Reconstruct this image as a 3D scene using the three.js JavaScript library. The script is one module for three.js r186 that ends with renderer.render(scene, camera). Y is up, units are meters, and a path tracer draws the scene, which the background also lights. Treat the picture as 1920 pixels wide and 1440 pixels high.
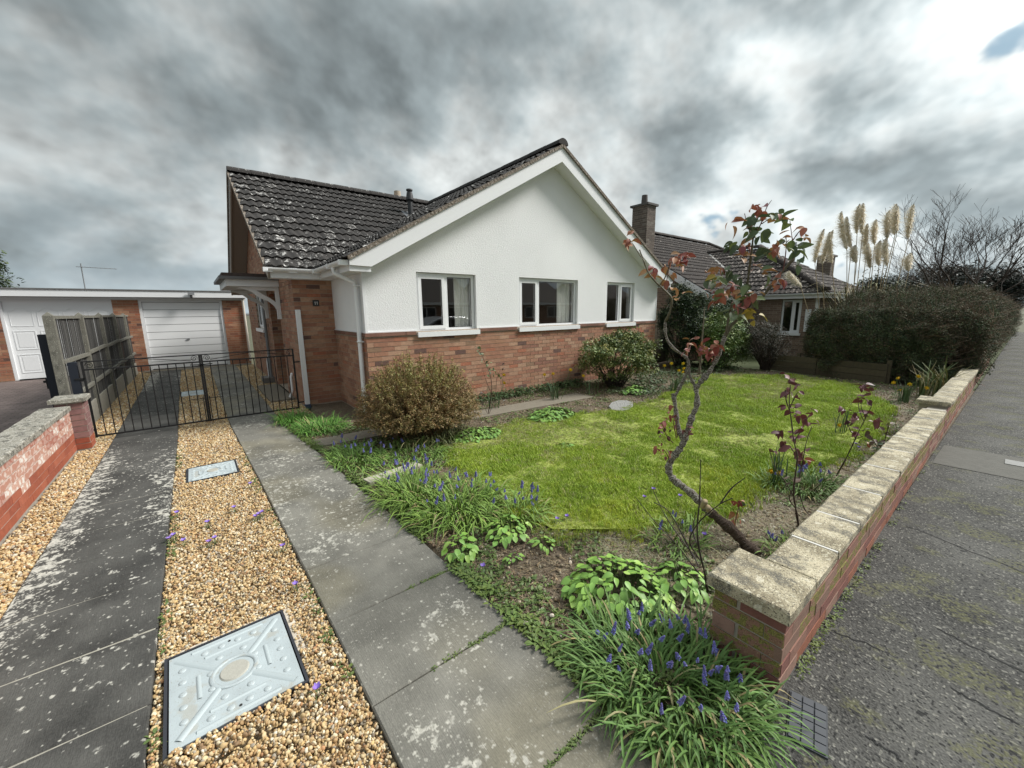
import * as THREE from 'three';
import { mergeGeometries, mergeVertices } from 'three/addons/utils/BufferGeometryUtils.js';
import { ImprovedNoise } from 'three/addons/math/ImprovedNoise.js';

// ------------------------------------------------------------------ camera, sky, sun, exposure
const scene = new THREE.Scene();
const EXPOSURE = 3.0;
const CAM = { yaw: -38.228 * Math.PI / 180, pitch: -10.437 * Math.PI / 180, roll: -0.684 * Math.PI / 180, f: 749.83, h: 1.68 };
const camera = new THREE.PerspectiveCamera(2 * Math.atan(720 / CAM.f) * 180 / Math.PI, 4 / 3, 0.05, 2000);
camera.position.set(0, CAM.h, 0);
camera.rotation.set(CAM.pitch, CAM.yaw, CAM.roll, 'YXZ');
camera.updateMatrixWorld(true);

const renderer = new THREE.WebGLRenderer({ antialias: true });
renderer.toneMapping = THREE.LinearToneMapping;
renderer.toneMappingExposure = EXPOSURE;
renderer.shadowMap.enabled = true;

const SUN_DIR = new THREE.Vector3(0.64, 0.68, 0.33).normalize();
const sun = new THREE.DirectionalLight(new THREE.Color(1.0, 0.97, 0.92), 1.5);
sun.position.copy(SUN_DIR).multiplyScalar(60).add(new THREE.Vector3(5, 0, -6));
sun.target.position.set(5, 0, -6);
sun.castShadow = true;
sun.shadow.radius = 28;
sun.shadow.mapSize.set(2048, 2048);
Object.assign(sun.shadow.camera, { left: -25, right: 25, top: 25, bottom: -25, near: 1, far: 140 });
scene.add(sun, sun.target);

// ------------------------------------------------------------------ random numbers and noise (seeded)
function rng(seed) { let a = seed >>> 0; return () => { a = (a + 0x6D2B79F5) | 0; let t = Math.imul(a ^ (a >>> 15), 1 | a); t = (t + Math.imul(t ^ (t >>> 7), 61 | t)) ^ t; return ((t ^ (t >>> 14)) >>> 0) / 4294967296; }; }
const PERM = new Float32Array(65536); { const r = rng(77); for (let i = 0; i < 65536; i++) PERM[i] = r(); }
const hash2 = (x, y) => PERM[((Math.imul(x, 73856093) ^ Math.imul(y, 19349663)) >>> 0) % 65521];
function vnoise(x, y, per = 0) {            // value noise, optionally periodic
  const xi = Math.floor(x), yi = Math.floor(y), fx = x - xi, fy = y - yi;
  const sx = fx * fx * fx * (fx * (fx * 6 - 15) + 10), sy = fy * fy * fy * (fy * (fy * 6 - 15) + 10);
  let x0 = xi, x1 = xi + 1, y0 = yi, y1 = yi + 1;
  if (per) { x0 = ((x0 % per) + per) % per; x1 = ((x1 % per) + per) % per; y0 = ((y0 % per) + per) % per; y1 = ((y1 % per) + per) % per; }
  const a = hash2(x0, y0), b = hash2(x1, y0), c = hash2(x0, y1), d = hash2(x1, y1);
  return a + (b - a) * sx + (c - a) * sy + (a - b - c + d) * sx * sy;
}
function fbm(x, y, oct = 5, per = 0, gain = 0.5) { let s = 0, a = 1, t = 0; for (let i = 0; i < oct; i++) { s += a * vnoise(x + i * 17.3 * (per ? 0 : 1), y + i * 9.1 * (per ? 0 : 1), per); t += a; a *= gain; x *= 2; y *= 2; per *= 2; } return s / t; }
const clamp = (x, a = 0, b = 1) => Math.min(b, Math.max(a, x));
const smooth = (a, b, x) => { const t = clamp((x - a) / (b - a)); return t * t * (3 - 2 * t); };
const lerp = (a, b, t) => a + (b - a) * t;
const mix3 = (a, b, t) => [lerp(a[0], b[0], t), lerp(a[1], b[1], t), lerp(a[2], b[2], t)];

// ------------------------------------------------------------------ sky: broken stratocumulus, thin and bright towards the veiled sun
{
  const W = 2048, H = 1024, data = new Float32Array(W * H * 4);
  const per = new ImprovedNoise(), pf = (x, y, o, gain = 0.5) => { let v = 0, a = 1, t = 0; for (let k = 0; k < o; k++) { v += a * per.noise(x, y, 3.7 + k * 5.1); t += a; a *= gain; x = x * 2.03 + 1.7; y = y * 2.03 - 2.3; } return v / t; };
  const dens = (u, w) => { const q = 0.35 * pf(u * 1.1 + 4, w * 1.1 + 9, 2), b = pf(u * 1.7 + 6.2 + q, w * 1.5 + 5.1, 2), m = pf(u * 3.9 + q * 1.2, w * 3.9 + 3 - q, 6, 0.58), l = 1 - 2 * Math.abs(pf(u * 5.4 + 7 + q, w * 5.4 + 1, 4, 0.5)); return 0.545 + 0.20 * b + 0.62 * m - 0.09 * l; };
  const bx = 0.94, by = 0.33, bz = 0.0, bl = Math.hypot(bx, by, bz);
  for (let j = 0; j < H; j++) {
    const th = ((j + 0.5) / H - 0.5) * Math.PI, y = Math.sin(th), ct = Math.cos(th);
    for (let i = 0; i < W; i++) {
      const ph = ((i + 0.5) / W - 0.5) * 2 * Math.PI, x = Math.cos(ph) * ct, z = Math.sin(ph) * ct;
      let c;
      if (y < -0.02) c = [0.16, 0.155, 0.14];
      else {
        const yy = Math.max(y, 0) + 0.62, u = x / yy, w = z / yy;
        const cosb = (x * bx + y * by + z * bz) / bl, ang = Math.acos(clamp(cosb, -1, 1));
        const g = Math.exp(-((ang / 0.44) ** 2)), g2 = Math.exp(-((ang / 0.9) ** 2));
        const sx = bx / bl - x * 0.6, sz = bz / bl - z * 0.6, sl = Math.hypot(sx, sz) + 1e-6, e = 0.042;
        const d0 = dens(u, w), d1 = dens(u + sx / sl * e, w + sz / sl * e);
        const relief = clamp((d0 - d1) * 3.2, -0.55, 0.55);               // sides of the lobes turned to the bright part of the sky
        const thick = smooth(0.315, 0.66, d0 - 0.04 * g2);                // 0 gap, 1 thick grey base
        let L = lerp(0.64, 0.27, thick) * (1 + 0.25 * g2) * (1 + 0.75 * relief) + g * lerp(0.45, 0.05, thick) + g2 * 0.08 * (1 - thick);
        let tint = mix3([0.955, 1.0, 0.99], [0.86, 1.0, 1.04], thick);
        c = [L * tint[0], L * tint[1], L * tint[2]];
        const hz = Math.exp(-Math.max(y, 0) / 0.10) * (1 - 0.6 * g);     // brighter open band low down
        if (hz > 0.03) c = mix3(c, [0.50, 0.61, 0.67], 0.9 * hz * smooth(0.74, 0.44, dens(u * 1.4 + 9, w * 1.4 + 4)));
        const blue = smooth(0.34, 0.27, d0) * smooth(0.45, 0.8, g2) * 0.8;
        c = mix3(c, [0.27, 0.45, 0.60], blue);
        const up = 1 + 1.6 * smooth(0.48, 1.0, y);                      // overcast skies are brightest overhead
        c = [c[0] * up, c[1] * up, c[2] * up];
      }
      const k = (j * W + i) * 4; data[k] = c[0] / EXPOSURE; data[k + 1] = c[1] / EXPOSURE; data[k + 2] = c[2] / EXPOSURE; data[k + 3] = 1;
    }
  }
  const sky = new THREE.DataTexture(data, W, H, THREE.RGBAFormat, THREE.FloatType);
  sky.mapping = THREE.EquirectangularReflectionMapping; sky.magFilter = THREE.LinearFilter; sky.minFilter = THREE.LinearFilter; sky.needsUpdate = true;
  scene.background = sky; scene.environment = sky;
}

// ------------------------------------------------------------------ photo pixel -> place (a pixel is only a direction; the distance comes from the surface it touches)
const CM = camera.matrixWorld.clone();
function ray(px, py) { return new THREE.Vector3((px - 960), -(py - 720), -CAM.f).normalize().transformDirection(CM); }
function onGround(px, py, y = 0) { const d = ray(px, py), t = (y - CAM.h) / d.y; return new THREE.Vector3(d.x * t, y, d.z * t); }
function onZ(px, py, z) { const d = ray(px, py), t = z / d.z; return new THREE.Vector3(d.x * t, CAM.h + d.y * t, z); }
function onUpright(px, py, bx, bz, off = 0) {   // the upright plane through (bx, bz) that faces the viewer, off metres behind it
  const l = Math.hypot(bx, bz), nx = bx / l, nz = bz / l, d = ray(px, py), t = (l + off) / (d.x * nx + d.z * nz);
  return new THREE.Vector3(d.x * t, CAM.h + d.y * t, d.z * t);
}
const V = (x, y, z) => new THREE.Vector3(x, y, z);

// ------------------------------------------------------------------ geometry builder
class GB {
  constructor(colors = false) { this.p = []; this.uv = []; this.i = []; this.c = colors ? [] : null; }
  v(x, y, z, u = 0, w = 0, c = null) { this.p.push(x, y, z); this.uv.push(u, w); if (this.c) { if (c) this.c.push(c[0], c[1], c[2]); else this.c.push(1, 1, 1); } return this.p.length / 3 - 1; }
  quad(a, b, c, d) { this.i.push(a, b, c, a, c, d); }
  tri(a, b, c) { this.i.push(a, b, c); }
  face(P, uvs, col) { const k = P.map((q, n) => this.v(q[0], q[1], q[2], uvs ? uvs[n][0] : 0, uvs ? uvs[n][1] : 0, col)); for (let n = 1; n < k.length - 1; n++) this.tri(k[0], k[n], k[n + 1]); }
  // box given by centre, half axes as vectors
  obox(c, ax, ay, az, col = null, uo = 0, vo = 0) {
    const lx = ax.length() * 2, ly = ay.length() * 2, lz = az.length() * 2;
    const P = (i, j, k) => [c.x + ax.x * i + ay.x * j + az.x * k, c.y + ax.y * i + ay.y * j + az.y * k, c.z + ax.z * i + ay.z * j + az.z * k];
    const q = (a, b, cc, d, w, h) => this.face([a, b, cc, d], [[uo, vo], [uo + w, vo], [uo + w, vo + h], [uo, vo + h]], col);
    q(P(-1, -1, 1), P(1, -1, 1), P(1, 1, 1), P(-1, 1, 1), lx, ly); q(P(1, -1, -1), P(-1, -1, -1), P(-1, 1, -1), P(1, 1, -1), lx, ly);
    q(P(1, -1, 1), P(1, -1, -1), P(1, 1, -1), P(1, 1, 1), lz, ly); q(P(-1, -1, -1), P(-1, -1, 1), P(-1, 1, 1), P(-1, 1, -1), lz, ly);
    q(P(-1, 1, 1), P(1, 1, 1), P(1, 1, -1), P(-1, 1, -1), lx, lz); q(P(-1, -1, -1), P(1, -1, -1), P(1, -1, 1), P(-1, -1, 1), lx, lz);
    return this;
  }
  box(x0, x1, y0, y1, z0, z1, col = null, uo = 0, vo = 0) { return this.obox(V((x0 + x1) / 2, (y0 + y1) / 2, (z0 + z1) / 2), V(Math.abs(x1 - x0) / 2, 0, 0), V(0, Math.abs(y1 - y0) / 2, 0), V(0, 0, Math.abs(z1 - z0) / 2), col, uo, vo); }
  bar(a, b, w, h, up = V(0, 1, 0), col = null) { const d = b.clone().sub(a), l = d.length(); d.normalize(); const s = d.clone().cross(up).normalize(), t = s.clone().cross(d).normalize(); return this.obox(a.clone().add(b).multiplyScalar(0.5), d.multiplyScalar(l / 2), t.multiplyScalar(h / 2), s.multiplyScalar(w / 2), col); }
  tube(pts, radii, sides = 6, col = null, cap = true) {
    const n = pts.length; let prev = null, up = V(0.31, 0.2, 0.93).normalize();
    for (let k = 0; k < n; k++) {
      const a = pts[Math.max(0, k - 1)], b = pts[Math.min(n - 1, k + 1)], d = b.clone().sub(a).normalize();
      if (Math.abs(d.dot(up)) > 0.95) up = V(0.9, 0.3, -0.3).normalize();
      const s = up.clone().sub(d.clone().multiplyScalar(up.dot(d))).normalize(), t = d.clone().cross(s); up = s.clone();
      const r = typeof radii === 'number' ? radii : radii[k], ring = [];
      for (let m = 0; m < sides; m++) { const an = m / sides * Math.PI * 2, x = Math.cos(an) * r, y = Math.sin(an) * r; ring.push(this.v(pts[k].x + s.x * x + t.x * y, pts[k].y + s.y * x + t.y * y, pts[k].z + s.z * x + t.z * y, m / sides * 0.2, k * 0.1, col)); }
      if (prev) for (let m = 0; m < sides; m++) { const m2 = (m + 1) % sides; this.quad(prev[m], prev[m2], ring[m2], ring[m]); }
      if (cap && (k === 0 || k === n - 1)) { const cc = this.v(pts[k].x, pts[k].y, pts[k].z, 0, 0, col); for (let m = 0; m < sides; m++) { const m2 = (m + 1) % sides; if (k === 0) this.tri(cc, ring[m2], ring[m]); else this.tri(cc, ring[m], ring[m2]); } }
      prev = ring;
    }
    return this;
  }
  // strap leaf or petal along pts with half widths w, side vector s; a shallow V fold
  strip(pts, ws, s, col, fold = 0) {
    let prev = null;
    for (let k = 0; k < pts.length; k++) {
      const p = pts[k], w = ws[k], a = this.v(p.x - s.x * w, p.y - s.y * w + fold * w, p.z - s.z * w, 0, k, col), m = fold ? this.v(p.x, p.y, p.z, 0.5, k, col) : -1, b = this.v(p.x + s.x * w, p.y + s.y * w + fold * w, p.z + s.z * w, 1, k, col);
      if (prev) { if (fold) { this.quad(prev[0], prev[1], m, a); this.quad(prev[1], prev[2], b, m); } else this.quad(prev[0], prev[2], b, a); }
      prev = [a, m, b];
    }
  }
  add(g, m, col) {          // append another geometry transformed by m
    const P = g.attributes.position, U = g.attributes.uv, base = this.p.length / 3, q = V(0, 0, 0);
    for (let k = 0; k < P.count; k++) { q.fromBufferAttribute(P, k).applyMatrix4(m); this.v(q.x, q.y, q.z, U ? U.getX(k) : 0, U ? U.getY(k) : 0, col); }
    if (g.index) for (let k = 0; k < g.index.count; k++) this.i.push(base + g.index.getX(k)); else for (let k = 0; k < P.count; k++) this.i.push(base + k);
  }
  build() {
    const g = new THREE.BufferGeometry();
    g.setAttribute('position', new THREE.Float32BufferAttribute(this.p, 3)); g.setAttribute('uv', new THREE.Float32BufferAttribute(this.uv, 2));
    if (this.c) g.setAttribute('color', new THREE.Float32BufferAttribute(this.c, 3));
    g.setIndex(this.i); g.computeVertexNormals(); return g;
  }
}
const boxGeo = (x0, x1, y0, y1, z0, z1, uo = 0, vo = 0) => new GB().box(x0, x1, y0, y1, z0, z1, null, uo, vo).build();

// ------------------------------------------------------------------ scene bookkeeping
const usedNames = new Map();
function numbered(name) { const k = usedNames.get(name) || 0; usedNames.set(name, k + 1); return k ? `${name}_${String(k).padStart(3, '0')}` : name; }
function part(name, geo, mat, parent) { const m = new THREE.Mesh(geo, mat); m.name = name; m.castShadow = m.receiveShadow = true; parent.add(m); return m; }
function thing(name, label, category, pos = [0, 0, 0], group = null, turn = 0) {
  const o = new THREE.Group(); o.name = numbered(name); o.position.set(...pos); o.rotation.y = turn; o.userData = { label, category }; if (group) o.userData.group = group; scene.add(o); return o;
}
function single(name, geo, mat, label, category, group = null) { const m = part(numbered(name), geo, mat, scene); m.userData = { label, category }; if (group) m.userData.group = group; return m; }
function struct(name, geo, mat, label = null) { const m = part(numbered(name), geo, mat, scene); m.userData = { kind: 'structure', label: label || name.replace(/_/g, ' '), category: 'ground' }; return m; }
function inst(name, geo, mat, list, parent, colors = null) {      // list of Matrix4
  const m = new THREE.InstancedMesh(geo, mat, list.length); m.name = name; for (let k = 0; k < list.length; k++) { m.setMatrixAt(k, list[k]); if (colors) m.setColorAt(k, colors[k]); }
  m.instanceMatrix.needsUpdate = true; m.castShadow = m.receiveShadow = true; m.userData.kind = 'stuff'; parent.add(m); return m;
}
const tmpQ = new THREE.Quaternion(), tmpE = new THREE.Euler();
function mat4(x, y, z, rx = 0, ry = 0, rz = 0, s = 1, sy = s, sz = s) { return new THREE.Matrix4().compose(V(x, y, z), tmpQ.setFromEuler(tmpE.set(rx, ry, rz, 'YXZ')).clone(), V(s, sy, sz)); }

// ------------------------------------------------------------------ textures and materials
const toS = (x) => { x = clamp(x); return x <= 0.0031308 ? x * 12.92 : 1.055 * Math.pow(x, 1 / 2.4) - 0.055; };
function colorTex(w, h, fn, rep = [1, 1]) {       // fn(u,v) -> linear rgb
  const d = new Uint8Array(w * h * 4);
  for (let j = 0; j < h; j++) for (let i = 0; i < w; i++) { const c = fn((i + 0.5) / w, (j + 0.5) / h), k = (j * w + i) * 4; d[k] = toS(c[0]) * 255; d[k + 1] = toS(c[1]) * 255; d[k + 2] = toS(c[2]) * 255; d[k + 3] = 255; }
  return finishTex(new THREE.DataTexture(d, w, h), rep, true);
}
function greyTex(w, h, fn, rep = [1, 1]) {
  const d = new Uint8Array(w * h * 4);
  for (let j = 0; j < h; j++) for (let i = 0; i < w; i++) { const c = clamp(fn((i + 0.5) / w, (j + 0.5) / h)) * 255, k = (j * w + i) * 4; d[k] = d[k + 1] = d[k + 2] = c; d[k + 3] = 255; }
  return finishTex(new THREE.DataTexture(d, w, h), rep, false);
}
function finishTex(t, rep, srgb) { t.wrapS = t.wrapT = THREE.RepeatWrapping; t.magFilter = THREE.LinearFilter; t.minFilter = THREE.LinearMipmapLinearFilter; t.generateMipmaps = true; t.repeat.set(rep[0], rep[1]); if (srgb) t.colorSpace = THREE.SRGBColorSpace; t.needsUpdate = true; return t; }
const lin = (r, g, b) => new THREE.Color().setRGB(r, g, b);
function std(o) { return new THREE.MeshStandardMaterial({ roughness: 0.9, metalness: 0, side: THREE.DoubleSide, ...o }); }

const texGrain = greyTex(512, 512, (u, v) => 0.55 * fbm(u * 32, v * 32, 4, 32) + 0.45 * vnoise(u * 256, v * 256, 256), [4, 4]);      // 0.25 m tile, fine grit
const texStucco = greyTex(1024, 1024, (u, v) => { const a = fbm(u * 64, v * 64, 4, 64, 0.6); return 0.75 * a + 0.25 * fbm(u * 256, v * 256, 2, 256); }, [1.15, 1.15]);
const texMottle = colorTex(512, 512, (u, v) => { const n = fbm(u * 8, v * 8, 6, 8), s = vnoise(u * 128, v * 128, 128), k = 0.74 + 0.36 * n + 0.14 * (s - 0.5); return [k, k * 0.99, k * 0.97]; }, [3, 3]);
const M = {
  upvc: new THREE.MeshPhysicalMaterial({ side: THREE.DoubleSide, color: lin(0.82, 0.83, 0.84), roughness: 0.32, clearcoat: 0.2, clearcoatRoughness: 0.3 }),
  paint: std({ color: lin(0.78, 0.79, 0.80), roughness: 0.5, bumpMap: texGrain, bumpScale: 0.0006 }),
  render: std({ color: lin(0.86, 0.87, 0.88), map: colorTex(512, 512, (u, v) => { const n = fbm(u * 3, v * 3, 5, 3), d = 0.95 + 0.15 * (n - 0.5); return [d, d * 0.998, d * 0.99]; }, [0.35, 0.35]), bumpMap: texStucco, bumpScale: 0.0042, roughness: 0.95 }),
  mortar: std({ color: lin(0.40, 0.36, 0.30), map: texMottle, bumpMap: texGrain, bumpScale: 0.002 }),
  mortarWarm: std({ color: lin(0.42, 0.345, 0.275), map: texMottle, bumpMap: texGrain, bumpScale: 0.002 }),
  brickMerged: std({ color: 0xffffff, vertexColors: true, map: texMottle, bumpMap: texGrain, bumpScale: 0.002 }),
  dark: std({ color: lin(0.02, 0.02, 0.02) }),
  iron: std({ color: lin(0.012, 0.012, 0.013), roughness: 0.55, metalness: 0.2 }),
  navy: std({ color: lin(0.008, 0.012, 0.022), roughness: 0.6 }),
  glass: new THREE.MeshPhysicalMaterial({ color: 0xffffff, roughness: 0.0, transmission: 1, thickness: 0, ior: 2.1 }),
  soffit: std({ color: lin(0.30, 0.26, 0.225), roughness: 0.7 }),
  felt: std({ color: lin(0.16, 0.16, 0.16), map: texMottle, bumpMap: texGrain, bumpScale: 0.002 }),
  greyPipe: std({ color: lin(0.23, 0.24, 0.25), roughness: 0.5 }),
};
const BRICK = (arr) => arr.map((c) => std({ color: lin(...c), map: texMottle, bumpMap: texGrain, bumpScale: 0.0022, roughness: 0.92 }));
const housePal = [[0.396, 0.204, 0.132], [0.418, 0.226, 0.149], [0.363, 0.182, 0.119], [0.451, 0.270, 0.182], [0.407, 0.237, 0.160], [0.341, 0.165, 0.110], [0.385, 0.209, 0.132], [0.297, 0.149, 0.105], [0.473, 0.292, 0.198], [0.154, 0.088, 0.072], [0.407, 0.165, 0.099], [0.297, 0.187, 0.121]];
const houseW = [4, 4, 4, 3, 3, 3, 4, 2, 2, 0.7, 1.2, 1];
const houseBricks = BRICK(housePal);
function pick(r, w) { let t = 0; for (const x of w) t += x; let a = r() * t; for (let k = 0; k < w.length; k++) { a -= w[k]; if (a <= 0) return k; } return w.length - 1; }

// ------------------------------------------------------------------ brickwork: every brick a box standing proud of its mortar bed
function brickFace(list, { o, u, n, w, h, mask, rnd, weights, len = 0.215, ht = 0.065, joint = 0.010, proud = 0.006, depth = 0.03, start = 0, choose, y0 = 0 }) {
  const step = len + joint, rise = ht + joint, U = V(u[0], 0, u[1]), N = V(n[0], 0, n[1]);
  for (let r = 0; r * rise + ht <= h + 0.02; r++) {
    const cy = y0 + r * rise + ht / 2;
    let a = -((r + start) % 2 ? step / 2 : 0);
    for (; a < w - 0.02; a += step) {
      const a0 = Math.max(a, 0), a1 = Math.min(a + len, w); if (a1 - a0 < 0.03) continue;
      let segs = [[a0, a1]];
      if (mask) { segs = mask(a0, a1, cy) || []; }
      for (const [s0, s1] of segs) {
        if (s1 - s0 < 0.025) continue;
        const k = choose ? choose((s0 + s1) / 2, cy, r, rnd) : pick(rnd, weights), pr = proud + (rnd() - 0.5) * 0.004;
        const c = V(o[0], o[1], o[2]).addScaledVector(U, (s0 + s1) / 2).addScaledVector(N, pr - depth / 2); c.y += cy;
        list.push({ c, U, N, len: s1 - s0, ht, depth, k, tilt: (rnd() - 0.5) * 0.008 });
      }
    }
  }
}
const brickGeoCache = new Map();
function brickGeo(len, ht, depth, variant) {
  const L = Math.round(len * 40) / 40, key = `${L}|${ht}|${depth}|${variant}`;
  if (!brickGeoCache.has(key)) brickGeoCache.set(key, boxGeo(-0.5 * L, 0.5 * L, -ht / 2, ht / 2, -depth / 2, depth / 2, variant * 0.137, variant * 0.071));
  return brickGeoCache.get(key);
}
function inFrame(p) { const q = p.clone().project(camera); return q.z < 1 && Math.abs(q.x) < 1.02 && Math.abs(q.y) < 1.02 ? 1 : 0; }
function layBricks(list, palette, mats, wallPart, budget, name = 'brick') {
  for (const b of list) b.size = inFrame(b.c) * b.len / Math.max(0.3, b.c.distanceTo(camera.position)) * Math.max(0.15, Math.abs(b.N.dot(camera.position.clone().sub(b.c).normalize())));
  list.sort((a, b) => b.size - a.size);
  const rest = new GB(true);
  list.forEach((b, idx) => {
    if (idx < budget && b.size > 0) {
      const vr = idx % 5, m = part(name, brickGeo(b.len, b.ht, b.depth, vr), mats[b.k], wallPart);
      m.position.copy(b.c); m.rotation.set(0, Math.atan2(b.N.x, b.N.z), b.tilt, 'YXZ');
    } else rest.obox(b.c, b.U.clone().multiplyScalar(b.len / 2), V(0, b.ht / 2, 0), b.N.clone().multiplyScalar(b.depth / 2), palette[b.k], (idx % 7) * 0.13, (idx % 11) * 0.07);
  });
  if (rest.i.length) { const m = part(`${name}work`, rest.build(), M.brickMerged, wallPart); m.userData.kind = 'stuff'; }
}
// ================================================================== GROUND
function sheet(poly, y, uvScale = 1) {             // flat polygon (x,z) with uv in metres
  const s = new THREE.Shape(poly.map(([x, z]) => new THREE.Vector2(x, -z))), g = new THREE.ShapeGeometry(s); g.rotateX(-Math.PI / 2); g.translate(0, y, 0);
  const P = g.attributes.position, U = g.attributes.uv; for (let k = 0; k < P.count; k++) U.setXY(k, P.getX(k) * uvScale, P.getZ(k) * uvScale); return g;
}
function inPoly(x, z, poly) { let c = false; for (let i = 0, j = poly.length - 1; i < poly.length; j = i++) { const [xi, zi] = poly[i], [xj, zj] = poly[j]; if ((zi > z) !== (zj > z) && x < (xj - xi) * (z - zi) / (zj - zi) + xi) c = !c; } return c; }
function edgeDist(x, z, poly) { let m = 1e9; for (let i = 0, j = poly.length - 1; i < poly.length; j = i++) { const [ax, az] = poly[j], [bx, bz] = poly[i], dx = bx - ax, dz = bz - az, t = clamp(((x - ax) * dx + (z - az) * dz) / (dx * dx + dz * dz)); m = Math.min(m, Math.hypot(x - ax - dx * t, z - az - dz * t)); } return m; }
function grid(x0, x1, z0, z1, step, yf, uvScale = 1) {
  const nx = Math.ceil((x1 - x0) / step), nz = Math.ceil((z1 - z0) / step), g = new GB();
  for (let j = 0; j <= nz; j++) for (let i = 0; i <= nx; i++) { const x = x0 + (x1 - x0) * i / nx, z = z0 + (z1 - z0) * j / nz; g.v(x, yf(x, z), z, x * uvScale, z * uvScale); }
  for (let j = 0; j < nz; j++) for (let i = 0; i < nx; i++) { const a = j * (nx + 1) + i; g.quad(a, a + nx + 1, a + nx + 2, a + 1); }
  return g.build();
}
const texEarth = colorTex(512, 512, (u, v) => { const n = fbm(u * 6, v * 6, 6, 6), s = vnoise(u * 200, v * 200, 200); let c = mix3([0.075, 0.055, 0.036], [0.17, 0.13, 0.085], n); if (s > 0.9) c = [0.33, 0.28, 0.2]; return c; }, [0.7, 0.7]);
const texEarthB = greyTex(512, 512, (u, v) => fbm(u * 20, v * 20, 5, 20), [1.4, 1.4]);
const earth = std({ map: texEarth, bumpMap: texEarthB, bumpScale: 0.02 });
struct('ground', sheet([[-400, -400], [400, -400], [400, 400], [-400, 400]], -0.16, 0.2), std({ color: lin(0.10, 0.10, 0.06), map: texMottle }), 'open ground around the houses');

// neighbour's block paved drive on the left
struct('neighbour_driveway', sheet([[-9, -16.36], [-1.5, -16.36], [-1.5, 0.6], [-9, 0.6]], -0.01, 1), std({ map: colorTex(512, 512, (u, v) => { const n = fbm(u * 5, v * 5, 5, 5), r = Math.floor(v * 20), c = Math.floor(u * 10 + (r % 2) * 0.5), e = Math.min((v * 20) % 1, (u * 10 + (r % 2) * 0.5) % 1) < 0.09 ? 0.6 : 1, t = (0.8 + 0.4 * hash2(c % 10, r)) * e * (0.7 + 0.6 * n); return [0.15 * t, 0.115 * t, 0.105 * t]; }, [0.5, 0.5]), bumpMap: texGrain, bumpScale: 0.003 }), 'brown block paved drive beyond the left fence');

// pavement along the street, with a paler concrete strip crossing it
const texTar = colorTex(1024, 1024, (u, v) => {
  const n = fbm(u * 4, v * 4, 6, 4), m = fbm(u * 9 + 3, v * 9, 4, 9), s = vnoise(u * 340, v * 340, 340), s2 = vnoise(u * 170 + 5, v * 170, 170);
  const k = 0.058 + 0.10 * (n - 0.40) + 0.05 * (s - 0.5); let c = [k * 1.02, k * 1.0, k * 0.92];
  if (s2 > 0.82) { const q = 0.09 + 0.16 * s; c = [q, q * 0.97, q * 0.85]; }
  if (s2 < 0.16) c = [0.018, 0.018, 0.017];
  const moss = smooth(0.50, 0.66, m) * smooth(0.3, 0.6, s2); return mix3(c, [0.11, 0.11, 0.045], moss * 0.6);
}, [0.55, 0.55]);
const texTarB = greyTex(1024, 1024, (u, v) => 0.6 * vnoise(u * 340, v * 340, 340) + 0.4 * vnoise(u * 170 + 5, v * 170, 170), [0.55, 0.55]);
const tarmac = std({ map: texTar, bumpMap: texTarB, bumpScale: 0.006, roughness: 0.92 });
const pavementShape = [[-40, -0.36], [1.2, -0.36], [1.82, -0.47], [40, -0.25], [40, 2.0], [-40, 2.0]];
struct('pavement', sheet(pavementShape, -0.008, 1), tarmac, 'dark speckled tarmac pavement running along the garden wall');
struct('concrete_strip', sheet([[6.13, -0.41], [7.04, -0.40], [7.08, 1.98], [6.17, 1.98]], -0.004, 1), std({ color: lin(0.115, 0.112, 0.10), map: texMottle, bumpMap: texTarB, bumpScale: 0.003 }), 'paler concrete strip across the pavement');
struct('road', sheet([[-60, 2.13], [60, 2.13], [60, 9], [-60, 9]], -0.12, 1), tarmac, 'tarmac road');
struct('kerb', boxGeo(-60, 60, -0.2, 0.0, 2.0, 2.13), std({ color: lin(0.30, 0.29, 0.27), map: texMottle }), 'concrete kerb');
struct('opposite_pavement', sheet([[-60, 9], [60, 9], [60, 34], [-60, 34]], -0.02, 1), std({ color: lin(0.13, 0.13, 0.09), map: texMottle }), 'ground across the road');
{ // thin cracks and joints in the tarmac, cut as narrow dark strips sunk into the surface
  const g = new GB(); const r = rng(3);
  for (const [x0, z0, x1, z1] of [[1758, 1176, 1925, 1262], [1785, 1288, 1910, 1356], [1623, 1377, 1691, 1421], [1700, 985, 1930, 1075], [1560, 1180, 1650, 1215]].map(([a, b, c, d]) => { const p = onGround(a, b), q = onGround(c, d); return [p.x, p.z, q.x, q.z]; })) { let p = V(x0, -0.0055, z0); const n = 14; for (let k = 1; k <= n; k++) { const q = V(lerp(x0, x1, k / n) + (r() - 0.5) * 0.02, -0.0055, lerp(z0, z1, k / n) + (r() - 0.5) * 0.02); const s = q.clone().sub(p).normalize().cross(V(0, 1, 0)).multiplyScalar(0.0035); g.face([[p.x - s.x, p.y, p.z - s.z], [p.x + s.x, p.y, p.z + s.z], [q.x + s.x, q.y, q.z + s.z], [q.x - s.x, q.y, q.z - s.z]]); p = q; } }
  struct('pavement_crack', g.build(), M.dark, 'thin dark cracks in the pavement');
}

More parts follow.
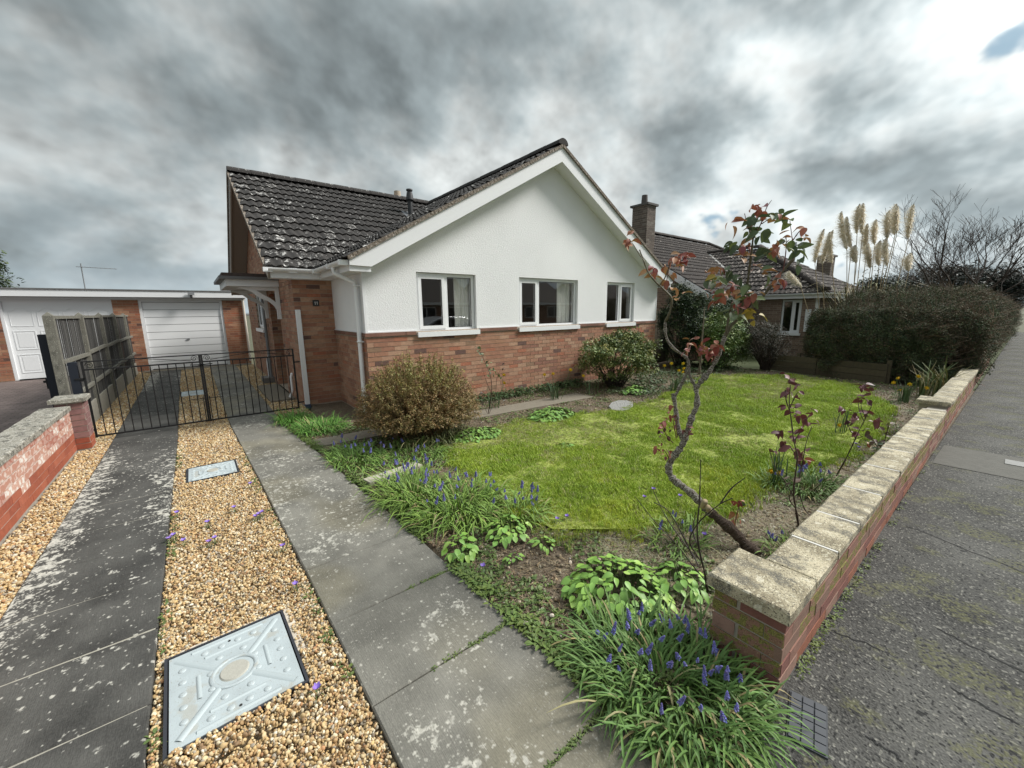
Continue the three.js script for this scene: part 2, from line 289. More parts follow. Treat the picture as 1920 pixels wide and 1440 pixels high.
// ------------------------------------------------------------------ concrete strips of the drive: slab by slab, lichen on the surface
function slabTexture(W, H, lenX, lenZ, f) { return colorTex(W, H, (u, v) => f(u * lenX, v * lenZ, u), [1, 1]); }
const probit = (p) => { const q = clamp(p, 0.502, 0.9995), t = Math.sqrt(-2 * Math.log(1 - q)); return t - (2.30753 + 0.27061 * t) / (1 + 0.99229 * t + 0.04481 * t * t); };
function lichenField(x, z, thr, cell = 0.03, crust = 0.35) {      // irregular crusts plus small round colonies
  const v = fbm(x / cell * 0.75 + 7, z / cell * 0.75 + 3, 4, 0, 0.62), t = 0.5 + 0.125 * probit(1 - (1 - thr) * (1 - crust));
  let m = smooth(t - 0.02, t + 0.08, v);
  for (const [s, q] of [[cell * 0.8, thr + (1 - thr) * 0.45], [cell * 0.4, thr + (1 - thr) * 0.35]]) {
    const gx = Math.floor(x / s), gz = Math.floor(z / s);
    for (let a = -1; a <= 1; a++) for (let b = -1; b <= 1; b++) { const h = hash2(gx + a + 31, gz + b + 7); if (h < q) continue; const cx = (gx + a + hash2(gx + a, gz + b + 90)) * s, cz = (gz + b + hash2(gx + a + 50, gz + b)) * s, r = s * (0.15 + 0.4 * hash2(gx + a + 9, gz + b + 3)), d = Math.hypot(x - cx, z - cz) + s * 0.6 * (vnoise(x * 150, z * 150) - 0.5); if (d < r) m = Math.max(m, 0.9 * smooth(r, r * 0.4, d)); }
  }
  return m;
}
const texDriveL = slabTexture(256, 2048, 0.78, 9, (x, z, u) => {         // x from the left edge, z metres up the drive
  const n = fbm(x * 4, z * 4, 5), s = vnoise(x * 260, z * 260), k = 0.054 + 0.09 * (n - 0.42) + 0.035 * (s - 0.5); let c = [k * 1.02, k * 0.985, k * 0.90];
  const left = smooth(0.30, 0.02, x) * smooth(2.6, 3.7, z) * smooth(7.2, 6.2, z), right = smooth(0.5, 0.74, x) * smooth(3.6, 4.3, z) * smooth(6.6, 5.8, z), patch = smooth(0.48, 0.62, fbm(x * 2 + 4, z * 1.6, 3)) * smooth(2.2, 3.2, z) * smooth(7.6, 6.6, z);
  const dens = clamp(0.04 + 1.3 * left * (0.5 + fbm(x * 5, z * 5, 3)) + 0.6 * right * (0.3 + fbm(x * 6 + 9, z * 3, 3)) + 0.16 * patch, 0, 0.92) * (z > 7.3 ? 0.25 : 1);
  const l = lichenField(x, z, 1 - dens * 0.75); if (l > 0) { const t = 0.36 + 0.28 * vnoise(x * 90, z * 90); c = mix3(c, [t, t * 0.96, t * 0.85], l * 0.9); }
  return c;
});
const texDriveR = slabTexture(320, 2048, 1.15, 9, (x, z) => {
  const n = fbm(x * 3 + 8, z * 3, 6), s = vnoise(x * 280, z * 280), b = fbm(x * 1.2 + 2, z * 1.2 + 5, 3), k = (0.145 + 0.14 * (n - 0.45) + 0.05 * (s - 0.5)) * (0.75 + 0.5 * fbm(x * 7, z * 7 + 4, 4)); let c = mix3([k, k * 0.955, k * 0.82], [k * 1.12, k * 1.03, k * 0.78], smooth(0.45, 0.65, b));
  const clus = smooth(0.5, 0.68, fbm(x * 2.2 + 1, z * 1.7 + 3, 3));
  const dens = 0.030 + 0.30 * clus * smooth(0.75, 0.2, Math.abs(x - 0.35)) + 0.10 * smooth(2.4, 3.2, z) * smooth(6, 5, z);
  const l = lichenField(x + 4, z + 2, 1 - dens * 0.7, 0.026); if (l > 0) { const t = 0.32 + 0.24 * vnoise(x * 80, z * 80); c = mix3(c, [t, t * 0.96, t * 0.84], l * 0.85); }
  if (s > 0.93) c = [0.24, 0.23, 0.2];
  return c;
});
const texSlabB = greyTex(512, 512, (u, v) => 0.5 * vnoise(u * 200, v * 200, 200) + 0.5 * fbm(u * 40, v * 40, 4, 40), [2, 2]);
const slabMatL = std({ map: texDriveL, bumpMap: texSlabB, bumpScale: 0.002 }), slabMatR = std({ map: texDriveR, bumpMap: texSlabB, bumpScale: 0.002 });
const interp = (tab, z) => { for (let k = 0; k < tab.length - 1; k++) if (z <= tab[k][0] && z >= tab[k + 1][0]) return lerp(tab[k][1], tab[k + 1][1], (z - tab[k][0]) / (tab[k + 1][0] - tab[k][0])); return z > tab[0][0] ? tab[0][1] : tab[tab.length - 1][1]; };
const pathL = [[0.6, 0.43], [-1.2, 0.415], [-2.7, 0.39], [-4.5, 0.35], [-7.4, 0.27], [-16.3, 0.28]], pathR = [[0.6, 1.24], [-1.5, 1.175], [-3, 1.13], [-4.2, 1.06], [-5.5, 1.0], [-6.8, 0.92], [-16.3, 0.96]];
const stripL = [[0.6, -1.07], [-7, -1.04], [-16.3, -1.12]], stripR = [[0.6, -0.34], [-3, -0.35], [-6.8, -0.35], [-11.5, -0.41], [-16.3, -0.45]];
function slabRun(name, label, joints, eL, eR, mat, ox, lx, jointMat, seed, gap = 0.004, jy = -0.012) {
  const run = new THREE.Group(); run.name = name; run.userData = { kind: 'structure', label, category: 'path' }; scene.add(run); const r = rng(seed);
  for (let k = 0; k < joints.length - 1; k++) {
    const z0 = joints[k] - gap, z1 = joints[k + 1] + gap, sk = (r() - 0.5) * 0.012, g = new GB(), dy = () => (r() - 0.5) * 0.005;
    const c = [[interp(eL, z0), z0 + sk], [interp(eR, z0), z0 - sk], [interp(eR, z1), z1], [interp(eL, z1), z1]], ys = [dy(), dy(), dy(), dy()], uv = (x, z) => [(x - ox) / lx, -z / 9];
    const ch = 0.006, cx = (c[0][0] + c[1][0] + c[2][0] + c[3][0]) / 4, cz = (z0 + z1) / 2;
    const top = c.map(([x, z], n) => [x + Math.sign(cx - x) * ch, ys[n], z + Math.sign(cz - z) * ch]), mid = c.map(([x, z], n) => [x, ys[n] - ch, z]), bot = c.map(([x, z]) => [x, -0.09, z]);
    g.face(top, top.map((q) => uv(q[0], q[2])));
    for (let n = 0; n < 4; n++) { const m = (n + 1) % 4; g.face([mid[n], mid[m], top[m], top[n]], [mid[n], mid[m], top[m], top[n]].map((q) => uv(q[0], q[2]))); g.face([bot[n], bot[m], mid[m], mid[n]], [bot[n], bot[m], mid[m], mid[n]].map((q) => uv(q[0], q[2] + q[1]))); }
    part('slab', g.build(), mat, run);
  }
  const b = new GB(), n = joints.length; for (let k = 0; k < n - 1; k++) { const z0 = joints[k], z1 = joints[k + 1]; b.face([[interp(eL, z0) + 0.01, jy, z0], [interp(eR, z0) - 0.01, jy, z0], [interp(eR, z1) - 0.01, jy, z1], [interp(eL, z1) + 0.01, jy, z1]], [[0, 0], [1, 0], [1, 1], [0, 1]]); }
  part('joint_filling', b.build(), jointMat, run); return run;
}
const jl = [0.6]; for (let z = 0.05; z > -16.2; z -= 0.552) jl.push(z); jl.push(-16.3);
const jr = [0.6, 0.2, -0.3, -0.88, -1.53, -2.13, -2.73, -3.32, -3.95, -4.52, -5.2, -5.72, -6.2, -6.75, -7.2]; for (let z = -7.85; z > -16.1; z -= 0.61) jr.push(z); jr.push(-16.3);
slabRun('driveway_strip', 'dark lichen-spotted concrete wheel strip beside the left brick wall', jl, stripL, stripR, slabMatL, -1.10, 0.78, std({ color: lin(0.36, 0.34, 0.29), map: texMottle }), 5, 0.003, -0.0045);
slabRun('garden_path', 'concrete slab path between the gravel and the flower bed', jr, pathL, pathR, slabMatR, 0.18, 1.15, std({ color: lin(0.05, 0.045, 0.03) }), 6);
// narrow concrete paths inside the garden
{
  const cm = std({ color: lin(0.21, 0.185, 0.145), map: texMottle, bumpMap: texSlabB, bumpScale: 0.003 });
  const g = new GB(); g.face([[0.98, 0, -5.38], [6.0, -0.004, -5.02], [6.0, -0.004, -5.5], [0.97, 0, -5.72]], [[0, 0], [5, 0], [5, 0.4], [0, 0.4]]); g.face([[0.98, -0.1, -5.38], [6.0, -0.1, -5.02], [6.0, -0.004, -5.02], [0.98, 0, -5.38]], [[0, 0], [5, 0], [5, 0.1], [0, 0.1]]);
  struct('house_path', g.build(), cm, 'narrow concrete path along the front of the white bungalow');
  struct('bed_edging', new GB().bar(V(1.17, -0.005, -3.84), V(1.78, -0.01, -3.95), 0.14, 0.07).build(), std({ color: lin(0.44, 0.41, 0.34), map: texMottle, bumpMap: texSlabB, bumpScale: 0.003 }), 'pale concrete edging between two flower clumps');
  struct('garage_apron', sheet([[-1.3, -16.36], [1.4, -16.36], [1.4, -15.9], [-1.3, -15.9]], 0.006, 1), cm, 'concrete strip at the garage door');
  struct('porch_step', boxGeo(1.0, 1.42, -0.1, 0.02, -10.9, -8.75), cm, 'concrete step under the porch');
}
// ------------------------------------------------------------------ gravel: loose pebbles, heaped over a sandy bed
const lawnPoly = [[2.55, -4.45], [2.2, -3.9], [2.15, -3.1], [1.98, -2.5], [2.0, -2.05], [2.45, -1.68], [3.2, -1.42], [4.24, -1.39], [5.84, -1.05], [7.5, -1.15], [9.1, -1.34], [11.0, -2.1], [11.5, -3.3], [9.9, -4.75], [8.3, -4.35], [6.84, -3.95], [5.4, -4.05], [3.9, -4.5]];
{
  const bed = std({ map: colorTex(512, 512, (u, v) => { const n = vnoise(u * 90, v * 90, 90), m = fbm(u * 30, v * 30, 3, 30), t = 0.5 + 0.8 * m; return mix3([0.30 * t, 0.20 * t, 0.10 * t], [0.52 * t, 0.42 * t, 0.27 * t], n); }, [1, 1]), bumpMap: texEarthB, bumpScale: 0.03 });
  struct('gravel_base', sheet([[-1.6, 0.6], [1.45, 0.6], [1.45, -8.1], [1.5, -16.4], [-1.6, -16.4]], -0.05, 1), bed, 'sandy bed under the drive gravel');
  const geos = [], r = rng(21);
  let geo = new THREE.IcosahedronGeometry(1, 1); geo.deleteAttribute('uv'); geo.deleteAttribute('normal'); geo = mergeVertices(geo); { const P = geo.attributes.position, q = V(0, 0, 0); for (let k = 0; k < P.count; k++) { q.fromBufferAttribute(P, k); const s = 0.86 + 0.3 * vnoise(q.x * 2.1 + 5, q.y * 2.1 + q.z * 1.7 + 9); P.setXYZ(k, q.x * s, q.y * s, q.z * s); } geo.computeVertexNormals(); }
  const pebble = std({ roughness: 0.75 }), mats = [], cols = [];
  const pal = [[0.50, 0.355, 0.18], [0.58, 0.45, 0.26], [0.64, 0.54, 0.37], [0.40, 0.255, 0.12], [0.27, 0.17, 0.09], [0.36, 0.31, 0.24], [0.54, 0.37, 0.17], [0.43, 0.23, 0.11], [0.70, 0.64, 0.51], [0.20, 0.155, 0.11]], pw = [5, 5, 3, 4, 2.2, 1.8, 3.6, 1.1, 1.2, 1.4];
  const covers = [[-0.30, 0.215, -2.42, -1.83], [-0.245, 0.205, -5.56, -5.08], [-0.385, 0.045, -11.45, -10.7]];
  function fill(z0, z1, xl, xr, per, smin, smax) {
    const n = Math.floor(Math.abs(z1 - z0) * ((xr((z0 + z1) / 2)) - xl((z0 + z1) / 2)) * per);
    for (let k = 0; k < n; k++) {
      const z = lerp(z0, z1, r()), a = xl(z), b = xr(z), x = lerp(a + 0.006, b - 0.006, r()); let y = -0.040 + 0.022 * r() + 0.012 * vnoise(x * 3, z * 3);
      let s = lerp(smin, smax, r() ** 1.6) * 0.5, skip = false;
      for (const [cx0, cx1, cz0, cz1] of covers) if (x > cx0 - 0.012 && x < cx1 + 0.012 && z > cz0 - 0.012 && z < cz1 + 0.012 - 0.02 * (cz0 === -2.42 ? vnoise(x * 40, 3) : 0)) skip = true;
      if (!skip && z > -1.86 && z < -1.70 && x > -0.27 && x < 0.22) y += 0.022;
      if (skip) continue;
      mats.push(mat4(x, y, z, r() * 3, r() * 6.3, r() * 3, s * (0.8 + 0.5 * r()), s * (0.55 + 0.3 * r()), s * (0.8 + 0.4 * r())));
      const c = pal[pick(r, pw)], t = 0.82 + 0.36 * r(); cols.push(lin(c[0] * t, c[1] * t, c[2] * t));
    }
  }
  const L = (z) => interp(stripR, z), R = (z) => interp(pathL, z);
  fill(-0.4, -2.6, L, R, 17000, 0.007, 0.020); fill(-2.6, -5, L, R, 11000, 0.008, 0.021); fill(-5, -8, L, R, 6000, 0.011, 0.025); fill(-8, -16.2, L, R, 2300, 0.016, 0.032);
  const wl = () => -1.33, wr = (z) => interp(stripL, z);
  fill(-1.5, -4.6, wl, wr, 8000, 0.010, 0.028); fill(-4.6, -8, wl, wr, 5600, 0.012, 0.027); fill(-8, -16.2, () => -1.42, wr, 2300, 0.016, 0.032);
  fill(-7.3, -16.1, (z) => interp(pathR, z), () => 1.44, 2600, 0.015, 0.03);
  inst('gravel', geo, pebble, mats, scene, cols).userData = { kind: 'stuff', label: 'golden brown loose gravel filling the drive between the slabs', category: 'gravel' };
}
// ------------------------------------------------------------------ galvanised inspection covers set in the gravel
const galv = std({ color: 0xffffff, metalness: 0.25, roughness: 0.6, bumpMap: texGrain, bumpScale: 0.0006, map: colorTex(512, 512, (u, v) => { const n = fbm(u * 5, v * 5, 6, 5), m = fbm(u * 9 + 4, v * 9, 5, 9), s = vnoise(u * 180, v * 180, 180), k = 0.80 + 0.30 * n; let c = [0.49 * k, 0.545 * k, 0.56 * k]; c = mix3(c, [0.40, 0.35, 0.26], smooth(0.56, 0.74, m) * 0.4); if (s > 0.93) c = mix3(c, [0.25, 0.22, 0.18], 0.7); return c; }, [1.6, 1.6]) });
const patina = std({ color: lin(0.42, 0.41, 0.365), roughness: 0.75, map: texMottle });
function manholeCover(label, x0, x1, z0, z1, y, turn) {
  const cx = (x0 + x1) / 2, cz = (z0 + z1) / 2, w = x1 - x0, d = z1 - z0, o = thing('manhole_cover', label, 'manhole cover', [cx, y, cz], null, turn), hw = w / 2, hd = d / 2;
  part('plate', boxGeo(-hw + 0.006, hw - 0.006, -0.02, 0, -hd + 0.006, hd - 0.006), galv, o);
  const f = new GB(); f.box(-hw - 0.012, -hw, -0.04, 0.002, -hd - 0.012, hd + 0.012); f.box(hw, hw + 0.012, -0.04, 0.002, -hd - 0.012, hd + 0.012); f.box(-hw, hw, -0.04, 0.002, -hd - 0.012, -hd); f.box(-hw, hw, -0.04, 0.002, hd, hd + 0.012); part('frame', f.build(), std({ color: lin(0.03, 0.032, 0.04), roughness: 0.6 }), o);
  const m = new GB(); m.box(-hw - 0.035, hw + 0.05, -0.045, -0.012, -hd - 0.045, -hd - 0.012); m.box(hw + 0.012, hw + 0.05, -0.045, -0.012, -hd - 0.012, hd * 0.3); part('bedding_mortar', m.build(), std({ color: lin(0.62, 0.55, 0.46), map: texMottle, bumpMap: texEarthB, bumpScale: 0.01 }), o);
  const rib = new GB(), ridge = (ax, az, bx, bz, wd) => { const a = V(ax, 0, az), b = V(bx, 0, bz), dir = b.clone().sub(a).normalize(), s = V(-dir.z, 0, dir.x), n = 7; let prev = null; for (let k = 0; k < 2; k++) { const c = k ? b : a, ring = []; for (let q = 0; q <= n; q++) { const t = q / n * 2 - 1, hh = 0.006 * (1 - t * t) - 0.0005; ring.push(rib.v(c.x + s.x * wd * t, hh, c.z + s.z * wd * t)); } if (prev) for (let q = 0; q < n; q++) rib.quad(prev[q], ring[q], ring[q + 1], prev[q + 1]); prev = ring; } };
  const ringR = Math.min(hw, hd) * 0.36;
  for (const sx of [-1, 1]) for (const sz of [-1, 1]) ridge(sx * ringR * 0.72, sz * ringR * 0.72, sx * hw * 0.86, sz * hd * 0.86, 0.017);
  for (const s of [-1, 1]) { ridge(s * hw * 0.55, -hd * 0.26, s * hw * 0.55, hd * 0.26, 0.010); ridge(-hw * 0.42, s * hd * 0.62, hw * 0.42, s * hd * 0.62, 0.009); ridge(-hw * 0.62, s * hd * 0.88, hw * 0.62, s * hd * 0.88, 0.010); }
  part('tread_bars', rib.build(), galv, o);
  const lens = new THREE.SphereGeometry(1, 14, 6, 0, Math.PI * 2, 0, Math.PI / 2);
  const spots = []; for (const s of [-1, 1]) { for (const t of [-0.45, -0.22, 0, 0.22, 0.45]) spots.push([s * hw * 0.78, t * hd * 1.25]); for (const t of [-0.16, 0.16]) spots.push([s * hw * 0.36, t * hd * 1.1]); for (const t of [-0.42, -0.14, 0.14, 0.42]) spots.push([t * hw, s * hd * 0.75]); for (const t of [-0.2, 0.2]) spots.push([t * hw, s * hd * 0.47]); }
  for (const [sx, sz] of spots) { const k = part('stud', lens, galv, o); k.position.set(sx, -0.001, sz); k.scale.set(0.016, 0.0075, 0.016); }
  const tor = part('ring', new THREE.TorusGeometry(ringR, 0.012, 6, 32), galv, o); tor.rotation.x = Math.PI / 2; tor.scale.z = 0.55;
  part('boss', new THREE.CylinderGeometry(ringR * 0.62, ringR * 0.68, 0.006, 28), patina, o).position.y = 0.003;
  for (const s of [-1, 1]) { const k = part('key_hole', new THREE.CylinderGeometry(0.006, 0.006, 0.004, 10), M.dark, o); k.position.set(0, 0.0005, s * hd * 0.80); }
  return o;
}
manholeCover('large galvanised inspection cover with gravel against it at the foot of the drive', -0.29, 0.205, -2.41, -1.84, -0.004, 0.03);
manholeCover('small galvanised inspection cover in the gravel between wall end and path', -0.235, 0.195, -5.545, -5.09, -0.012, 0.0);
manholeCover('galvanised inspection cover in the gravel behind the iron gates', -0.375, 0.035, -11.42, -10.72, -0.02, 0.0);
{ // water meter cover by the pier, small plate in the pavement
  const a = onGround(1480, 1325), o = thing('water_meter_cover', 'grey ribbed plastic water meter cover in the pavement by the brick pier', 'meter cover', [1.79, -0.004, -0.33], null, 0.25);
  const g = new GB(); g.box(-0.125, 0.125, -0.03, 0.003, -0.066, 0.066); part('lid', g.build(), std({ color: lin(0.045, 0.05, 0.058), roughness: 0.7 }), o);
  for (let i = 0; i < 6; i++) for (let j = 0; j < 3; j++) { const q = part('tread_block', boxGeo(-0.0175, 0.0175, 0, 0.006, -0.018, 0.018), std({ color: lin(0.06, 0.066, 0.076), roughness: 0.65 }), o); q.position.set(-0.1 + i * 0.04, 0.003, -0.042 + j * 0.042); }
  single('pavement_plate', new GB().box(6.66, 6.86, -0.02, 0.002, 0.08, 0.22).build(), std({ color: lin(0.24, 0.24, 0.235), roughness: 0.6, map: texMottle }), 'small pale metal plate in the concrete strip of the pavement', 'metal plate');
}
// ------------------------------------------------------------------ garden soil and lawn sheet
struct('flower_bed', grid(0.92, 12.2, -8.2, -0.36, 0.07, (x, z) => { const edge = Math.min(1, (x - interp(pathR, z)) / 0.12); if (x < 1.5 && z < -7.55) return -0.13; return -0.035 + 0.035 * fbm(x * 5, z * 5, 4) - (edge < 0 ? 0.08 : 0) - (z > -0.5 ? 0.02 : 0); }, 1), earth, 'bare brown soil of the garden beds');
const lawnMat = std({ map: colorTex(512, 512, (u, v) => { const n = fbm(u * 8, v * 8, 5, 8), s = vnoise(u * 128, v * 128, 128); let c = mix3([0.19, 0.25, 0.035], [0.32, 0.36, 0.07], n); if (s > 0.75) c = mix3(c, [0.36, 0.33, 0.17], 0.6); return c; }, [0.9, 0.9]), bumpMap: texEarthB, bumpScale: 0.02 });
struct('lawn', sheet(lawnPoly, 0.008, 1), lawnMat, 'patchy green lawn in front of the bungalow');
struct('neighbour_garden', sheet([[12.2, -30], [60, -30], [60, -0.3], [12.2, -0.3]], -0.06, 1), std({ color: lin(0.07, 0.09, 0.03), map: texMottle }), 'neighbouring front garden');
// ================================================================== THE BUNGALOW
function extr(shape, depth, m) { const g = new THREE.ExtrudeGeometry(shape, { depth, bevelEnabled: false, curveSegments: 10 }); const P = g.attributes.position, U = g.attributes.uv; if (m) g.applyMatrix4(m); return g; }
const shp = (pts) => new THREE.Shape(pts.map((q) => new THREE.Vector2(q[0], q[1])));
const hole = (x0, x1, y0, y1) => { const h = new THREE.Path(); h.moveTo(x0, y0); h.lineTo(x0, y1); h.lineTo(x1, y1); h.lineTo(x1, y0); h.closePath(); return h; };
// basis matrix: local x, y, z axes and origin
function basis(o, x, y, z) { return new THREE.Matrix4().makeBasis(x, y, z).setPosition(o); }

function makeWindow(parent, m, w, h, split, openSide, curtain = null, name = 'window') {     // local x across, y up, z out of the wall; origin at lower left of the opening, at the frame's face
  const o = new THREE.Group(); o.name = name; o.applyMatrix4(m); parent.add(o);
  const f = new GB(), t = 0.052, d = 0.065; f.box(0, w, 0, t, -d, 0); f.box(0, w, h - t, h, -d, 0); f.box(0, t, t, h - t, -d, 0); f.box(w - t, w, t, h - t, -d, 0); const sx = split * w; f.box(sx - 0.035, sx + 0.035, t, h - t, -d, 0);
  part('frame', f.build(), M.upvc, o);
  const lights = [[t, sx - 0.035], [sx + 0.035, w - t]];
  lights.forEach(([a, b], k) => {
    if (k === openSide) { const s = new GB(), q = 0.044, z0 = -0.04, z1 = 0.014; s.box(a - 0.012, b + 0.012, t - 0.012, t + q, z0, z1); s.box(a - 0.012, b + 0.012, h - t - q, h - t + 0.012, z0, z1); s.box(a - 0.012, a + q, t + q, h - t - q, z0, z1); s.box(b - q, b + 0.012, t + q, h - t - q, z0, z1); part('sash', s.build(), M.upvc, o); a += q; b -= q; part('pane', boxGeo2(a - 0.01, b + 0.01, t + q - 0.01, h - t - q + 0.01, -0.012), M.glass, o); gasket(o, a, b, t + q, h - t - q, -0.005); }
    else { part('pane', boxGeo2(a - 0.01, b + 0.01, t - 0.01, h - t + 0.01, -0.03), M.glass, o); gasket(o, a, b, t, h - t, -0.022); }
  });
  const s = new GB(); s.box(-0.05, w + 0.05, -0.055, -0.002, -0.07, 0.115); s.box(-0.05, w + 0.05, -0.085, -0.055, 0.085, 0.115); part('sill', s.build(), M.upvc, o);
  if (curtain) { const [c0, c1] = curtain, g = new GB(), n = 36; let p = null; for (let k = 0; k <= n; k++) { const x = lerp(c0, c1, k / n), z = -0.13 + 0.022 * Math.sin(k * 1.9) + 0.01 * Math.sin(k * 0.7), a = g.v(x, -0.15, z, k * 0.05, 0), b = g.v(x, h + 0.02, z, k * 0.05, 1); if (p) g.quad(p[0], a, b, p[1]); p = [a, b]; } part('curtain', g.build(), std({ color: lin(0.80, 0.80, 0.76) }), o); }
  return o;
}
const boxGeo2 = (x0, x1, y0, y1, z) => { const g = new GB(); g.face([[x0, y0, z], [x1, y0, z], [x1, y1, z], [x0, y1, z]], [[0, 0], [1, 0], [1, 1], [0, 1]]); return g.build(); };
function gasket(o, a, b, c, d, z) { const g = new GB(), q = 0.008; g.box(a, b, c, c + q, z - 0.004, z + 0.004); g.box(a, b, d - q, d, z - 0.004, z + 0.004); g.box(a, a + q, c + q, d - q, z - 0.004, z + 0.004); g.box(b - q, b, c + q, d - q, z - 0.004, z + 0.004); part('gasket', g.build(), M.dark, o); }

// ---- roof tiles: double-roll interlocking tiles, each one a piece
function lichenTile(dens) { return colorTex(512, 512, (u, v) => { const x = u * 1.6, z = v * 1.6, n = fbm(u * 6, v * 6, 5, 6), s = vnoise(u * 150, v * 150, 150), k = 0.022 + 0.03 * (n - 0.4) + 0.009 * (s - 0.5); let c = [k * 1.14, k, k * 0.92]; const l = lichenField(x, z, 1 - dens * smooth(0.36, 0.62, fbm(u * 6 + 2, v * 6, 3, 6)), 0.055, 0.5); if (l > 0) { const t = 0.36 + 0.3 * vnoise(x * 60, z * 60); c = mix3(c, [t, t * 0.97, t * 0.92], l); } return c; }, [0.625, 0.625]); }
const tileMats = [lichenTile(0.02), lichenTile(0.10), lichenTile(0.30)].map((t) => std({ map: t, bumpMap: texGrain, bumpScale: 0.002, roughness: 0.88 }));
const TW = 0.30, TL = 0.385, GA = 0.323;
function tileGeo(variant, w = TW) {
  const g = new GB(), n = 8, prof = (t) => 0.030 * Math.pow(0.5 - 0.5 * Math.cos(t * Math.PI * 4), 0.8), rows = [];
  for (const [z, lift] of [[0, 0], [TL, 0.036]]) { const r = []; for (let k = 0; k <= n; k++) { const t = k / n; r.push(g.v(t * w, prof(t) + lift, z, t * w + variant * 0.41, z + variant * 0.23)); } rows.push(r); }
  for (let k = 0; k < n; k++) g.quad(rows[0][k], rows[1][k], rows[1][k + 1], rows[0][k + 1]);
  const a = [], b = []; for (let k = 0; k <= n; k++) { const t = k / n; a.push(g.v(t * w, prof(t) + 0.036, TL, t * w, 0)); b.push(g.v(t * w, prof(t) + 0.014, TL - 0.004, t * w, 0.02)); } for (let k = 0; k < n; k++) g.quad(a[k], b[k], b[k + 1], a[k + 1]);
  return g.build();
}
const tileGeos = []; for (let v = 0; v < 16; v++) tileGeos.push(tileGeo(v * 1.37));
function tileSlope(list, O, A, D, N, rows, colRange, rnd, matFn) {   // O: eave start, D: unit vector down the slope
  for (let r = 0; r < rows; r++) {
    const up = r * GA - 0.06 + TL, [c0, c1] = colRange(r * GA + GA * 0.5);
    for (let c = c0; c < c1; c++) { const p = O.clone().addScaledVector(A, c * TW).addScaledVector(D, -up).addScaledVector(N, 0.016 + (rnd() - 0.5) * 0.005); list.push({ p, A, N, D, v: Math.floor(rnd() * 16), m: matFn(p, rnd), yaw: (rnd() - 0.5) * 0.012 }); }
  }
}
function layTiles(list, roof, budget, mats, name = 'roof_tile') {
  for (const t of list) { const c = t.p.clone().addScaledVector(t.A, 0.15).addScaledVector(t.D, 0.2), v = camera.position.clone().sub(c), d = v.length(); t.size = inFrame(c) * Math.max(0, t.N.dot(v) / d) / (d * d); }
  list.sort((a, b) => b.size - a.size); const rest = mats.map(() => new GB());
  list.forEach((t, k) => { const M4 = basis(t.p, t.A, t.N, t.D).multiply(new THREE.Matrix4().makeRotationY(t.yaw)); if (k < budget && t.size > 0) { const m = part(name, tileGeos[t.v], mats[t.m], roof); m.applyMatrix4(M4); } else rest[t.m].add(tileGeos[t.v], M4); });
  const keep = rest.map((g, k) => [g, k]).filter(([g]) => g.i.length); if (!keep.length) return;
  const geo = mergeGeometries(keep.map(([g]) => g.build()), true), m = part('tile_courses', geo, keep.map(([, k]) => mats[k]), roof); m.userData.kind = 'stuff';
}
function ridgeRun(parent, a, b, mat, name = 'ridge_tile', rad = 0.115) { const d = b.clone().sub(a), L = d.length(), n = Math.max(1, Math.round(L / 0.45)), dir = d.clone().normalize(), side = V(0, 1, 0).cross(dir).normalize(), up = dir.clone().cross(side).normalize(); const g = new GB(), seg = 8, len = L / n - 0.008; for (const [r, z0, z1] of [[rad, 0, len]]) { let p = null; for (let k = 0; k <= seg; k++) { const an = Math.PI * (k / seg) , q = [g.v(Math.cos(an) * r * 1.12, Math.sin(an) * r, z0, k * 0.05, 0), g.v(Math.cos(an) * r * 1.12, Math.sin(an) * r, z1, k * 0.05, 0.45)]; if (p) g.quad(p[0], q[0], q[1], p[1]); p = q; } const cap = (z) => { const c = []; for (let k = 0; k <= seg; k++) { const an = Math.PI * (k / seg); c.push([Math.cos(an) * r * 1.12, Math.sin(an) * r, z]); } g.face(c); }; cap(z0); cap(z1); } const geo = g.build(); for (let k = 0; k < n; k++) { const m = part(name, geo, mat, parent); m.applyMatrix4(basis(a.clone().addScaledVector(dir, k * L / n).add(V(0, (k % 2) * 0.004, 0)), side, up, dir)); } }
function gutter(parent, a, b, mat, r = 0.058) { const d = b.clone().sub(a), L = d.length(), dir = d.clone().normalize(), side = V(0, 1, 0).cross(dir).normalize(); const s = new THREE.Shape(); s.absarc(0, 0, r, Math.PI, 0, false); s.lineTo(r - 0.005, 0); s.absarc(0, 0, r - 0.005, 0, Math.PI, true); const g = new THREE.ExtrudeGeometry(s, { depth: L, bevelEnabled: false, curveSegments: 10 }); g.applyMatrix4(basis(a, side, V(0, 1, 0), dir)); return part('gutter', g, mat, parent); }

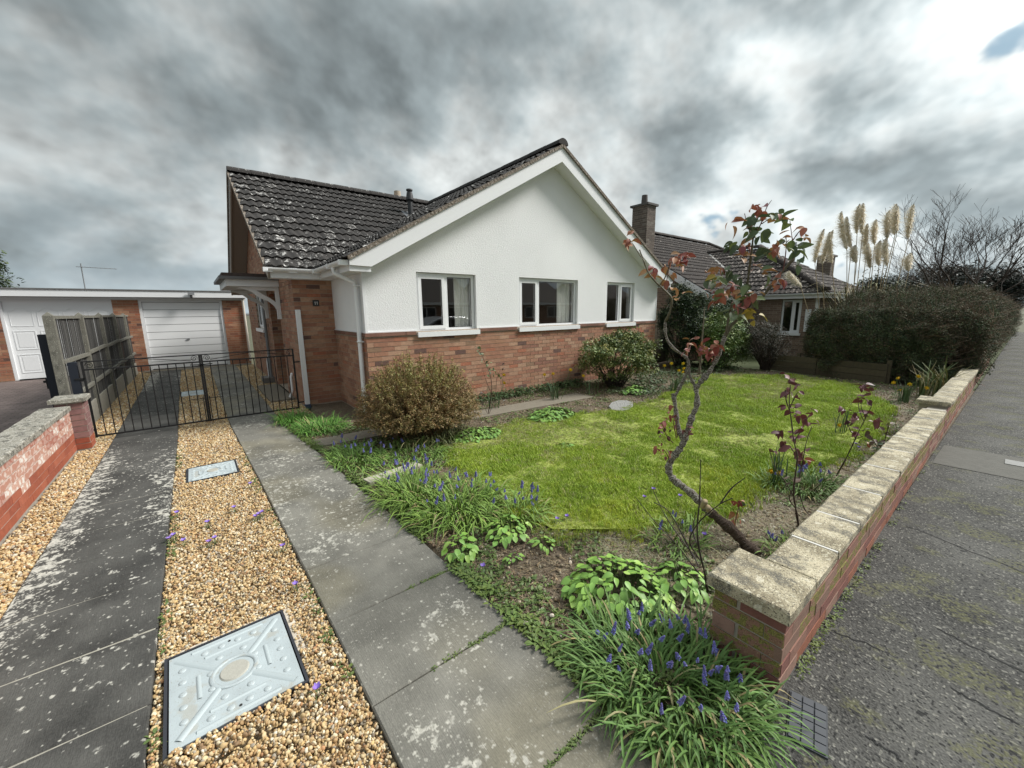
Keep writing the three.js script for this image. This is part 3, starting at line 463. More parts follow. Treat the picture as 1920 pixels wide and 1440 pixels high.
const house = thing('bungalow', 'white rendered and red brick bungalow with front gable, number 11', 'house');
const WX0 = 2.10, WX1 = 10.05, WZ = -6.32, WXC = 6.075, MX = 1.45, MZ = -8.02, MZB = -15.2, RY = 4.80, RZ = -11.6, SW = 0.562, SM = 0.618;
const wingY = (x) => RY - SW * Math.abs(x - WXC), mainY = (z) => RY - SM * Math.abs(z - RZ);
const winX = [[2.99, 4.16, 0.49, 0], [5.19, 6.90, 0.32, 0], [7.93, 9.04, 0.5, 1]], WT = 2.325, WB = 1.355, BT = 1.30;
{ // rendered upper walls
  const s = shp([[WX0, BT], [winX[0][0], BT], [winX[0][0], WT], [winX[0][1], WT], [winX[0][1], BT], [winX[1][0], BT], [winX[1][0], WT], [winX[1][1], WT], [winX[1][1], BT], [winX[2][0], BT], [winX[2][0], WT], [winX[2][1], WT], [winX[2][1], BT], [WX1, BT], [WX1, wingY(WX1) - 0.01], [WXC, RY - 0.01], [WX0, wingY(WX0) - 0.01]]);
  part('rendered_wall', extr(s, 0.25, new THREE.Matrix4().makeTranslation(0, 0, WZ - 0.25)), M.render, house);
  part('rendered_wall', new GB().box(WX0, WX0 + 0.25, BT, wingY(WX0) + 0.06, MZ, WZ - 0.251).build(), M.render, house);
  part('corner_bead', boxGeo(WX0 - 0.008, WX0 + 0.03, WB + 0.02, 2.42, WZ - 0.03, WZ + 0.008), M.paint, house); part('corner_bead', boxGeo(WX1 - 0.02, WX1 + 0.008, WB + 0.02, 2.42, WZ - 0.03, WZ + 0.008), M.paint, house);
  let a = WX0 - 0.01; for (const [x0, x1] of [...winX, [WX1 + 0.01, 0]]) { part('render_stop', boxGeo(a, x0 - 0.052, WB, WB + 0.018, WZ - 0.01, WZ + 0.014), M.paint, house); a = x1 + 0.052; } part('render_stop', boxGeo(WX0 - 0.014, WX0, WB, WB + 0.018, MZ, WZ - 0.011), M.paint, house);
}
{ // brick walls
  const wall = part('brick_wall', new GB().box(WX0, WX1, -0.1, BT, WZ - 0.25, WZ).box(WX0, WX0 + 0.25, -0.1, BT, MZ, WZ - 0.251).box(MX + 0.251, WX0 + 0.25, -0.1, 2.40, MZ - 0.25, MZ).build(), M.mortarWarm, house);
  const DO = [-9.55, -10.8, 2.12], WO = [-12.0, -13.3, 1.28, 2.32];
  // left gable wall as an outline with openings, laid out in (distance from the front corner, height)
  const gs = shp([[0, -0.1], [7.18, -0.1], [7.18, mainY(MZB) - 0.02], [-(RZ - MZ), RY - 0.02], [0, mainY(MZ) - 0.02]]); gs.holes.push(hole(-DO[0] + MZ, -DO[1] + MZ, 0.02, DO[2]), hole(-WO[0] + MZ, -WO[1] + MZ, WO[2], WO[3]));
  const gm = basis(V(MX, 0, MZ), V(0, 0, -1), V(0, 1, 0), V(1, 0, 0)); part('gable_wall', extr(gs, 0.25, gm), M.mortarWarm, house);
  const list = [], r = rng(11);
  brickFace(list, { o: [WX0, 0, WZ], u: [1, 0], n: [0, 1], w: WX1 - WX0, h: BT - 0.005, rnd: r, weights: houseW, y0: 0.005 });
  brickFace(list, { o: [WX0, 0, MZ], u: [0, 1], n: [-1, 0], w: WZ - MZ, h: BT - 0.005, rnd: r, weights: houseW, y0: 0.005, start: 1 });
  brickFace(list, { o: [MX, 0, MZ], u: [1, 0], n: [0, 1], w: WX0 - MX - 0.004, h: 2.36, rnd: r, weights: houseW, y0: 0.005 });
  // header-and-stretcher bond on the flank; hand the mask the openings and the roof slope
  brickFace(list, { o: [MX, 0, MZ], u: [0, -1], n: [-1, 0], w: 7.18, h: 4.75, rnd: r, weights: houseW, y0: 0.005, start: 1, mask: (a, b, y) => { const z0 = MZ - a, z1 = MZ - b; if (y + 0.05 > Math.min(mainY(z0), mainY(z1)) - 0.02) return []; let s = [[a, b]]; for (const [h0, h1, y0, y1] of [[DO[0], DO[1], 0, DO[2]], [WO[0], WO[1], WO[2] - 0.06, WO[3]]]) { if (y < y0 || y > y1 + 0.01) continue; const p = MZ - h0, q = MZ - h1, out = []; for (const [c, d] of s) { if (d <= p || c >= q) out.push([c, d]); else { if (c < p) out.push([c, p]); if (d > q) out.push([q, d]); } } s = out; } return s; } });
  brickFace(list, { o: [MX, 0, DO[1]], u: [1, 0], n: [0, 1], w: 0.9, h: 2.1, rnd: r, weights: houseW, y0: 0.02, proud: 0.008 });
  layBricks(list, housePal, houseBricks, wall, 300);
  // brick-on-edge band under the render
  const band = []; let a = WX0 - 0.02; const segs = []; for (const [x0, x1] of winX) { segs.push([a, x0 - 0.06]); a = x1 + 0.06; } segs.push([a, WX1 + 0.02]);
  const bandPal = [[0.22, 0.11, 0.08], [0.19, 0.10, 0.075], [0.25, 0.13, 0.095]], bandM = BRICK(bandPal);
  for (const [s0, s1] of segs) brickFace(band, { o: [s0, 0, WZ], u: [1, 0], n: [0, 1], w: s1 - s0, h: 0.06, ht: 0.058, rnd: r, weights: [1, 1, 1], y0: 1.296, proud: 0.028, depth: 0.06, joint: 0.006 });
  brickFace(band, { o: [WX0, 0, MZ + 0.01], u: [0, 1], n: [-1, 0], w: WZ - MZ, h: 0.06, ht: 0.058, rnd: r, weights: [1, 1, 1], y0: 1.296, proud: 0.028, depth: 0.06, joint: 0.006 });
  const bandPart = part('brick_band', new GB().box(WX0 + 0.005, WX1 - 0.005, BT + 0.001, WB - 0.002, WZ - 0.02, WZ + 0.012).build(), M.mortarWarm, house); bandPart.position.y = 0; layBricks(band, bandPal, bandM, bandPart, 60, 'band_brick');
  // porch recess
  const rec = new GB(); rec.box(MX + 0.25, 2.4, 0, 2.2, DO[1] - 0.1, DO[1] - 0.001); rec.box(MX + 0.25, 2.4, 0, 2.2, DO[0] + 0.001, DO[0] + 0.1); rec.box(2.4, 2.5, 0, 2.2, DO[1] - 0.1, DO[0] + 0.1); rec.box(MX + 0.25, 2.4, 2.13, 2.2, DO[1], DO[0]); rec.box(MX, 2.4, -0.08, 0.018, DO[1], DO[0]); part('porch_recess', rec.build(), M.mortarWarm, house);
  const door = part('front_door', boxGeo(2.34, 2.395, 0.02, 2.05, DO[1] + 0.12, DO[0] - 0.12), M.upvc, house); part('handle', new GB().bar(V(2.33, 1.0, DO[1] + 0.22), V(2.33, 1.15, DO[1] + 0.22), 0.02, 0.02, V(1, 0, 0)).build(), M.iron, door);
  makeWindow(house, basis(V(MX + 0.05, WO[2], WO[1]), V(0, 0, 1), V(0, 1, 0), V(-1, 0, 0)), WO[0] - WO[1], WO[3] - WO[2], 0.5, 0);
}
// inside: floor, ceiling, plain rooms behind the glass, rear and right walls
{
  const g = new GB(); g.box(WX0 + 0.26, WX1 - 0.26, 0.0, 0.06, -10.6, WZ - 0.26); g.box(WX0 + 0.26, WX1 - 0.26, 2.40, 2.44, -10.6, WZ - 0.26); g.box(WX0 + 0.26, WX1 - 0.26, 0.07, 2.39, -10.7, -10.6); g.box(4.6, 4.68, 0.07, 2.39, -10.59, WZ - 0.26); g.box(7.3, 7.38, 0.07, 2.39, -10.59, WZ - 0.26); g.box(WX0 + 0.251, WX0 + 0.3, 0.07, 2.39, -10.59, -8.3);
  part('inner_room', g.build(), std({ color: lin(0.32, 0.28, 0.23) }), house);
  part('outer_wall', new GB().box(WX1 - 0.25, WX1, -0.1, wingY(WX1) - 0.02, MZB, WZ - 0.252).box(MX + 0.251, WX1 - 0.251, -0.1, mainY(MZB) - 0.02, MZB, MZB + 0.25).build(), M.mortarWarm, house);
}
winX.forEach(([x0, x1, sp, op], k) => makeWindow(house, basis(V(x0 + 0.012, BT + 0.038, WZ - 0.062), V(1, 0, 0), V(0, 1, 0), V(0, 0, 1)), x1 - x0 - 0.024, WT - BT - 0.045, sp, op, k === 0 ? [0.80, 1.13] : k === 1 ? [1.22, 1.64] : null));
// ---- roof
{
  const deck = new GB(), th = 0.03, e0 = 1.85, e1 = 2 * WXC - 1.85, zf = -6.03, me = -7.75;
  const slab = (P) => { deck.face(P); deck.face(P.map((q) => [q[0], q[1] - th, q[2]])); };
  slab([[e0, wingY(e0), zf], [e0, wingY(e0), me], [WXC, RY, RZ], [WXC, RY, zf]]); slab([[e1, wingY(e1), zf], [e1, wingY(e1), RZ], [WXC, RY, RZ], [WXC, RY, zf]]);
  slab([[1.05, mainY(me), me], [e0, mainY(me), me], [WXC, RY, RZ], [1.05, RY, RZ]]); slab([[1.05, mainY(-15.45), -15.45], [10.4, mainY(-15.45), -15.45], [10.4, RY, RZ], [1.05, RY, RZ]]); slab([[WXC, RY, RZ], [10.4, RY, RZ], [10.4, mainY(-9), -9], [WXC, mainY(-9), -9]]);
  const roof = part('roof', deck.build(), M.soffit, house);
  const tiles = [], r = rng(31), N1 = V(0, 1, SM).normalize(), D1 = V(0, -SM, 1).normalize(), lenM = Math.hypot(1, SM), lenW = Math.hypot(1, SW);
  tileSlope(tiles, V(1.03, mainY(me), me), V(1, 0, 0), D1, N1, 14, (s) => { const z = me - s / lenM, vx = WXC - (RY - mainY(z)) / SW; return [0, Math.ceil((vx + 0.12 - 1.03) / TW)]; }, r, (p, q) => { const low = smooth(3.9, 2.5, p.y) * 0.55 + smooth(3.5, 1.0, p.x) * 0.35, a = q(); return a < low ? 2 : a < low + 0.35 ? 1 : 0; });
  const N2 = V(-SW, 1, 0).normalize(), D2 = V(-1, -SW, 0).normalize();
  tileSlope(tiles, V(e0, wingY(e0), zf + 0.02), V(0, 0, 1), D2, N2, 15, (s) => { const y = wingY(e0) + s / lenW * SW, vz = RZ + (RY - y) / SM; return [-Math.ceil((zf + 0.02 - vz + 0.1) / TW), 0]; }, r, (p, q) => q() < 0.45 ? 1 : q() < 0.3 ? 2 : 0);
  const N3 = V(SW, 1, 0).normalize(), D3 = V(1, -SW, 0).normalize();
  tileSlope(tiles, V(e1, wingY(e1), zf + 0.02), V(0, 0, -1), D3, N3, 15, () => [0, 19], r, () => 0);
  tileSlope(tiles, V(10.4, mainY(-15.45), -15.45), V(-1, 0, 0), V(0, -SM, -1).normalize(), V(0, 1, -SM).normalize(), 14, () => [0, 31], r, () => 0);
  layTiles(tiles, roof, 300, tileMats);
  ridgeRun(roof, V(1.03, RY + 0.035, RZ), V(WXC, RY + 0.035, RZ), tileMats[1]); ridgeRun(roof, V(WXC, RY + 0.035, zf + 0.03), V(WXC, RY + 0.035, RZ), tileMats[1]); ridgeRun(roof, V(WXC + 0.1, RY + 0.035, RZ), V(10.4, RY + 0.035, RZ), tileMats[0]);
  // verge bedding: rough mortar with lichen between tiles and bargeboard
  const vm = std({ map: colorTex(512, 128, (u, v) => { const n = fbm(u * 24, v * 6, 5, 6), s = vnoise(u * 160, v * 40, 40); let c = mix3([0.11, 0.085, 0.065], [0.24, 0.2, 0.16], n); if (s > 0.86) c = [0.5, 0.48, 0.44]; if (s < 0.12) c = [0.04, 0.035, 0.03]; return c; }, [0.6, 3]), bumpMap: texEarthB, bumpScale: 0.015 });
  for (const s of [-1, 1]) { const xe = s < 0 ? e0 - 0.02 : e1 + 0.02; part('verge_mortar', new GB().bar(V(WXC, RY + 0.022, zf + 0.004), V(xe, wingY(xe) + 0.022, zf + 0.004), 0.05, 0.055).build(), vm, roof); }
  part('verge_mortar', new GB().bar(V(1.04, RY + 0.02, RZ), V(1.04, mainY(me) + 0.02, me), 0.05, 0.05).build(), vm, roof); part('verge_mortar', new GB().bar(V(1.04, RY + 0.02, RZ), V(1.04, mainY(-15.45) + 0.02, -15.45), 0.05, 0.05).build(), vm, roof);
  // bargeboards of the front gable with cut feet, soffit behind
  for (const s of [-1, 1]) {
    const xe = s < 0 ? e0 : e1, b = 0.235, sh = shp([[WXC, RY - 0.008], [WXC, RY - b - 0.03], [xe - s * 0.31, wingY(xe - s * 0.31) - b - 0.03], [xe, wingY(xe) - 0.085], [xe, wingY(xe) - 0.008]]);
    part('bargeboard', extr(sh, 0.028, new THREE.Matrix4().makeTranslation(0, 0, zf - 0.03)), M.paint, house);
    part('soffit', new GB().face ? (() => { const g = new GB(), y0 = RY - b - 0.02, x2 = xe - s * 0.31, y2 = wingY(x2) - b - 0.02; g.face([[WXC, y0, zf - 0.03], [x2, y2, zf - 0.03], [x2, y2, WZ + 0.002], [WXC, y0, WZ + 0.002]]); g.face([[WXC, y0 + 0.012, zf - 0.03], [x2, y2 + 0.012, zf - 0.03], [x2, y2 + 0.012, WZ + 0.002], [WXC, y0 + 0.012, WZ + 0.002]]); return g.build(); })() : null, M.paint, house);
  }
  // left gable: brown boarding under the verge, slim white edge
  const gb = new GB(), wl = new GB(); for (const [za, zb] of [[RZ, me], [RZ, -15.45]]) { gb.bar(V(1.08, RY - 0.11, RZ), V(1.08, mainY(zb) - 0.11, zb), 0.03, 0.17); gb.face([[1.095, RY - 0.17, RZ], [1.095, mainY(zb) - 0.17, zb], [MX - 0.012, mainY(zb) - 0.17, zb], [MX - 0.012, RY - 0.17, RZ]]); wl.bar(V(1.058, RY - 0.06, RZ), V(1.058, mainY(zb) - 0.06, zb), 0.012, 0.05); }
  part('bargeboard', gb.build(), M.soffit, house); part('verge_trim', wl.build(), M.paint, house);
  // eaves: fascia, soffit, gutters
  const ef = new GB(); ef.box(1.10, WX0 - 0.002, mainY(me) - 0.17, mainY(me) - 0.008, me - 0.026, me - 0.002); ef.box(1.10, WX0 - 0.004, mainY(me) - 0.17, mainY(me) - 0.155, MZ + 0.012, me - 0.027); ef.box(e0 + 0.004, e0 + 0.028, wingY(e0) - 0.16, wingY(e0) - 0.008, me + 0.002, zf - 0.04); ef.box(e0 + 0.03, WX0 - 0.002, wingY(e0) - 0.16, wingY(e0) - 0.145, me + 0.002, zf - 0.04); ef.box(e0 + 0.002, WX0 + 0.06, 2.262, 2.338, zf - 0.05, zf - 0.032); part('fascia', ef.build(), M.paint, house);
  part('fascia', new GB().box(e1 - 0.03, e1, wingY(e1) - 0.18, wingY(e1) - 0.01, RZ, zf - 0.04).box(WX1 + 0.002, e1 - 0.031, wingY(e1) - 0.18, wingY(e1) - 0.165, RZ, zf - 0.04).build(), M.paint, house);
  const gy = mainY(me) - 0.015; gutter(house, V(1.06, gy, me + 0.065), V(e0 - 0.07, gy, me + 0.065), M.upvc); gutter(house, V(e0 - 0.07, gy, me + 0.12), V(e0 - 0.07, gy, zf - 0.06), M.upvc); gutter(house, V(e1 + 0.07, gy, RZ), V(e1 + 0.07, gy, zf - 0.06), M.upvc);
  for (const [x, z] of [[1.06, me + 0.065], [1.42, me + 0.065], [e0 - 0.07, me + 0.1], [e0 - 0.07, -6.75], [e0 - 0.07, zf - 0.07]]) part('gutter_union', new GB().box(x - 0.066, x + 0.066, gy - 0.066, gy + 0.006, z - 0.066 * (z > -7 || z < -7.68 ? 0.4 : 0.4), z + 0.066 * 0.4).build(), M.upvc, house);
  // downpipe with swan neck
  const dp = new GB(); dp.tube([V(e0 - 0.07, gy - 0.05, -6.62), V(e0 - 0.07, gy - 0.14, -6.60), V(2.03, 2.13, -6.47), V(2.04, 2.03, -6.46), V(2.04, 0.05, -6.46)], 0.035, 10); part('downpipe', dp.build(), M.upvc, house);
  for (const y of [2.08, 1.22, 0.35]) part('pipe_clip', new GB().tube([V(2.04, y - 0.015, -6.46), V(2.04, y + 0.015, -6.46)], 0.044, 12).box(2.03, 2.098, y - 0.01, y + 0.01, -6.50, -6.42).build(), M.upvc, house);
  // flue on the front slope, chimney pot behind the ridge
  const fl = new GB(), fx = 4.94, fz = -10.57, fy = mainY(fz); fl.tube([V(fx, fy - 0.1, fz), V(fx, fy + 0.42, fz)], 0.065, 12); fl.tube([V(fx, fy + 0.42, fz), V(fx, fy + 0.44, fz), V(fx, fy + 0.62, fz), V(fx, fy + 0.64, fz), V(fx, fy + 0.66, fz), V(fx, fy + 0.70, fz)], [0.10, 0.105, 0.075, 0.05, 0.085, 0.085], 12); part('flue', fl.build(), std({ color: lin(0.03, 0.032, 0.035), roughness: 0.6 }), house); part('lead_slate', new GB().obox(V(fx, fy + 0.07, fz), V(0.2, 0, 0), N1.clone().multiplyScalar(0.004), D1.clone().multiplyScalar(0.2)).build(), std({ color: lin(0.10, 0.105, 0.115), roughness: 0.7 }), house);
  const chimney = part('chimney', new GB().box(5.3, 5.85, RY - 0.7, RY + 0.25, -13.1, -12.5).box(5.25, 5.9, RY + 0.25, RY + 0.32, -13.15, -12.45).build(), houseBricks[2], house); part('chimney_pot', new THREE.CylinderGeometry(0.1, 0.12, 0.3, 14).translate(5.57, RY + 0.46, -12.8), std({ color: lin(0.42, 0.36, 0.28) }), chimney);
}
// ---- porch canopy on the flank, its brackets, pipes, number plaque, white post
{
  const cz = -9.26, cb = -11.25, cx = 0.53;
  const c = part('door_canopy', new GB().box(cx + 0.05, MX - 0.008, 2.19, 2.34, cb, cz - 0.03).build(), M.paint, house);
  part('felt_roof', new GB().box(cx, MX - 0.008, 2.37, 2.43, cb - 0.05, cz).build(), std({ color: lin(0.075, 0.055, 0.05), map: texMottle, bumpMap: texGrain, bumpScale: 0.003 }), c); part('edge_gutter', new GB().box(cx - 0.05, MX - 0.01, 2.315, 2.369, cz - 0.029, cz + 0.035).box(cx - 0.05, cx + 0.049, 2.315, 2.369, cb, cz - 0.03).build(), std({ color: lin(0.14, 0.14, 0.145), roughness: 0.5 }), c);
  for (const z of [cz - 0.10, cb + 0.2]) { const sh = new THREE.Shape(); sh.moveTo(MX - 0.075, 1.56); sh.lineTo(MX - 0.008, 1.56); sh.lineTo(MX - 0.008, 2.185); sh.lineTo(0.80, 2.185); sh.lineTo(0.74, 2.15); sh.bezierCurveTo(0.98, 2.16, 1.02, 2.02, 1.14, 1.96); sh.bezierCurveTo(1.26, 1.91, 1.33, 1.86, MX - 0.075, 1.74); sh.closePath(); const ho = new THREE.Path(); ho.moveTo(MX - 0.076, 2.12); ho.lineTo(1.06, 2.12); ho.bezierCurveTo(1.14, 2.05, 1.2, 2.02, 1.27, 1.98); ho.lineTo(MX - 0.076, 1.89); ho.closePath(); sh.holes.push(ho); part('bracket', extr(sh, 0.06, new THREE.Matrix4().makeTranslation(0, 0, z - 0.06)), M.paint, c); }
  part('waste_pipe', new GB().tube([V(1.39, 2.1, -11.45), V(1.39, 0.12, -11.45)], 0.034, 10).build(), M.greyPipe, house); part('waste_pipe', new GB().tube([V(1.40, 0.62, -11.7), V(1.36, 0.5, -11.62), V(1.36, 0.1, -11.6)], 0.022, 8).build(), M.upvc, house); part('drain_hopper', new GB().box(1.2, 1.44, 0.0, 0.12, -11.75, -11.3).build(), std({ color: lin(0.18, 0.17, 0.16) }), house);
  part('waste_pipe', new GB().tube([V(1.41, 0.52, -8.75), V(1.38, 0.45, -8.72), V(1.38, 0.18, -8.72), V(1.32, 0.06, -8.68)], 0.024, 8).build(), M.upvc, house);
  part('air_brick', new GB().box(MX - 0.014, MX - 0.002, 3.0, 3.13, -9.0, -8.9).build(), M.dark, house);
  const pl = part('number_plaque', new GB().box(1.75, 1.855, 1.80, 1.905, MZ + 0.008, MZ + 0.022).build(), std({ color: lin(0.015, 0.017, 0.018), roughness: 0.35 }), house);
  for (const x of [1.784, 1.818]) { const sh = shp([[0, 0], [0.011, 0], [0.011, 0.058], [0.002, 0.058], [-0.009, 0.046], [-0.009, 0.037], [0, 0.043]]); part('numeral_one', extr(sh, 0.003, new THREE.Matrix4().makeTranslation(x, 1.822, MZ + 0.0225)), std({ color: lin(0.6, 0.6, 0.62), metalness: 0.4, roughness: 0.4 }), pl); }
}
// ================================================================== GARAGES
{
  const gz = -16.35, o = thing('garage_block', 'flat roofed brick double garage with white fascia at the end of the drive', 'garage'), b = new GB();
  b.box(-7, -3.86, -0.1, 2.17, gz - 0.25, gz); b.box(-1.75, -1.19, -0.1, 2.17, gz - 0.25, gz); b.box(0.84, 1.44, -0.1, 2.17, gz - 0.25, gz); b.box(-7, -6.75, -0.1, 2.17, gz - 6, gz - 0.251); b.box(1.19, 1.44, -0.1, 2.17, gz - 6, gz - 0.251); b.box(-6.75, 1.19, -0.1, 2.17, gz - 6, gz - 5.75); b.box(-1.6, -1.35, -0.1, 2.17, gz - 5.75, gz - 0.251);
  const wall = part('brick_wall', b.build(), M.mortarWarm, o), list = [], r = rng(41), w = [4, 3, 4, 2, 2, 4, 4, 3, 1, 1, 2, 1];
  for (const [x0, x1] of [[-7, -3.86], [-1.75, -1.19], [0.84, 1.44]]) brickFace(list, { o: [x0, 0, gz], u: [1, 0], n: [0, 1], w: x1 - x0, h: 2.14, rnd: r, weights: w, y0: 0.005 });
  layBricks(list, housePal.map((c) => [c[0] * 0.95, c[1] * 0.86, c[2] * 0.8]), BRICK(housePal.map((c) => [c[0] * 0.95, c[1] * 0.86, c[2] * 0.8])), wall, 60);
  part('fascia', boxGeo(-7.2, 1.5, 2.19, 2.37, gz + 0.16, gz + 0.19), M.paint, o); part('soffit_board', boxGeo(-7.2, 1.5, 2.12, 2.185, gz + 0.004, gz + 0.05), M.paint, o);
  const rf = part('flat_roof', boxGeo(-7.2, 1.5, 2.19, 2.36, gz - 6.1, gz + 0.158), M.felt, o); part('roof_edge', boxGeo(-7.22, 1.52, 2.372, 2.405, gz - 6.1, gz + 0.21), M.felt, rf);
  // right-hand door: horizontal pressed slats
  const d1 = new THREE.Group(); d1.name = 'garage_door'; o.add(d1); part('door_frame', new GB().box(-1.19, -1.12, 0, 2.06, gz - 0.12, gz - 0.02).box(0.77, 0.84, 0, 2.06, gz - 0.12, gz - 0.02).box(-1.19, 0.84, 2.06, 2.12, gz - 0.12, gz - 0.02).build(), M.paint, d1);
  for (let k = 0; k < 9; k++) part('slat', boxGeo(-1.115, 0.765, 0.03 + k * 0.225, 0.03 + k * 0.225 + 0.212, gz - 0.10, gz - 0.06), M.upvc, d1); part('backing', boxGeo(-1.12, 0.77, 0.0, 2.06, gz - 0.13, gz - 0.115), std({ color: lin(0.35, 0.35, 0.36) }), d1); part('handle', new GB().bar(V(-0.2, 0.9, gz - 0.05), V(-0.12, 0.9, gz - 0.05), 0.03, 0.03).build(), M.greyPipe, d1);
  // left-hand door: moulded panels with arched heads
  const d2 = new THREE.Group(); d2.name = 'garage_door'; o.add(d2); part('door_leaf', boxGeo(-3.8, -1.78, 0.02, 2.07, gz - 0.10, gz - 0.07), M.upvc, d2); part('door_frame', new GB().box(-3.86, -3.8, 0, 2.12, gz - 0.12, gz - 0.02).box(-1.78, -1.75, 0, 2.12, gz - 0.12, gz - 0.02).box(-3.8, -1.78, 2.07, 2.12, gz - 0.12, gz - 0.02).build(), M.paint, d2);
  for (let c = 0; c < 4; c++) { const x0 = -3.72 + c * 0.485, x1 = x0 + 0.40; for (let q = 0; q < 3; q++) { const y0 = 0.18 + q * 0.62, y1 = y0 + 0.5, ring = new GB(), t = 0.022; if (q < 2) { ring.box(x0, x1, y0, y0 + t, gz - 0.071, gz - 0.063); ring.box(x0, x1, y1 - t, y1, gz - 0.071, gz - 0.063); ring.box(x0, x0 + t, y0 + t, y1 - t, gz - 0.071, gz - 0.063); ring.box(x1 - t, x1, y0 + t, y1 - t, gz - 0.071, gz - 0.063); ring.box(x0 + 0.06, x1 - 0.06, y0 + 0.06, y1 - 0.06, gz - 0.071, gz - 0.065); } else { const p = [], n = 8; p.push(V(x0, y0, gz - 0.062), V(x0, y1 - 0.12, gz - 0.062)); for (let k = 0; k <= n; k++) p.push(V(lerp(x0 + 0.05, x1 - 0.05, k / n), y1 - 0.12 + 0.10 * Math.sin(Math.PI * k / n), gz - 0.062)); p.push(V(x1, y1 - 0.12, gz - 0.062), V(x1, y0, gz - 0.062), V(x0, y0, gz - 0.062)); ring.tube(p.map((q) => V(q.x, q.y, gz - 0.069)), 0.008, 5); } part('door_panel', ring.build(), M.upvc, d2); } }
  part('rain_pipe', new GB().tube([V(1.40, 2.15, gz + 0.12), V(1.41, 2.05, gz + 0.06), V(1.42, 0.08, gz + 0.06)], 0.035, 8).build(), std({ color: lin(0.68, 0.62, 0.54), roughness: 0.5 }), o);
  const fl = thing('security_light', 'small grey floodlight fixed on the white garage fascia', 'floodlight', [0.08, 2.28, gz + 0.2]); part('lamp_head', new GB().box(-0.08, 0.08, -0.02, 0.07, 0.03, 0.12).build(), M.greyPipe, fl); part('sensor', new GB().tube([V(0, -0.03, 0.06), V(0, -0.1, 0.09)], 0.03, 8).build(), M.iron, fl); part('bracket', new GB().box(-0.03, 0.03, -0.03, 0.03, -0.008, 0.029).build(), M.greyPipe, fl);
  const ae = thing('tv_aerial', 'thin television aerial sticking up behind the garage roof', 'aerial', [-3.3, 2.2, -24]); part('mast', new GB().tube([V(0, -2.2, 0), V(0.05, 1.55, 0)], 0.02, 5).build(), M.greyPipe, ae); const boom = new GB(); boom.tube([V(-0.1, 1.42, 0), V(1.1, 1.38, 0.1)], 0.012, 4); for (let k = 0; k < 8; k++) boom.tube([V(0.05 + k * 0.14, 1.41 - k * 0.004, -0.22 + k * 0.01), V(0.05 + k * 0.14, 1.41 - k * 0.004, 0.24)], 0.006, 4); part('boom', boom.build(), M.greyPipe, ae);
}
// ================================================================== FENCE with concrete posts
{
  const o = thing('panel_fence', 'weathered grey board fence with concrete posts between the two drives', 'fence'), x = -1.47, zs = [-7.9, -9.75, -11.6, -13.45, -15.3, -16.2], r = rng(51);
  const cpost = std({ map: colorTex(128, 512, (u, v) => { const n = fbm(u * 6, v * 20, 5, 2), m = fbm(u * 3 + 4, v * 9, 4, 1), s = vnoise(u * 60, v * 240, 60); let c = mix3([0.10, 0.097, 0.078], [0.25, 0.24, 0.20], n); c = mix3(c, [0.04, 0.04, 0.034], smooth(0.45, 0.7, m) * 0.8); if (s > 0.85) c = [0.4, 0.39, 0.34]; return c; }, [4, 0.6]), bumpMap: texGrain, bumpScale: 0.003 });
  const woods = [0, 1, 2, 3].map((k) => { const t = colorTex(64, 512, (u, v) => { const g = vnoise(u * 40 + k * 31, v * 5 + k * 3), n = fbm(u * 9 + k * 7, v * 3, 4), kk = 0.045 + 0.10 * (0.6 * g + 0.4 * n) + (k - 1.5) * 0.014; return [kk, kk * 0.97, kk * 0.92]; }, [8, 0.6]); return std({ map: t, bumpMap: texGrain, bumpScale: 0.001 }); });
  zs.slice(0, 5).forEach((z, k) => { const h = 1.71, p = new GB(); p.box(x - 0.04, x + 0.055, -0.1, h - 0.03, z - 0.045, z + 0.045); p.face([[x - 0.04, h - 0.03, z - 0.045], [x - 0.04, h - 0.03, z + 0.045], [x + 0.01, h + 0.02, z + 0.02], [x + 0.01, h + 0.02, z - 0.02]]); p.face([[x + 0.055, h - 0.03, z - 0.045], [x + 0.055, h - 0.03, z + 0.045], [x + 0.01, h + 0.02, z + 0.02], [x + 0.01, h + 0.02, z - 0.02]]); p.face([[x - 0.04, h - 0.03, z + 0.045], [x + 0.055, h - 0.03, z + 0.045], [x + 0.01, h + 0.02, z + 0.02]]); p.face([[x - 0.04, h - 0.03, z - 0.045], [x + 0.055, h - 0.03, z - 0.045], [x + 0.01, h + 0.02, z - 0.02]]); part('concrete_post', p.build(), cpost, o); });
  for (let s = 0; s < 5; s++) {
    const za = zs[s] - 0.06, zb = zs[s + 1] + 0.06, n = Math.max(6, Math.round(Math.abs(zb - za) / 0.092)), st = (zb - za) / n;
    for (let k = 0; k < n; k++) { const z0 = za + st * k, z1 = za + st * (k + 1) + 0.012, m = part('fence_board', new GB().obox(V(x + 0.006 + (r() - 0.5) * 0.008, 0.98, (z0 + z1) / 2), V(0.006, 0, (r() - 0.5) * 0.004), V(0, 0.69 + (r() - 0.5) * 0.012, 0), V(0.004, 0, Math.abs(z1 - z0) / 2), null, r() * 3, r() * 2).build(), woods[Math.floor(r() * 4)], o); }
    for (const y of [0.56, 1.06]) { const q = V(x + 0.035, y, za), q2 = V(x + 0.035, y + (r() - 0.5) * 0.05, zb); part('arris_rail', new GB().bar(q, q2, 0.045, 0.05).build(), cpost, o); }
    part('capping_rail', new GB().bar(V(x, 1.66, za), V(x, 1.655, zb), 0.07, 0.045).build(), cpost, o);
    part('gravel_board', new GB().box(x - 0.025, x + 0.025, -0.08, 0.285, zb, za).build(), std({ color: lin(0.40, 0.385, 0.33), map: texMottle, bumpMap: texGrain, bumpScale: 0.002 }), o);
  }
}
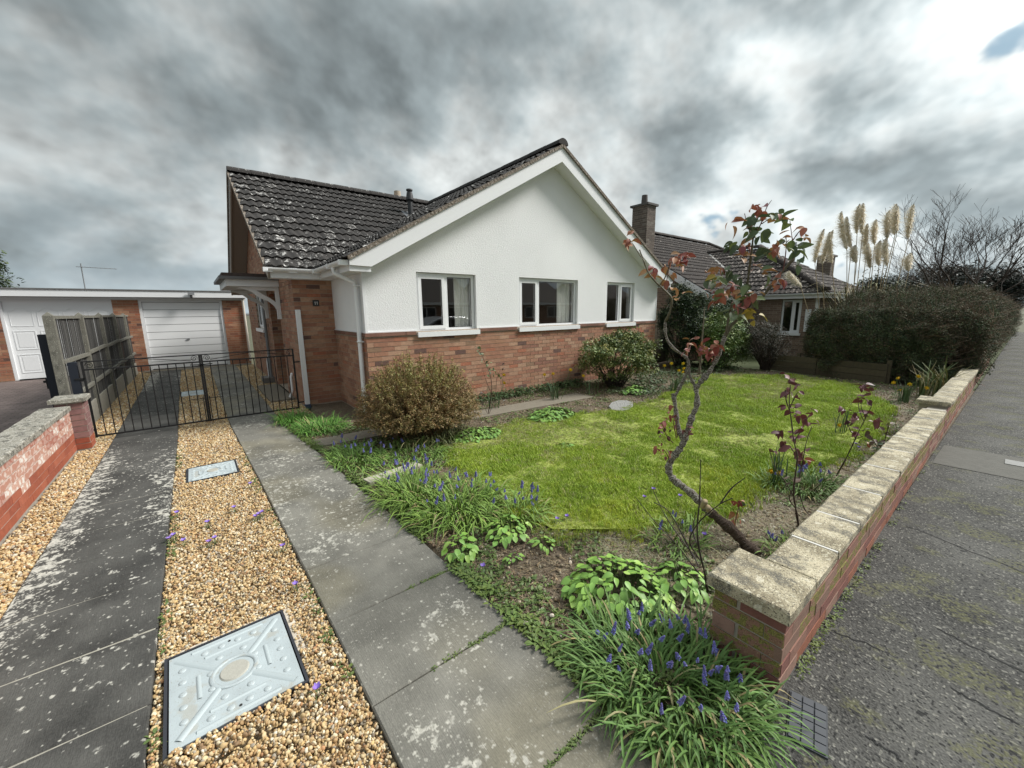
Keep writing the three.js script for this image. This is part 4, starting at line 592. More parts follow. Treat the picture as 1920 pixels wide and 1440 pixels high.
// ================================================================== IRON GATES and their posts
{
  const gz = -7.58;
  function leaf(x0, x1, label, latchSide) {
    const o = thing('iron_gate', label, 'gate', [0, 0, gz]), f = new GB(), rr = 0.011, w = x1 - x0;
    f.box(x0 - 0.012, x0 + 0.012, 0.05, 1.09, -0.008, 0.008); f.box(x1 - 0.012, x1 + 0.012, 0.05, 1.09, -0.008, 0.008);
    f.box(x0 + 0.012, x1 - 0.012, 0.06, 0.08, -0.01, 0.01); f.box(x0 + 0.012, x1 - 0.012, 0.965, 0.985, -0.01, 0.01); f.box(x0 + 0.012, x1 - 0.012, 1.075, 1.09, -0.01, 0.01); part('frame', f.build(), M.iron, o);
    const n = 13, bg = new GB().tube([V(0, 0.08, 0), V(0, 0.966, 0)], 0.0065, 6).build(); for (let k = 1; k < n; k++) part('bar', bg, M.iron, o).position.x = lerp(x0, x1, k / n);
    for (const s of [-1, 1]) { const p = []; for (let k = 0; k <= 26; k++) { const a = k / 26 * Math.PI * 3.2, ra = 0.046 * (1 - k / 32); p.push(V((s < 0 ? x0 : x1) - s * (0.065 - Math.cos(a) * ra * 0.9), 1.03 + Math.sin(a) * ra, 0)); } part('scroll', new GB().tube(p, 0.004, 5).build(), M.iron, o); part('brace', new GB().bar(V((s < 0 ? x0 : x1) - s * 0.10, 1.0, 0), V((x0 + x1) / 2, 1.072, 0), 0.008, 0.008).build(), M.iron, o); }
    const xl = latchSide > 0 ? x1 : x0; part('latch', new GB().bar(V(xl - latchSide * 0.12, 0.94, 0.016), V(xl + latchSide * 0.05, 0.93, 0.016), 0.012, 0.014).bar(V(xl - latchSide * 0.025, 0.045, 0.016), V(xl - latchSide * 0.025, 0.45, 0.016), 0.012, 0.012, V(0, 0, 1)).bar(V(xl - latchSide * 0.2, 0.42, 0.012), V(xl, 0.42, 0.012), 0.008, 0.008).build(), M.iron, o);
    const xh = latchSide > 0 ? x0 : x1; part('hinge', new GB().bar(V(xh, 0.86, 0), V(xh - latchSide * 0.09, 0.86, 0), 0.016, 0.02).bar(V(xh, 0.16, 0), V(xh - latchSide * 0.09, 0.16, 0), 0.016, 0.02).build(), M.iron, o); return o;
  }
  leaf(-1.20, 0.02, 'black iron gate leaf hung on the dark post at the board fence', 1); leaf(0.045, 1.27, 'black iron gate leaf hung beside the number 11 wall', -1);
  const p1 = thing('gate_post', 'dark navy gate post between the concrete post and the gate bars', 'post', [-1.29, 0, -7.62]); part('post', boxGeo(-0.04, 0.04, -0.1, 1.08, -0.04, 0.04), M.navy, p1); part('hinge_pin', new GB().bar(V(0.04, 0.84, 0.03), V(0.08, 0.84, 0.04), 0.02, 0.03).build(), M.iron, p1);
  const p2 = thing('gate_post', 'taller dark navy post on the block paved side of the fence', 'post', [-1.566, 0, -8.0]); part('post', boxGeo(-0.04, 0.04, -0.1, 1.44, -0.05, 0.05), M.navy, p2); part('bolt', new GB().box(-0.060, -0.042, 0.72, 0.86, -0.02, 0.02).box(-0.085, -0.042, 0.80, 0.83, -0.012, 0.012).build(), M.iron, p2);
  const wp = thing('white_post', 'white painted timber post against the brick corner by the gate', 'post', [1.485, 0, -7.955]); part('post', new GB().box(-0.036, 0.036, 0.03, 1.735, -0.055, 0.02).build(), M.paint, wp); part('foot', new GB().box(-0.045, 0.045, -0.05, 0.03, -0.06, 0.03).build(), std({ color: lin(0.05, 0.07, 0.12), roughness: 0.8 }), wp);
}
// ================================================================== LOW GARDEN WALLS
const copeMap = colorTex(1024, 1024, (u, v) => { const n = fbm(u * 5, v * 5, 6, 5), m = fbm(u * 12 + 3, v * 12, 5, 12), s = vnoise(u * 220, v * 220, 220), s2 = vnoise(u * 110 + 9, v * 110, 110); let c = mix3([0.24, 0.205, 0.135], [0.50, 0.44, 0.31], smooth(0.3, 0.66, n)); if (s2 > 0.62) c = mix3(c, [0.62, 0.57, 0.43], (s2 - 0.62) * 2.4); c = mix3(c, [0.10, 0.095, 0.08], smooth(0.52, 0.68, m) * smooth(0.25, 0.6, s) * 0.9); if (s < 0.22) c = mix3(c, [0.075, 0.065, 0.05], 0.85); if (m < 0.27) c = mix3(c, [0.66, 0.62, 0.5], 0.5); return c; }, [1.1, 1.1]);
const copeB = greyTex(512, 512, (u, v) => 0.6 * vnoise(u * 110, v * 110, 110) + 0.4 * fbm(u * 30, v * 30, 4, 30), [2.2, 2.2]);
const copeMat = std({ map: copeMap, bumpMap: copeB, bumpScale: 0.004 });
function copingStone(parent, name, x0, x1, y0, y1, z0, z1, r, mat = copeMat) {      // chamfered stone with slightly worn, uneven corners
  const g = new GB(), ch = 0.009, j = () => (r() - 0.5) * 0.006, uo = r() * 3, vo = r() * 3, cx = (x0 + x1) / 2, cz = (z0 + z1) / 2, nx = Math.max(2, Math.round((x1 - x0) / 0.09)), nz = Math.max(2, Math.round((z1 - z0) / 0.09)), loop = [];
  for (let k = 0; k < nx; k++) loop.push([lerp(x0, x1, k / nx), z0, 0]); for (let k = 0; k < nz; k++) loop.push([x1, lerp(z0, z1, k / nz), 1]); for (let k = 0; k < nx; k++) loop.push([lerp(x1, x0, k / nx), z1, 0]); for (let k = 0; k < nz; k++) loop.push([x0, lerp(z1, z0, k / nz), 1]);
  const c = loop.map(([x, z, f]) => [x + j() * 0.8, z + j() * 0.8, f, j() * 0.5, ch * (0.6 + 0.9 * r())]), n = c.length;
  const bot = c.map((q) => [q[0], y0, q[1]]), mid = c.map((q) => [q[0], y1 - q[4] + q[3], q[1]]), top = c.map((q) => [q[0] + Math.sign(cx - q[0]) * Math.min(q[4], Math.abs(cx - q[0])), y1 + q[3], q[1] + Math.sign(cz - q[1]) * Math.min(q[4], Math.abs(cz - q[1]))]);
  const flat = (q) => [q[0] + uo, q[2] + vo], mc = [cx, y1 + 0.001, cz]; for (let k = 0; k < n; k++) { const m = (k + 1) % n, f = c[k][2], sd = (q) => f ? [q[2] + uo, q[1] + vo] : [q[0] + uo, q[1] + vo]; g.face([mc, top[k], top[m]], [mc, top[k], top[m]].map(flat)); g.face([mid[k], mid[m], top[m], top[k]], [mid[k], mid[m], top[m], top[k]].map(flat)); g.face([bot[k], bot[m], mid[m], mid[k]], [bot[k], bot[m], mid[m], mid[k]].map(sd)); }
  g.face(bot.filter((q, k) => k % 2 === 0), null); return part(name, g.build(), mat, parent);
}
const mossBrick = (k) => colorTex(256, 128, (u, v) => { const n = fbm(u * 9 + k * 5, v * 5 + k, 5), s = vnoise(u * 70 + k, v * 35), base = mix3([0.25, 0.12, 0.085], [0.33, 0.19, 0.13], fbm(u * 20, v * 10 + k, 3)); let c = mix3(base, s > 0.5 ? [0.26, 0.24, 0.06] : [0.17, 0.15, 0.045], smooth(0.40 + (k === 7 ? 0.12 : 0), 0.56, n)); if (s < 0.14) c = [0.08, 0.065, 0.03]; if (s > 0.92) c = [0.4, 0.36, 0.2]; return c; }, [4, 8]);
const lowPal = [[0.28, 0.13, 0.10], [0.32, 0.17, 0.13], [0.25, 0.11, 0.09], [0.35, 0.21, 0.165], [0.28, 0.17, 0.13], [0.24, 0.19, 0.07], [0.27, 0.22, 0.08], [0.25, 0.17, 0.10], [0.34, 0.135, 0.085]];
{
  const o = thing('front_garden_wall', 'low brick wall with mossy concrete coping along the pavement', 'garden wall'), r = rng(61), face = -0.46, back = -0.635;
  const lowMats = lowPal.map((c, k) => k === 5 || k === 6 || k === 7 ? std({ color: 0xffffff, map: mossBrick(k), bumpMap: texGrain, bumpScale: 0.003 }) : std({ color: lin(...c), map: texMottle, bumpMap: texGrain, bumpScale: 0.0025 }));
  const zf = (x) => face + Math.max(0, x - 7) * 0.016;                 // the far part runs slightly outwards
  const wall = part('wall_core', new GB().box(2.09, 18, -0.1, 0.365, back + 0.006, face).box(1.845, 2.115, -0.1, 0.362, -0.755, face - 0.0).box(7.5, 7.76, -0.1, 0.40, -0.72, face - 0.001).build(), M.mortar, o);
  const list = [], moss = (x, y, row, q) => { const a = q(); if (row >= 2 && row <= 3 && x > 0.3 && a < 0.6) return 5 + Math.floor(q() * 2); if (row <= 0 && a < 0.5) return 8; return Math.floor(q() * 5); };
  brickFace(list, { o: [1.845, 0, face], u: [1, 0], n: [0, 1], w: 16, h: 0.37, rnd: r, choose: moss, y0: -0.005, proud: 0.005 });
  brickFace(list, { o: [1.845, 0, -0.757], u: [0, 1], n: [-1, 0], w: 0.299, h: 0.37, rnd: r, choose: (x, y, row, q) => row === 4 ? (q() < 0.5 ? 2 : 5) : row === 3 ? (x < 0.1 ? 0 : 5) : row === 2 ? (q() < 0.5 ? 3 : 7) : row === 1 ? 7 : 2, y0: -0.005, proud: 0.006, start: 1, len: 0.215 });
  brickFace(list, { o: [2.12, 0, back + 0.006], u: [1, 0], n: [0, -1], w: 15.8, h: 0.37, rnd: r, choose: (x, y, row, q) => Math.floor(q() * 5), y0: -0.005, proud: 0.004 });
  layBricks(list, lowPal, lowMats, wall, 290);
  copingStone(o, 'pier_cap', 1.805, 2.145, 0.362, 0.425, -0.785, -0.435, r);
  let x = 2.15; const lens = [0.36, 0.44, 0.58, 0.64, 0.62, 0.52, 0.62, 0.6, 0.62, 0.58]; let k = 0;
  while (x < 17.6) { const L = lens[k % lens.length], lvl = x < 5.3 ? 0.372 : x < 7.4 ? 0.352 : x < 10.4 ? 0.372 : 0.352; if (Math.abs(x + L / 2 - 7.63) < 0.33) { copingStone(o, 'pier_cap', 7.46, 7.82, 0.40, 0.455, -0.75, -0.43, r); x = 7.825; k++; continue; } copingStone(o, 'coping_stone', x, x + L - 0.012, lvl, lvl + 0.046, back - 0.022 + (r() - 0.5) * 0.008, face + 0.028 + (r() - 0.5) * 0.008, r); part('joint_mortar', boxGeo(x + L - 0.013, x + L + 0.001, lvl + 0.003, lvl + 0.045, back - 0.012, face + 0.02), std({ color: lin(0.62, 0.60, 0.56), roughness: 0.95 }), o); x += L; k++; }
}
{
  const o = thing('side_garden_wall', 'low wall of paint-worn bricks on a red brick base beside the left drive strip', 'garden wall'), r = rng(71), xf = -1.34;
  const pal = [[0.38, 0.105, 0.055], [0.34, 0.09, 0.05], [0.42, 0.125, 0.07], [0.56, 0.40, 0.35], [0.66, 0.55, 0.49], [0.76, 0.72, 0.67], [0.50, 0.30, 0.25], [0.62, 0.48, 0.42], [0.30, 0.17, 0.16], [0.26, 0.14, 0.135]];
  const mats = pal.map((c, k) => k > 2 && k < 8 ? std({ color: lin(...c), map: colorTex(256, 128, (u, v) => { const n = fbm(u * 7 + k, v * 4 + k * 3, 5), t = smooth(0.42, 0.62, n); return mix3([0.78, 0.5, 0.42], [1.1, 1.1, 1.1], t); }, [3.5, 7]), bumpMap: texGrain, bumpScale: 0.002 }) : std({ color: lin(...c), map: texMottle, bumpMap: texGrain, bumpScale: 0.002 }));
  const wall = part('wall_core', new GB().box(xf - 0.21, xf, -0.1, 0.525, -7.2, -2.0).box(xf - 0.11, xf + 0.135, -0.1, 0.62, -7.47, -7.215).build(), std({ color: lin(0.42, 0.38, 0.33), map: texMottle, bumpMap: texGrain, bumpScale: 0.003 }), o), list = [];
  brickFace(list, { o: [xf, 0, -7.2], u: [0, 1], n: [1, 0], w: 5.2, h: 0.53, rnd: r, y0: 0.01, proud: 0.006, choose: (x, y, row, q) => row < 2 || (row === 2 && (x < 0.7 || (x * 1.3) % 2.2 > 0.5)) ? Math.floor(q() * 3) : 3 + Math.floor(q() ** 0.9 * 5) });
  brickFace(list, { o: [xf - 0.11, 0, -7.215], u: [1, 0], n: [0, 1], w: 0.245, h: 0.62, rnd: r, y0: 0.01, choose: (x, y, row, q) => row < 2 ? 1 : 8 + Math.floor(q() * 2), proud: 0.006, len: 0.215, start: 0 });
  brickFace(list, { o: [xf + 0.135, 0, -7.47], u: [0, 1], n: [1, 0], w: 0.255, h: 0.62, rnd: r, y0: 0.01, choose: (x, y, row, q) => row < 2 ? 0 : 8 + Math.floor(q() * 2), proud: 0.006, start: 1 });
  layBricks(list, pal, mats, wall, 260);
  const cm = std({ map: colorTex(512, 512, (u, v) => { const n = fbm(u * 6, v * 6, 6, 6), s = vnoise(u * 120, v * 120, 120), m = fbm(u * 18, v * 18, 4, 18); let c = mix3([0.20, 0.185, 0.15], [0.36, 0.34, 0.29], n); c = mix3(c, [0.09, 0.085, 0.07], smooth(0.5, 0.66, m) * 0.85); if (s > 0.78) c = mix3(c, [0.62, 0.6, 0.54], 0.8); return c; }, [1.3, 1.3]), bumpMap: copeB, bumpScale: 0.006 });
  let z = -7.2; while (z < -2.2) { const L = 0.56 + 0.12 * r(); copingStone(o, 'coping_stone', xf - 0.235, xf + 0.03, 0.528 + (r() - 0.5) * 0.008, 0.582, z + 0.004, Math.min(z + L, -2.0) - 0.004, r, cm); z += L; }
  copingStone(o, 'pier_cap', xf - 0.15, xf + 0.175, 0.622, 0.675, -7.51, -7.175, r, cm);
}
// ================================================================== low plank border and side gate towards the neighbour
{
  const o = thing('plank_border', 'low dark timber plank border between lawn and hedge', 'plank fence'), r = rng(81), wood = [0.9, 1, 1.12].map((k) => std({ color: lin(0.085 * k, 0.07 * k, 0.042 * k), map: texMottle, bumpMap: texGrain, bumpScale: 0.003 }));
  const A = V(12.35, 0, -4.4), B = V(11.85, 0, -1.7); for (let q = 0; q < 3; q++) for (let s = 0; s < 2; s++) { const a = A.clone().lerp(B, s / 2), b = A.clone().lerp(B, (s + 1) / 2 - 0.005); a.y = b.y = 0.06 + q * 0.145; part('plank', new GB().bar(a, b, 0.04, 0.138).build(), wood[(q + s) % 3], o); } for (let k = 0; k <= 3; k++) { const p = A.clone().lerp(B, k / 3); part('stake', new GB().box(p.x + 0.03, p.x + 0.1, -0.1, 0.5, p.z - 0.04, p.z + 0.04).build(), wood[1], o); }
  const s = thing('side_gate', 'dark boarded side gate between the white bungalow and its neighbour', 'gate'); for (let k = 0; k < 15; k++) part('gate_board', boxGeo(10.08 + k * 0.115, 10.08 + k * 0.115 + 0.108, 0.03, 1.62 + (r() - 0.5) * 0.01, -6.92 + (k % 2) * 0.006, -6.90 + (k % 2) * 0.006), wood[k % 3], s); for (const y of [0.3, 1.4]) part('gate_rail', boxGeo(10.08, 11.8, y, y + 0.09, -6.97, -6.925), wood[0], s);
}
// ================================================================== NEIGHBOUR'S BUNGALOW on the right
{
  const o = thing('neighbour_bungalow', 'brown brick bungalow with hipped front wing and chimney, partly behind shrubs', 'house'), r = rng(91);
  const pal = [[0.25, 0.175, 0.135], [0.28, 0.20, 0.155], [0.22, 0.15, 0.115], [0.32, 0.24, 0.19], [0.19, 0.135, 0.105]], mats = BRICK(pal), Y = -0.12;
  const gx = 13.15, fz = -6.5, rz = -11.1, ry = 5.02, bz = -15.7, s = (ry - 2.12) / (-6.25 - rz), yy = (z) => ry - s * Math.abs(z - rz);
  const gs = shp([[0, Y - 0.2], [-(bz - fz), Y - 0.2], [-(bz - fz), yy(bz)], [-(rz - fz), ry - 0.03], [0, yy(fz) - 0.03]]);
  const gable = part('gable_wall', extr(gs, 0.25, basis(V(gx, 0, fz), V(0, 0, -1), V(0, 1, 0), V(1, 0, 0))), M.mortar, o);
  const wx0 = 16.35, wx1 = 22.5, wz = -4.35;
  const wall = part('brick_wall', new GB().box(gx + 0.251, wx0, Y - 0.2, 2.05, fz - 0.25, fz).box(wx0, wx0 + 0.25, Y - 0.2, 0.75, wz, fz - 0.1).box(wx0, wx0 + 0.25, 0.75, 2.05, fz - 0.1, -5.35).box(wx0, wx0 + 0.25, 0.75, 2.05, -4.75, -4.351 + 0.0).box(wx0, wx0 + 0.25, 1.93, 2.05, -5.349, -4.751).box(wx0 + 0.251, wx1, Y - 0.2, 2.05, wz - 0.25, wz).box(wx1 - 0.25, wx1, Y - 0.2, 2.05, bz, wz - 0.251).build(), M.mortar, o);
  const list = []; brickFace(list, { o: [wx0, Y, fz], u: [0, 1], n: [-1, 0], w: wz - fz, h: 2.15, rnd: r, weights: [3, 3, 2, 1, 1], mask: (a, b, y) => { if (y + Y < 0.74 || y + Y > 1.95) return [[a, b]]; const out = [], p = -5.35 - fz, q = -4.75 - fz; if (a < p) out.push([a, Math.min(b, p)]); if (b > q) out.push([Math.max(a, q), b]); return out; } });
  brickFace(list, { o: [gx, Y, fz], u: [1, 0], n: [0, 1], w: wx0 - gx, h: 2.15, rnd: r, weights: [3, 3, 2, 1, 1] }); brickFace(list, { o: [gx, Y, fz], u: [0, -1], n: [-1, 0], w: 5, h: 5, rnd: r, weights: [3, 3, 2, 1, 1], mask: (a, b, y) => y + Y + 0.06 > yy(fz - b) - 0.1 || y + Y + 0.06 > yy(fz - a) - 0.1 ? [] : [[a, b]] });
  brickFace(list, { o: [wx0, Y, wz], u: [1, 0], n: [0, 1], w: 3, h: 2.15, rnd: r, weights: [3, 3, 2, 1, 1] });
  layBricks(list, pal, mats, wall, 120);
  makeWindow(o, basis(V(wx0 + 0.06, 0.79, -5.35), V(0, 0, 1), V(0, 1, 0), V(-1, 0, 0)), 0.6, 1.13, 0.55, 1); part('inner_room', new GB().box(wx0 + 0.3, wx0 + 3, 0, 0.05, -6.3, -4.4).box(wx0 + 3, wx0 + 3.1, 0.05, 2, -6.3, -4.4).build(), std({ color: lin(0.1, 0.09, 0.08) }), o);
  part('porch_post', new GB().box(wx0 - 0.03, wx0 + 0.06, Y, 2.02, wz - 0.02, wz + 0.07).build(), M.paint, o); part('meter_box', new GB().box(wx0 - 0.05, wx0 - 0.012, 0.85, 1.6, -4.62, -4.46).build(), M.upvc, o);
  // roofs
  const ny = Math.hypot(1, s), deck = new GB(), wc = (wx0 + wx1) / 2, ws = 0.6, we = wx0 - 0.3, wey = 2.13, wry = wey + ws * (wc - we), wfz = wz + 0.3, hipz = wfz - (wc - we);
  const wingBack = (y) => rz + (ry - y) / s; // z where main slope has height y
  deck.face([[gx - 0.25, yy(-6.25), -6.25], [22.2 + 4.6, yy(-6.25), -6.25], [22.2, ry, rz], [gx - 0.25, ry, rz]]); deck.face([[gx - 0.25, yy(bz), bz], [22.2 + 4.6, yy(bz), bz], [22.2, ry, rz], [gx - 0.25, ry, rz]]); deck.face([[26.8, yy(-6.25), -6.25], [26.8, yy(bz), bz], [22.2, ry, rz]]);
  deck.face([[we, wey, wfz], [we, wey, -6.25], [wc, wry, wingBack(wry)], [wc, wry, hipz]]); deck.face([[2 * wc - we, wey, wfz], [2 * wc - we, wey, -6.25], [wc, wry, wingBack(wry)], [wc, wry, hipz]]); deck.face([[we, wey, wfz], [2 * wc - we, wey, wfz], [wc, wry, hipz]]);
  const roof = part('roof', deck.build(), M.soffit, o);
  const nt = [lichenTile(0.02), lichenTile(0.10), lichenTile(0.3)].map((t) => std({ map: t, color: lin(1.25, 1.12, 1.05), bumpMap: texGrain, bumpScale: 0.002 })), tiles = [];
  tileSlope(tiles, V(gx - 0.25, yy(-6.25), -6.25), V(1, 0, 0), V(0, -s, 1).normalize(), V(0, 1, s).normalize(), Math.floor(Math.hypot(rz + 6.25, ry - yy(-6.25)) / GA), (t) => { const f = t / Math.hypot(rz + 6.25, ry - yy(-6.25)); return [0, Math.floor((22.2 + 4.6 * (1 - f) - gx + 0.25) / TW)]; }, r, (p, q) => q() < 0.12 ? 1 : 0);
  const wl = Math.hypot(1, ws), Lw = (wc - we) * wl; tileSlope(tiles, V(we, wey, wfz), V(0, 0, 1), V(-1, -ws, 0).normalize(), V(-ws, 1, 0).normalize(), Math.floor(Lw / GA), (t) => { const y = wey + t / wl * ws, zb = wingBack(y), zfr = wfz - t / wl; return [-Math.ceil((wfz - zb) / TW), Math.ceil((zfr - wfz) / TW)]; }, r, (p, q) => q() < 0.4 ? 2 : 1);
  tileSlope(tiles, V(2 * wc - we, wey, wfz), V(-1, 0, 0).negate(), V(0, -ws, 1).normalize(), V(0, 1, ws).normalize(), Math.floor(Lw / GA), (t) => { const c = t / wl; return [-Math.floor((2 * (wc - we) - c) / TW), -Math.ceil(c / TW)]; }, r, (p, q) => q() < 0.3 ? 1 : 0);
  layTiles(tiles, roof, 120, nt);
  ridgeRun(roof, V(gx - 0.25, ry + 0.04, rz), V(22.2, ry + 0.04, rz), nt[0]); ridgeRun(roof, V(we + 0.02, wey + 0.06, wfz - 0.02), V(wc, wry + 0.05, hipz), nt[2], 'hip_tile', 0.13); ridgeRun(roof, V(wc, wry + 0.05, hipz), V(wc, wry + 0.05, wingBack(wry)), nt[1]); ridgeRun(roof, V(22.2, ry + 0.04, rz), V(26.8, yy(-6.25) + 0.05, -6.25), nt[0], 'hip_tile', 0.12);
  part('bargeboard', new GB().bar(V(gx - 0.26, ry - 0.12, rz), V(gx - 0.26, yy(-6.25) - 0.12, -6.25), 0.03, 0.22).bar(V(gx - 0.26, ry - 0.12, rz), V(gx - 0.26, yy(bz) - 0.12, bz), 0.03, 0.22).build(), M.paint, o);
  part('soffit', (() => { const g = new GB(); g.face([[gx - 0.25, ry - 0.22, rz], [gx, ry - 0.22, rz], [gx, yy(-6.25) - 0.22, -6.25], [gx - 0.25, yy(-6.25) - 0.22, -6.25]]); return g.build(); })(), M.paint, o);
  part('fascia', new GB().box(we, we + 0.03, wey - 0.17, wey - 0.01, -6.25, wfz).box(we + 0.031, wx0 - 0.012, wey - 0.17, wey - 0.15, -6.25, wfz - 0.031).box(we + 0.031, 2 * wc - we, wey - 0.17, wey - 0.01, wfz - 0.03, wfz).box(gx - 0.2, we - 0.002, yy(-6.25) - 0.17, yy(-6.25) - 0.01, -6.28, -6.25).build(), M.paint, o);
  gutter(o, V(we - 0.06, wey - 0.01, -6.2), V(we - 0.06, wey - 0.01, wfz + 0.1), M.upvc); gutter(o, V(we - 0.06, wey - 0.01, wfz + 0.06), V(2 * wc - we, wey - 0.01, wfz + 0.06), M.upvc); gutter(o, V(gx - 0.25, yy(-6.25) - 0.01, -6.19), V(we - 0.06, yy(-6.25) - 0.01, -6.19), M.upvc);
  part('valley_lead', new GB().bar(V(we, wey + 0.07, -6.25), V(wc, wry + 0.07, wingBack(wry)), 0.10, 0.02).build(), std({ color: lin(0.34, 0.335, 0.32), roughness: 0.8 }), roof);
  // chimneys
  const chPal = pal.map((q) => [q[0] * 0.62, q[1] * 0.72, q[2] * 0.78]), chMats = BRICK(chPal);
  const chim = (x, z, w, d, y0, y1, pot) => { const c = part('chimney', new GB().box(x - w / 2, x + w / 2, y0, y1, z - d / 2, z + d / 2).build(), M.mortar, o), bl = []; brickFace(bl, { o: [x - w / 2, y0, z + d / 2], u: [1, 0], n: [0, 1], w, h: y1 - y0, rnd: r, weights: [2, 2, 3, 1, 3], y0: 0.004 }); brickFace(bl, { o: [x - w / 2, y0, z - d / 2], u: [0, 1], n: [-1, 0], w: d, h: y1 - y0, rnd: r, weights: [2, 2, 3, 1, 3], y0: 0.004, start: 1 }); layBricks(bl, chPal, chMats, c, 40); part('chimney_cap', boxGeo(x - w / 2 - 0.07, x + w / 2 + 0.07, y1, y1 + 0.07, z - d / 2 - 0.07, z + d / 2 + 0.07), std({ color: lin(0.11, 0.105, 0.10), map: texMottle }), c); part('chimney_pot', new THREE.CylinderGeometry(0.10, 0.12, pot, 14).translate(x, y1 + 0.07 + pot / 2, z), std({ color: lin(0.09, 0.08, 0.075) }), c); };
  chim(13.45, -9.15, 0.52, 0.62, 3.2, 5.32, 0.34); chim(21.6, -5.6, 0.5, 0.5, 2.5, 3.75, 0.22);
  part('vent_pipe', new GB().tube([V(20.3, 3.6, -6.4), V(20.3, 4.35, -6.4)], 0.06, 10).build(), std({ color: lin(0.4, 0.42, 0.43), roughness: 0.5 }), o);
}
// ================================================================== across the road (seen in the window glass)
{
  for (const [x, w, k] of [[16, 9, 0], [28, 10, 1], [41, 10, 2], [3, 9, 3]]) {
    const o = thing('opposite_bungalow', ['brick bungalow across the road with four white windows, second along', 'brick bungalow across the road, third along', 'brick bungalow across the road, last along', 'brick bungalow straight across the road from the drive'][k], 'house', [x, 0, 19]), b = part('brick_wall', new GB().box(-w / 2, w / 2, -0.1, 2.5, 0, 7).build(), std({ color: lin(0.28, 0.16, 0.11), map: texMottle }), o);
    const rf = new GB(); rf.face([[-w / 2 - 0.3, 2.4, -0.4], [w / 2 + 0.3, 2.4, -0.4], [w / 2 + 0.3, 4.8, 3.5], [-w / 2 - 0.3, 4.8, 3.5]]); rf.face([[-w / 2 - 0.3, 2.4, 7.4], [w / 2 + 0.3, 2.4, 7.4], [w / 2 + 0.3, 4.8, 3.5], [-w / 2 - 0.3, 4.8, 3.5]]); rf.face([[-w / 2, 2.5, 0], [-w / 2, 2.5, 7], [-w / 2, 4.7, 3.5]]); rf.face([[w / 2, 2.5, 0], [w / 2, 2.5, 7], [w / 2, 4.7, 3.5]]); part('roof', rf.build(), std({ color: lin(0.07, 0.06, 0.055) }), o);
    part('fascia', boxGeo(-w / 2 - 0.3, w / 2 + 0.3, 2.2, 2.42, -0.43, -0.40), M.paint, o);
    for (const [a, c] of [[-0.38, 0.16], [-0.12, 0.2], [0.2, 0.2]]) { const x0 = a * w, x1 = x0 + c * w, wn = part('window', new GB().box(x0, x1, 0.9, 2.05, -0.05, -0.01).build(), M.upvc, o); part('pane', boxGeo(x0 + 0.07, (x0 + x1) / 2 - 0.04, 0.98, 1.97, -0.056, -0.052), std({ color: lin(0.03, 0.035, 0.04), roughness: 0.1 }), wn); part('pane', boxGeo((x0 + x1) / 2 + 0.04, x1 - 0.07, 0.98, 1.97, -0.056, -0.052), std({ color: lin(0.03, 0.035, 0.04), roughness: 0.1 }), wn); }
    part('door', boxGeo(0.42 * w - 0.45, 0.42 * w + 0.45, 0, 2.05, -0.06, -0.01), M.upvc, o);
  }
  const car = thing('parked_car', 'silver hatchback parked across the road', 'car', [10.2, -0.12, 6.6]), body = new THREE.Shape(); body.moveTo(-2.0, 0.3); body.lineTo(-2.05, 0.62); body.quadraticCurveTo(-1.95, 0.86, -1.1, 0.92); body.quadraticCurveTo(-0.5, 1.42, 0.1, 1.45); body.lineTo(1.2, 1.42); body.quadraticCurveTo(1.75, 1.3, 1.95, 0.95); body.lineTo(2.0, 0.35); body.closePath();
  const bg = new THREE.ExtrudeGeometry(body, { depth: 1.5, bevelEnabled: true, bevelSize: 0.08, bevelThickness: 0.12, bevelSegments: 3, curveSegments: 10 }); bg.translate(0, 0, -0.75); part('body', bg, new THREE.MeshPhysicalMaterial({ color: lin(0.55, 0.56, 0.58), metalness: 0.5, roughness: 0.3, clearcoat: 1 }), car);
  for (const sz of [-1, 1]) { part('side_window', extr(shp([[-0.85, 0.98], [-0.4, 1.34], [0.35, 1.36], [0.35, 0.98]]), 0.02, new THREE.Matrix4().makeTranslation(0, 0, sz * 0.88 - 0.01)), std({ color: lin(0.02, 0.02, 0.025), roughness: 0.1 }), car); part('side_window', extr(shp([[0.45, 0.98], [0.45, 1.36], [1.15, 1.33], [1.5, 1.0]]), 0.02, new THREE.Matrix4().makeTranslation(0, 0, sz * 0.88 - 0.01)), std({ color: lin(0.02, 0.02, 0.025), roughness: 0.1 }), car); for (const sx of [-1.25, 1.25]) { const wh = part('wheel', new THREE.CylinderGeometry(0.31, 0.31, 0.2, 24).rotateX(Math.PI / 2).translate(sx, 0.31, sz * 0.78), std({ color: lin(0.02, 0.02, 0.02) }), car); part('hub', new THREE.CylinderGeometry(0.19, 0.19, 0.02, 18).rotateX(Math.PI / 2).translate(sx, 0.31, sz * 0.89), std({ color: lin(0.5, 0.5, 0.52), metalness: 0.7, roughness: 0.35 }), wh); } part('headlight', new THREE.SphereGeometry(0.13, 12, 8).scale(0.5, 0.6, 1).translate(-1.98, 0.72, sz * 0.6), std({ color: lin(0.7, 0.7, 0.72), roughness: 0.15 }), car); }
}
// ================================================================== PLANTS
const leafMat = std({ vertexColors: true, roughness: 0.68 }), leafInst = std({ roughness: 0.6 }), barkDark = std({ color: lin(0.05, 0.036, 0.028), map: texMottle, bumpMap: texGrain, bumpScale: 0.003 });
const vary = (c, r, a = 0.25) => { const t = 1 - a / 2 + a * r(), h = (r() - 0.5) * a * 0.5; return [c[0] * t * (1 + h), c[1] * t, c[2] * t * (1 - h)]; };
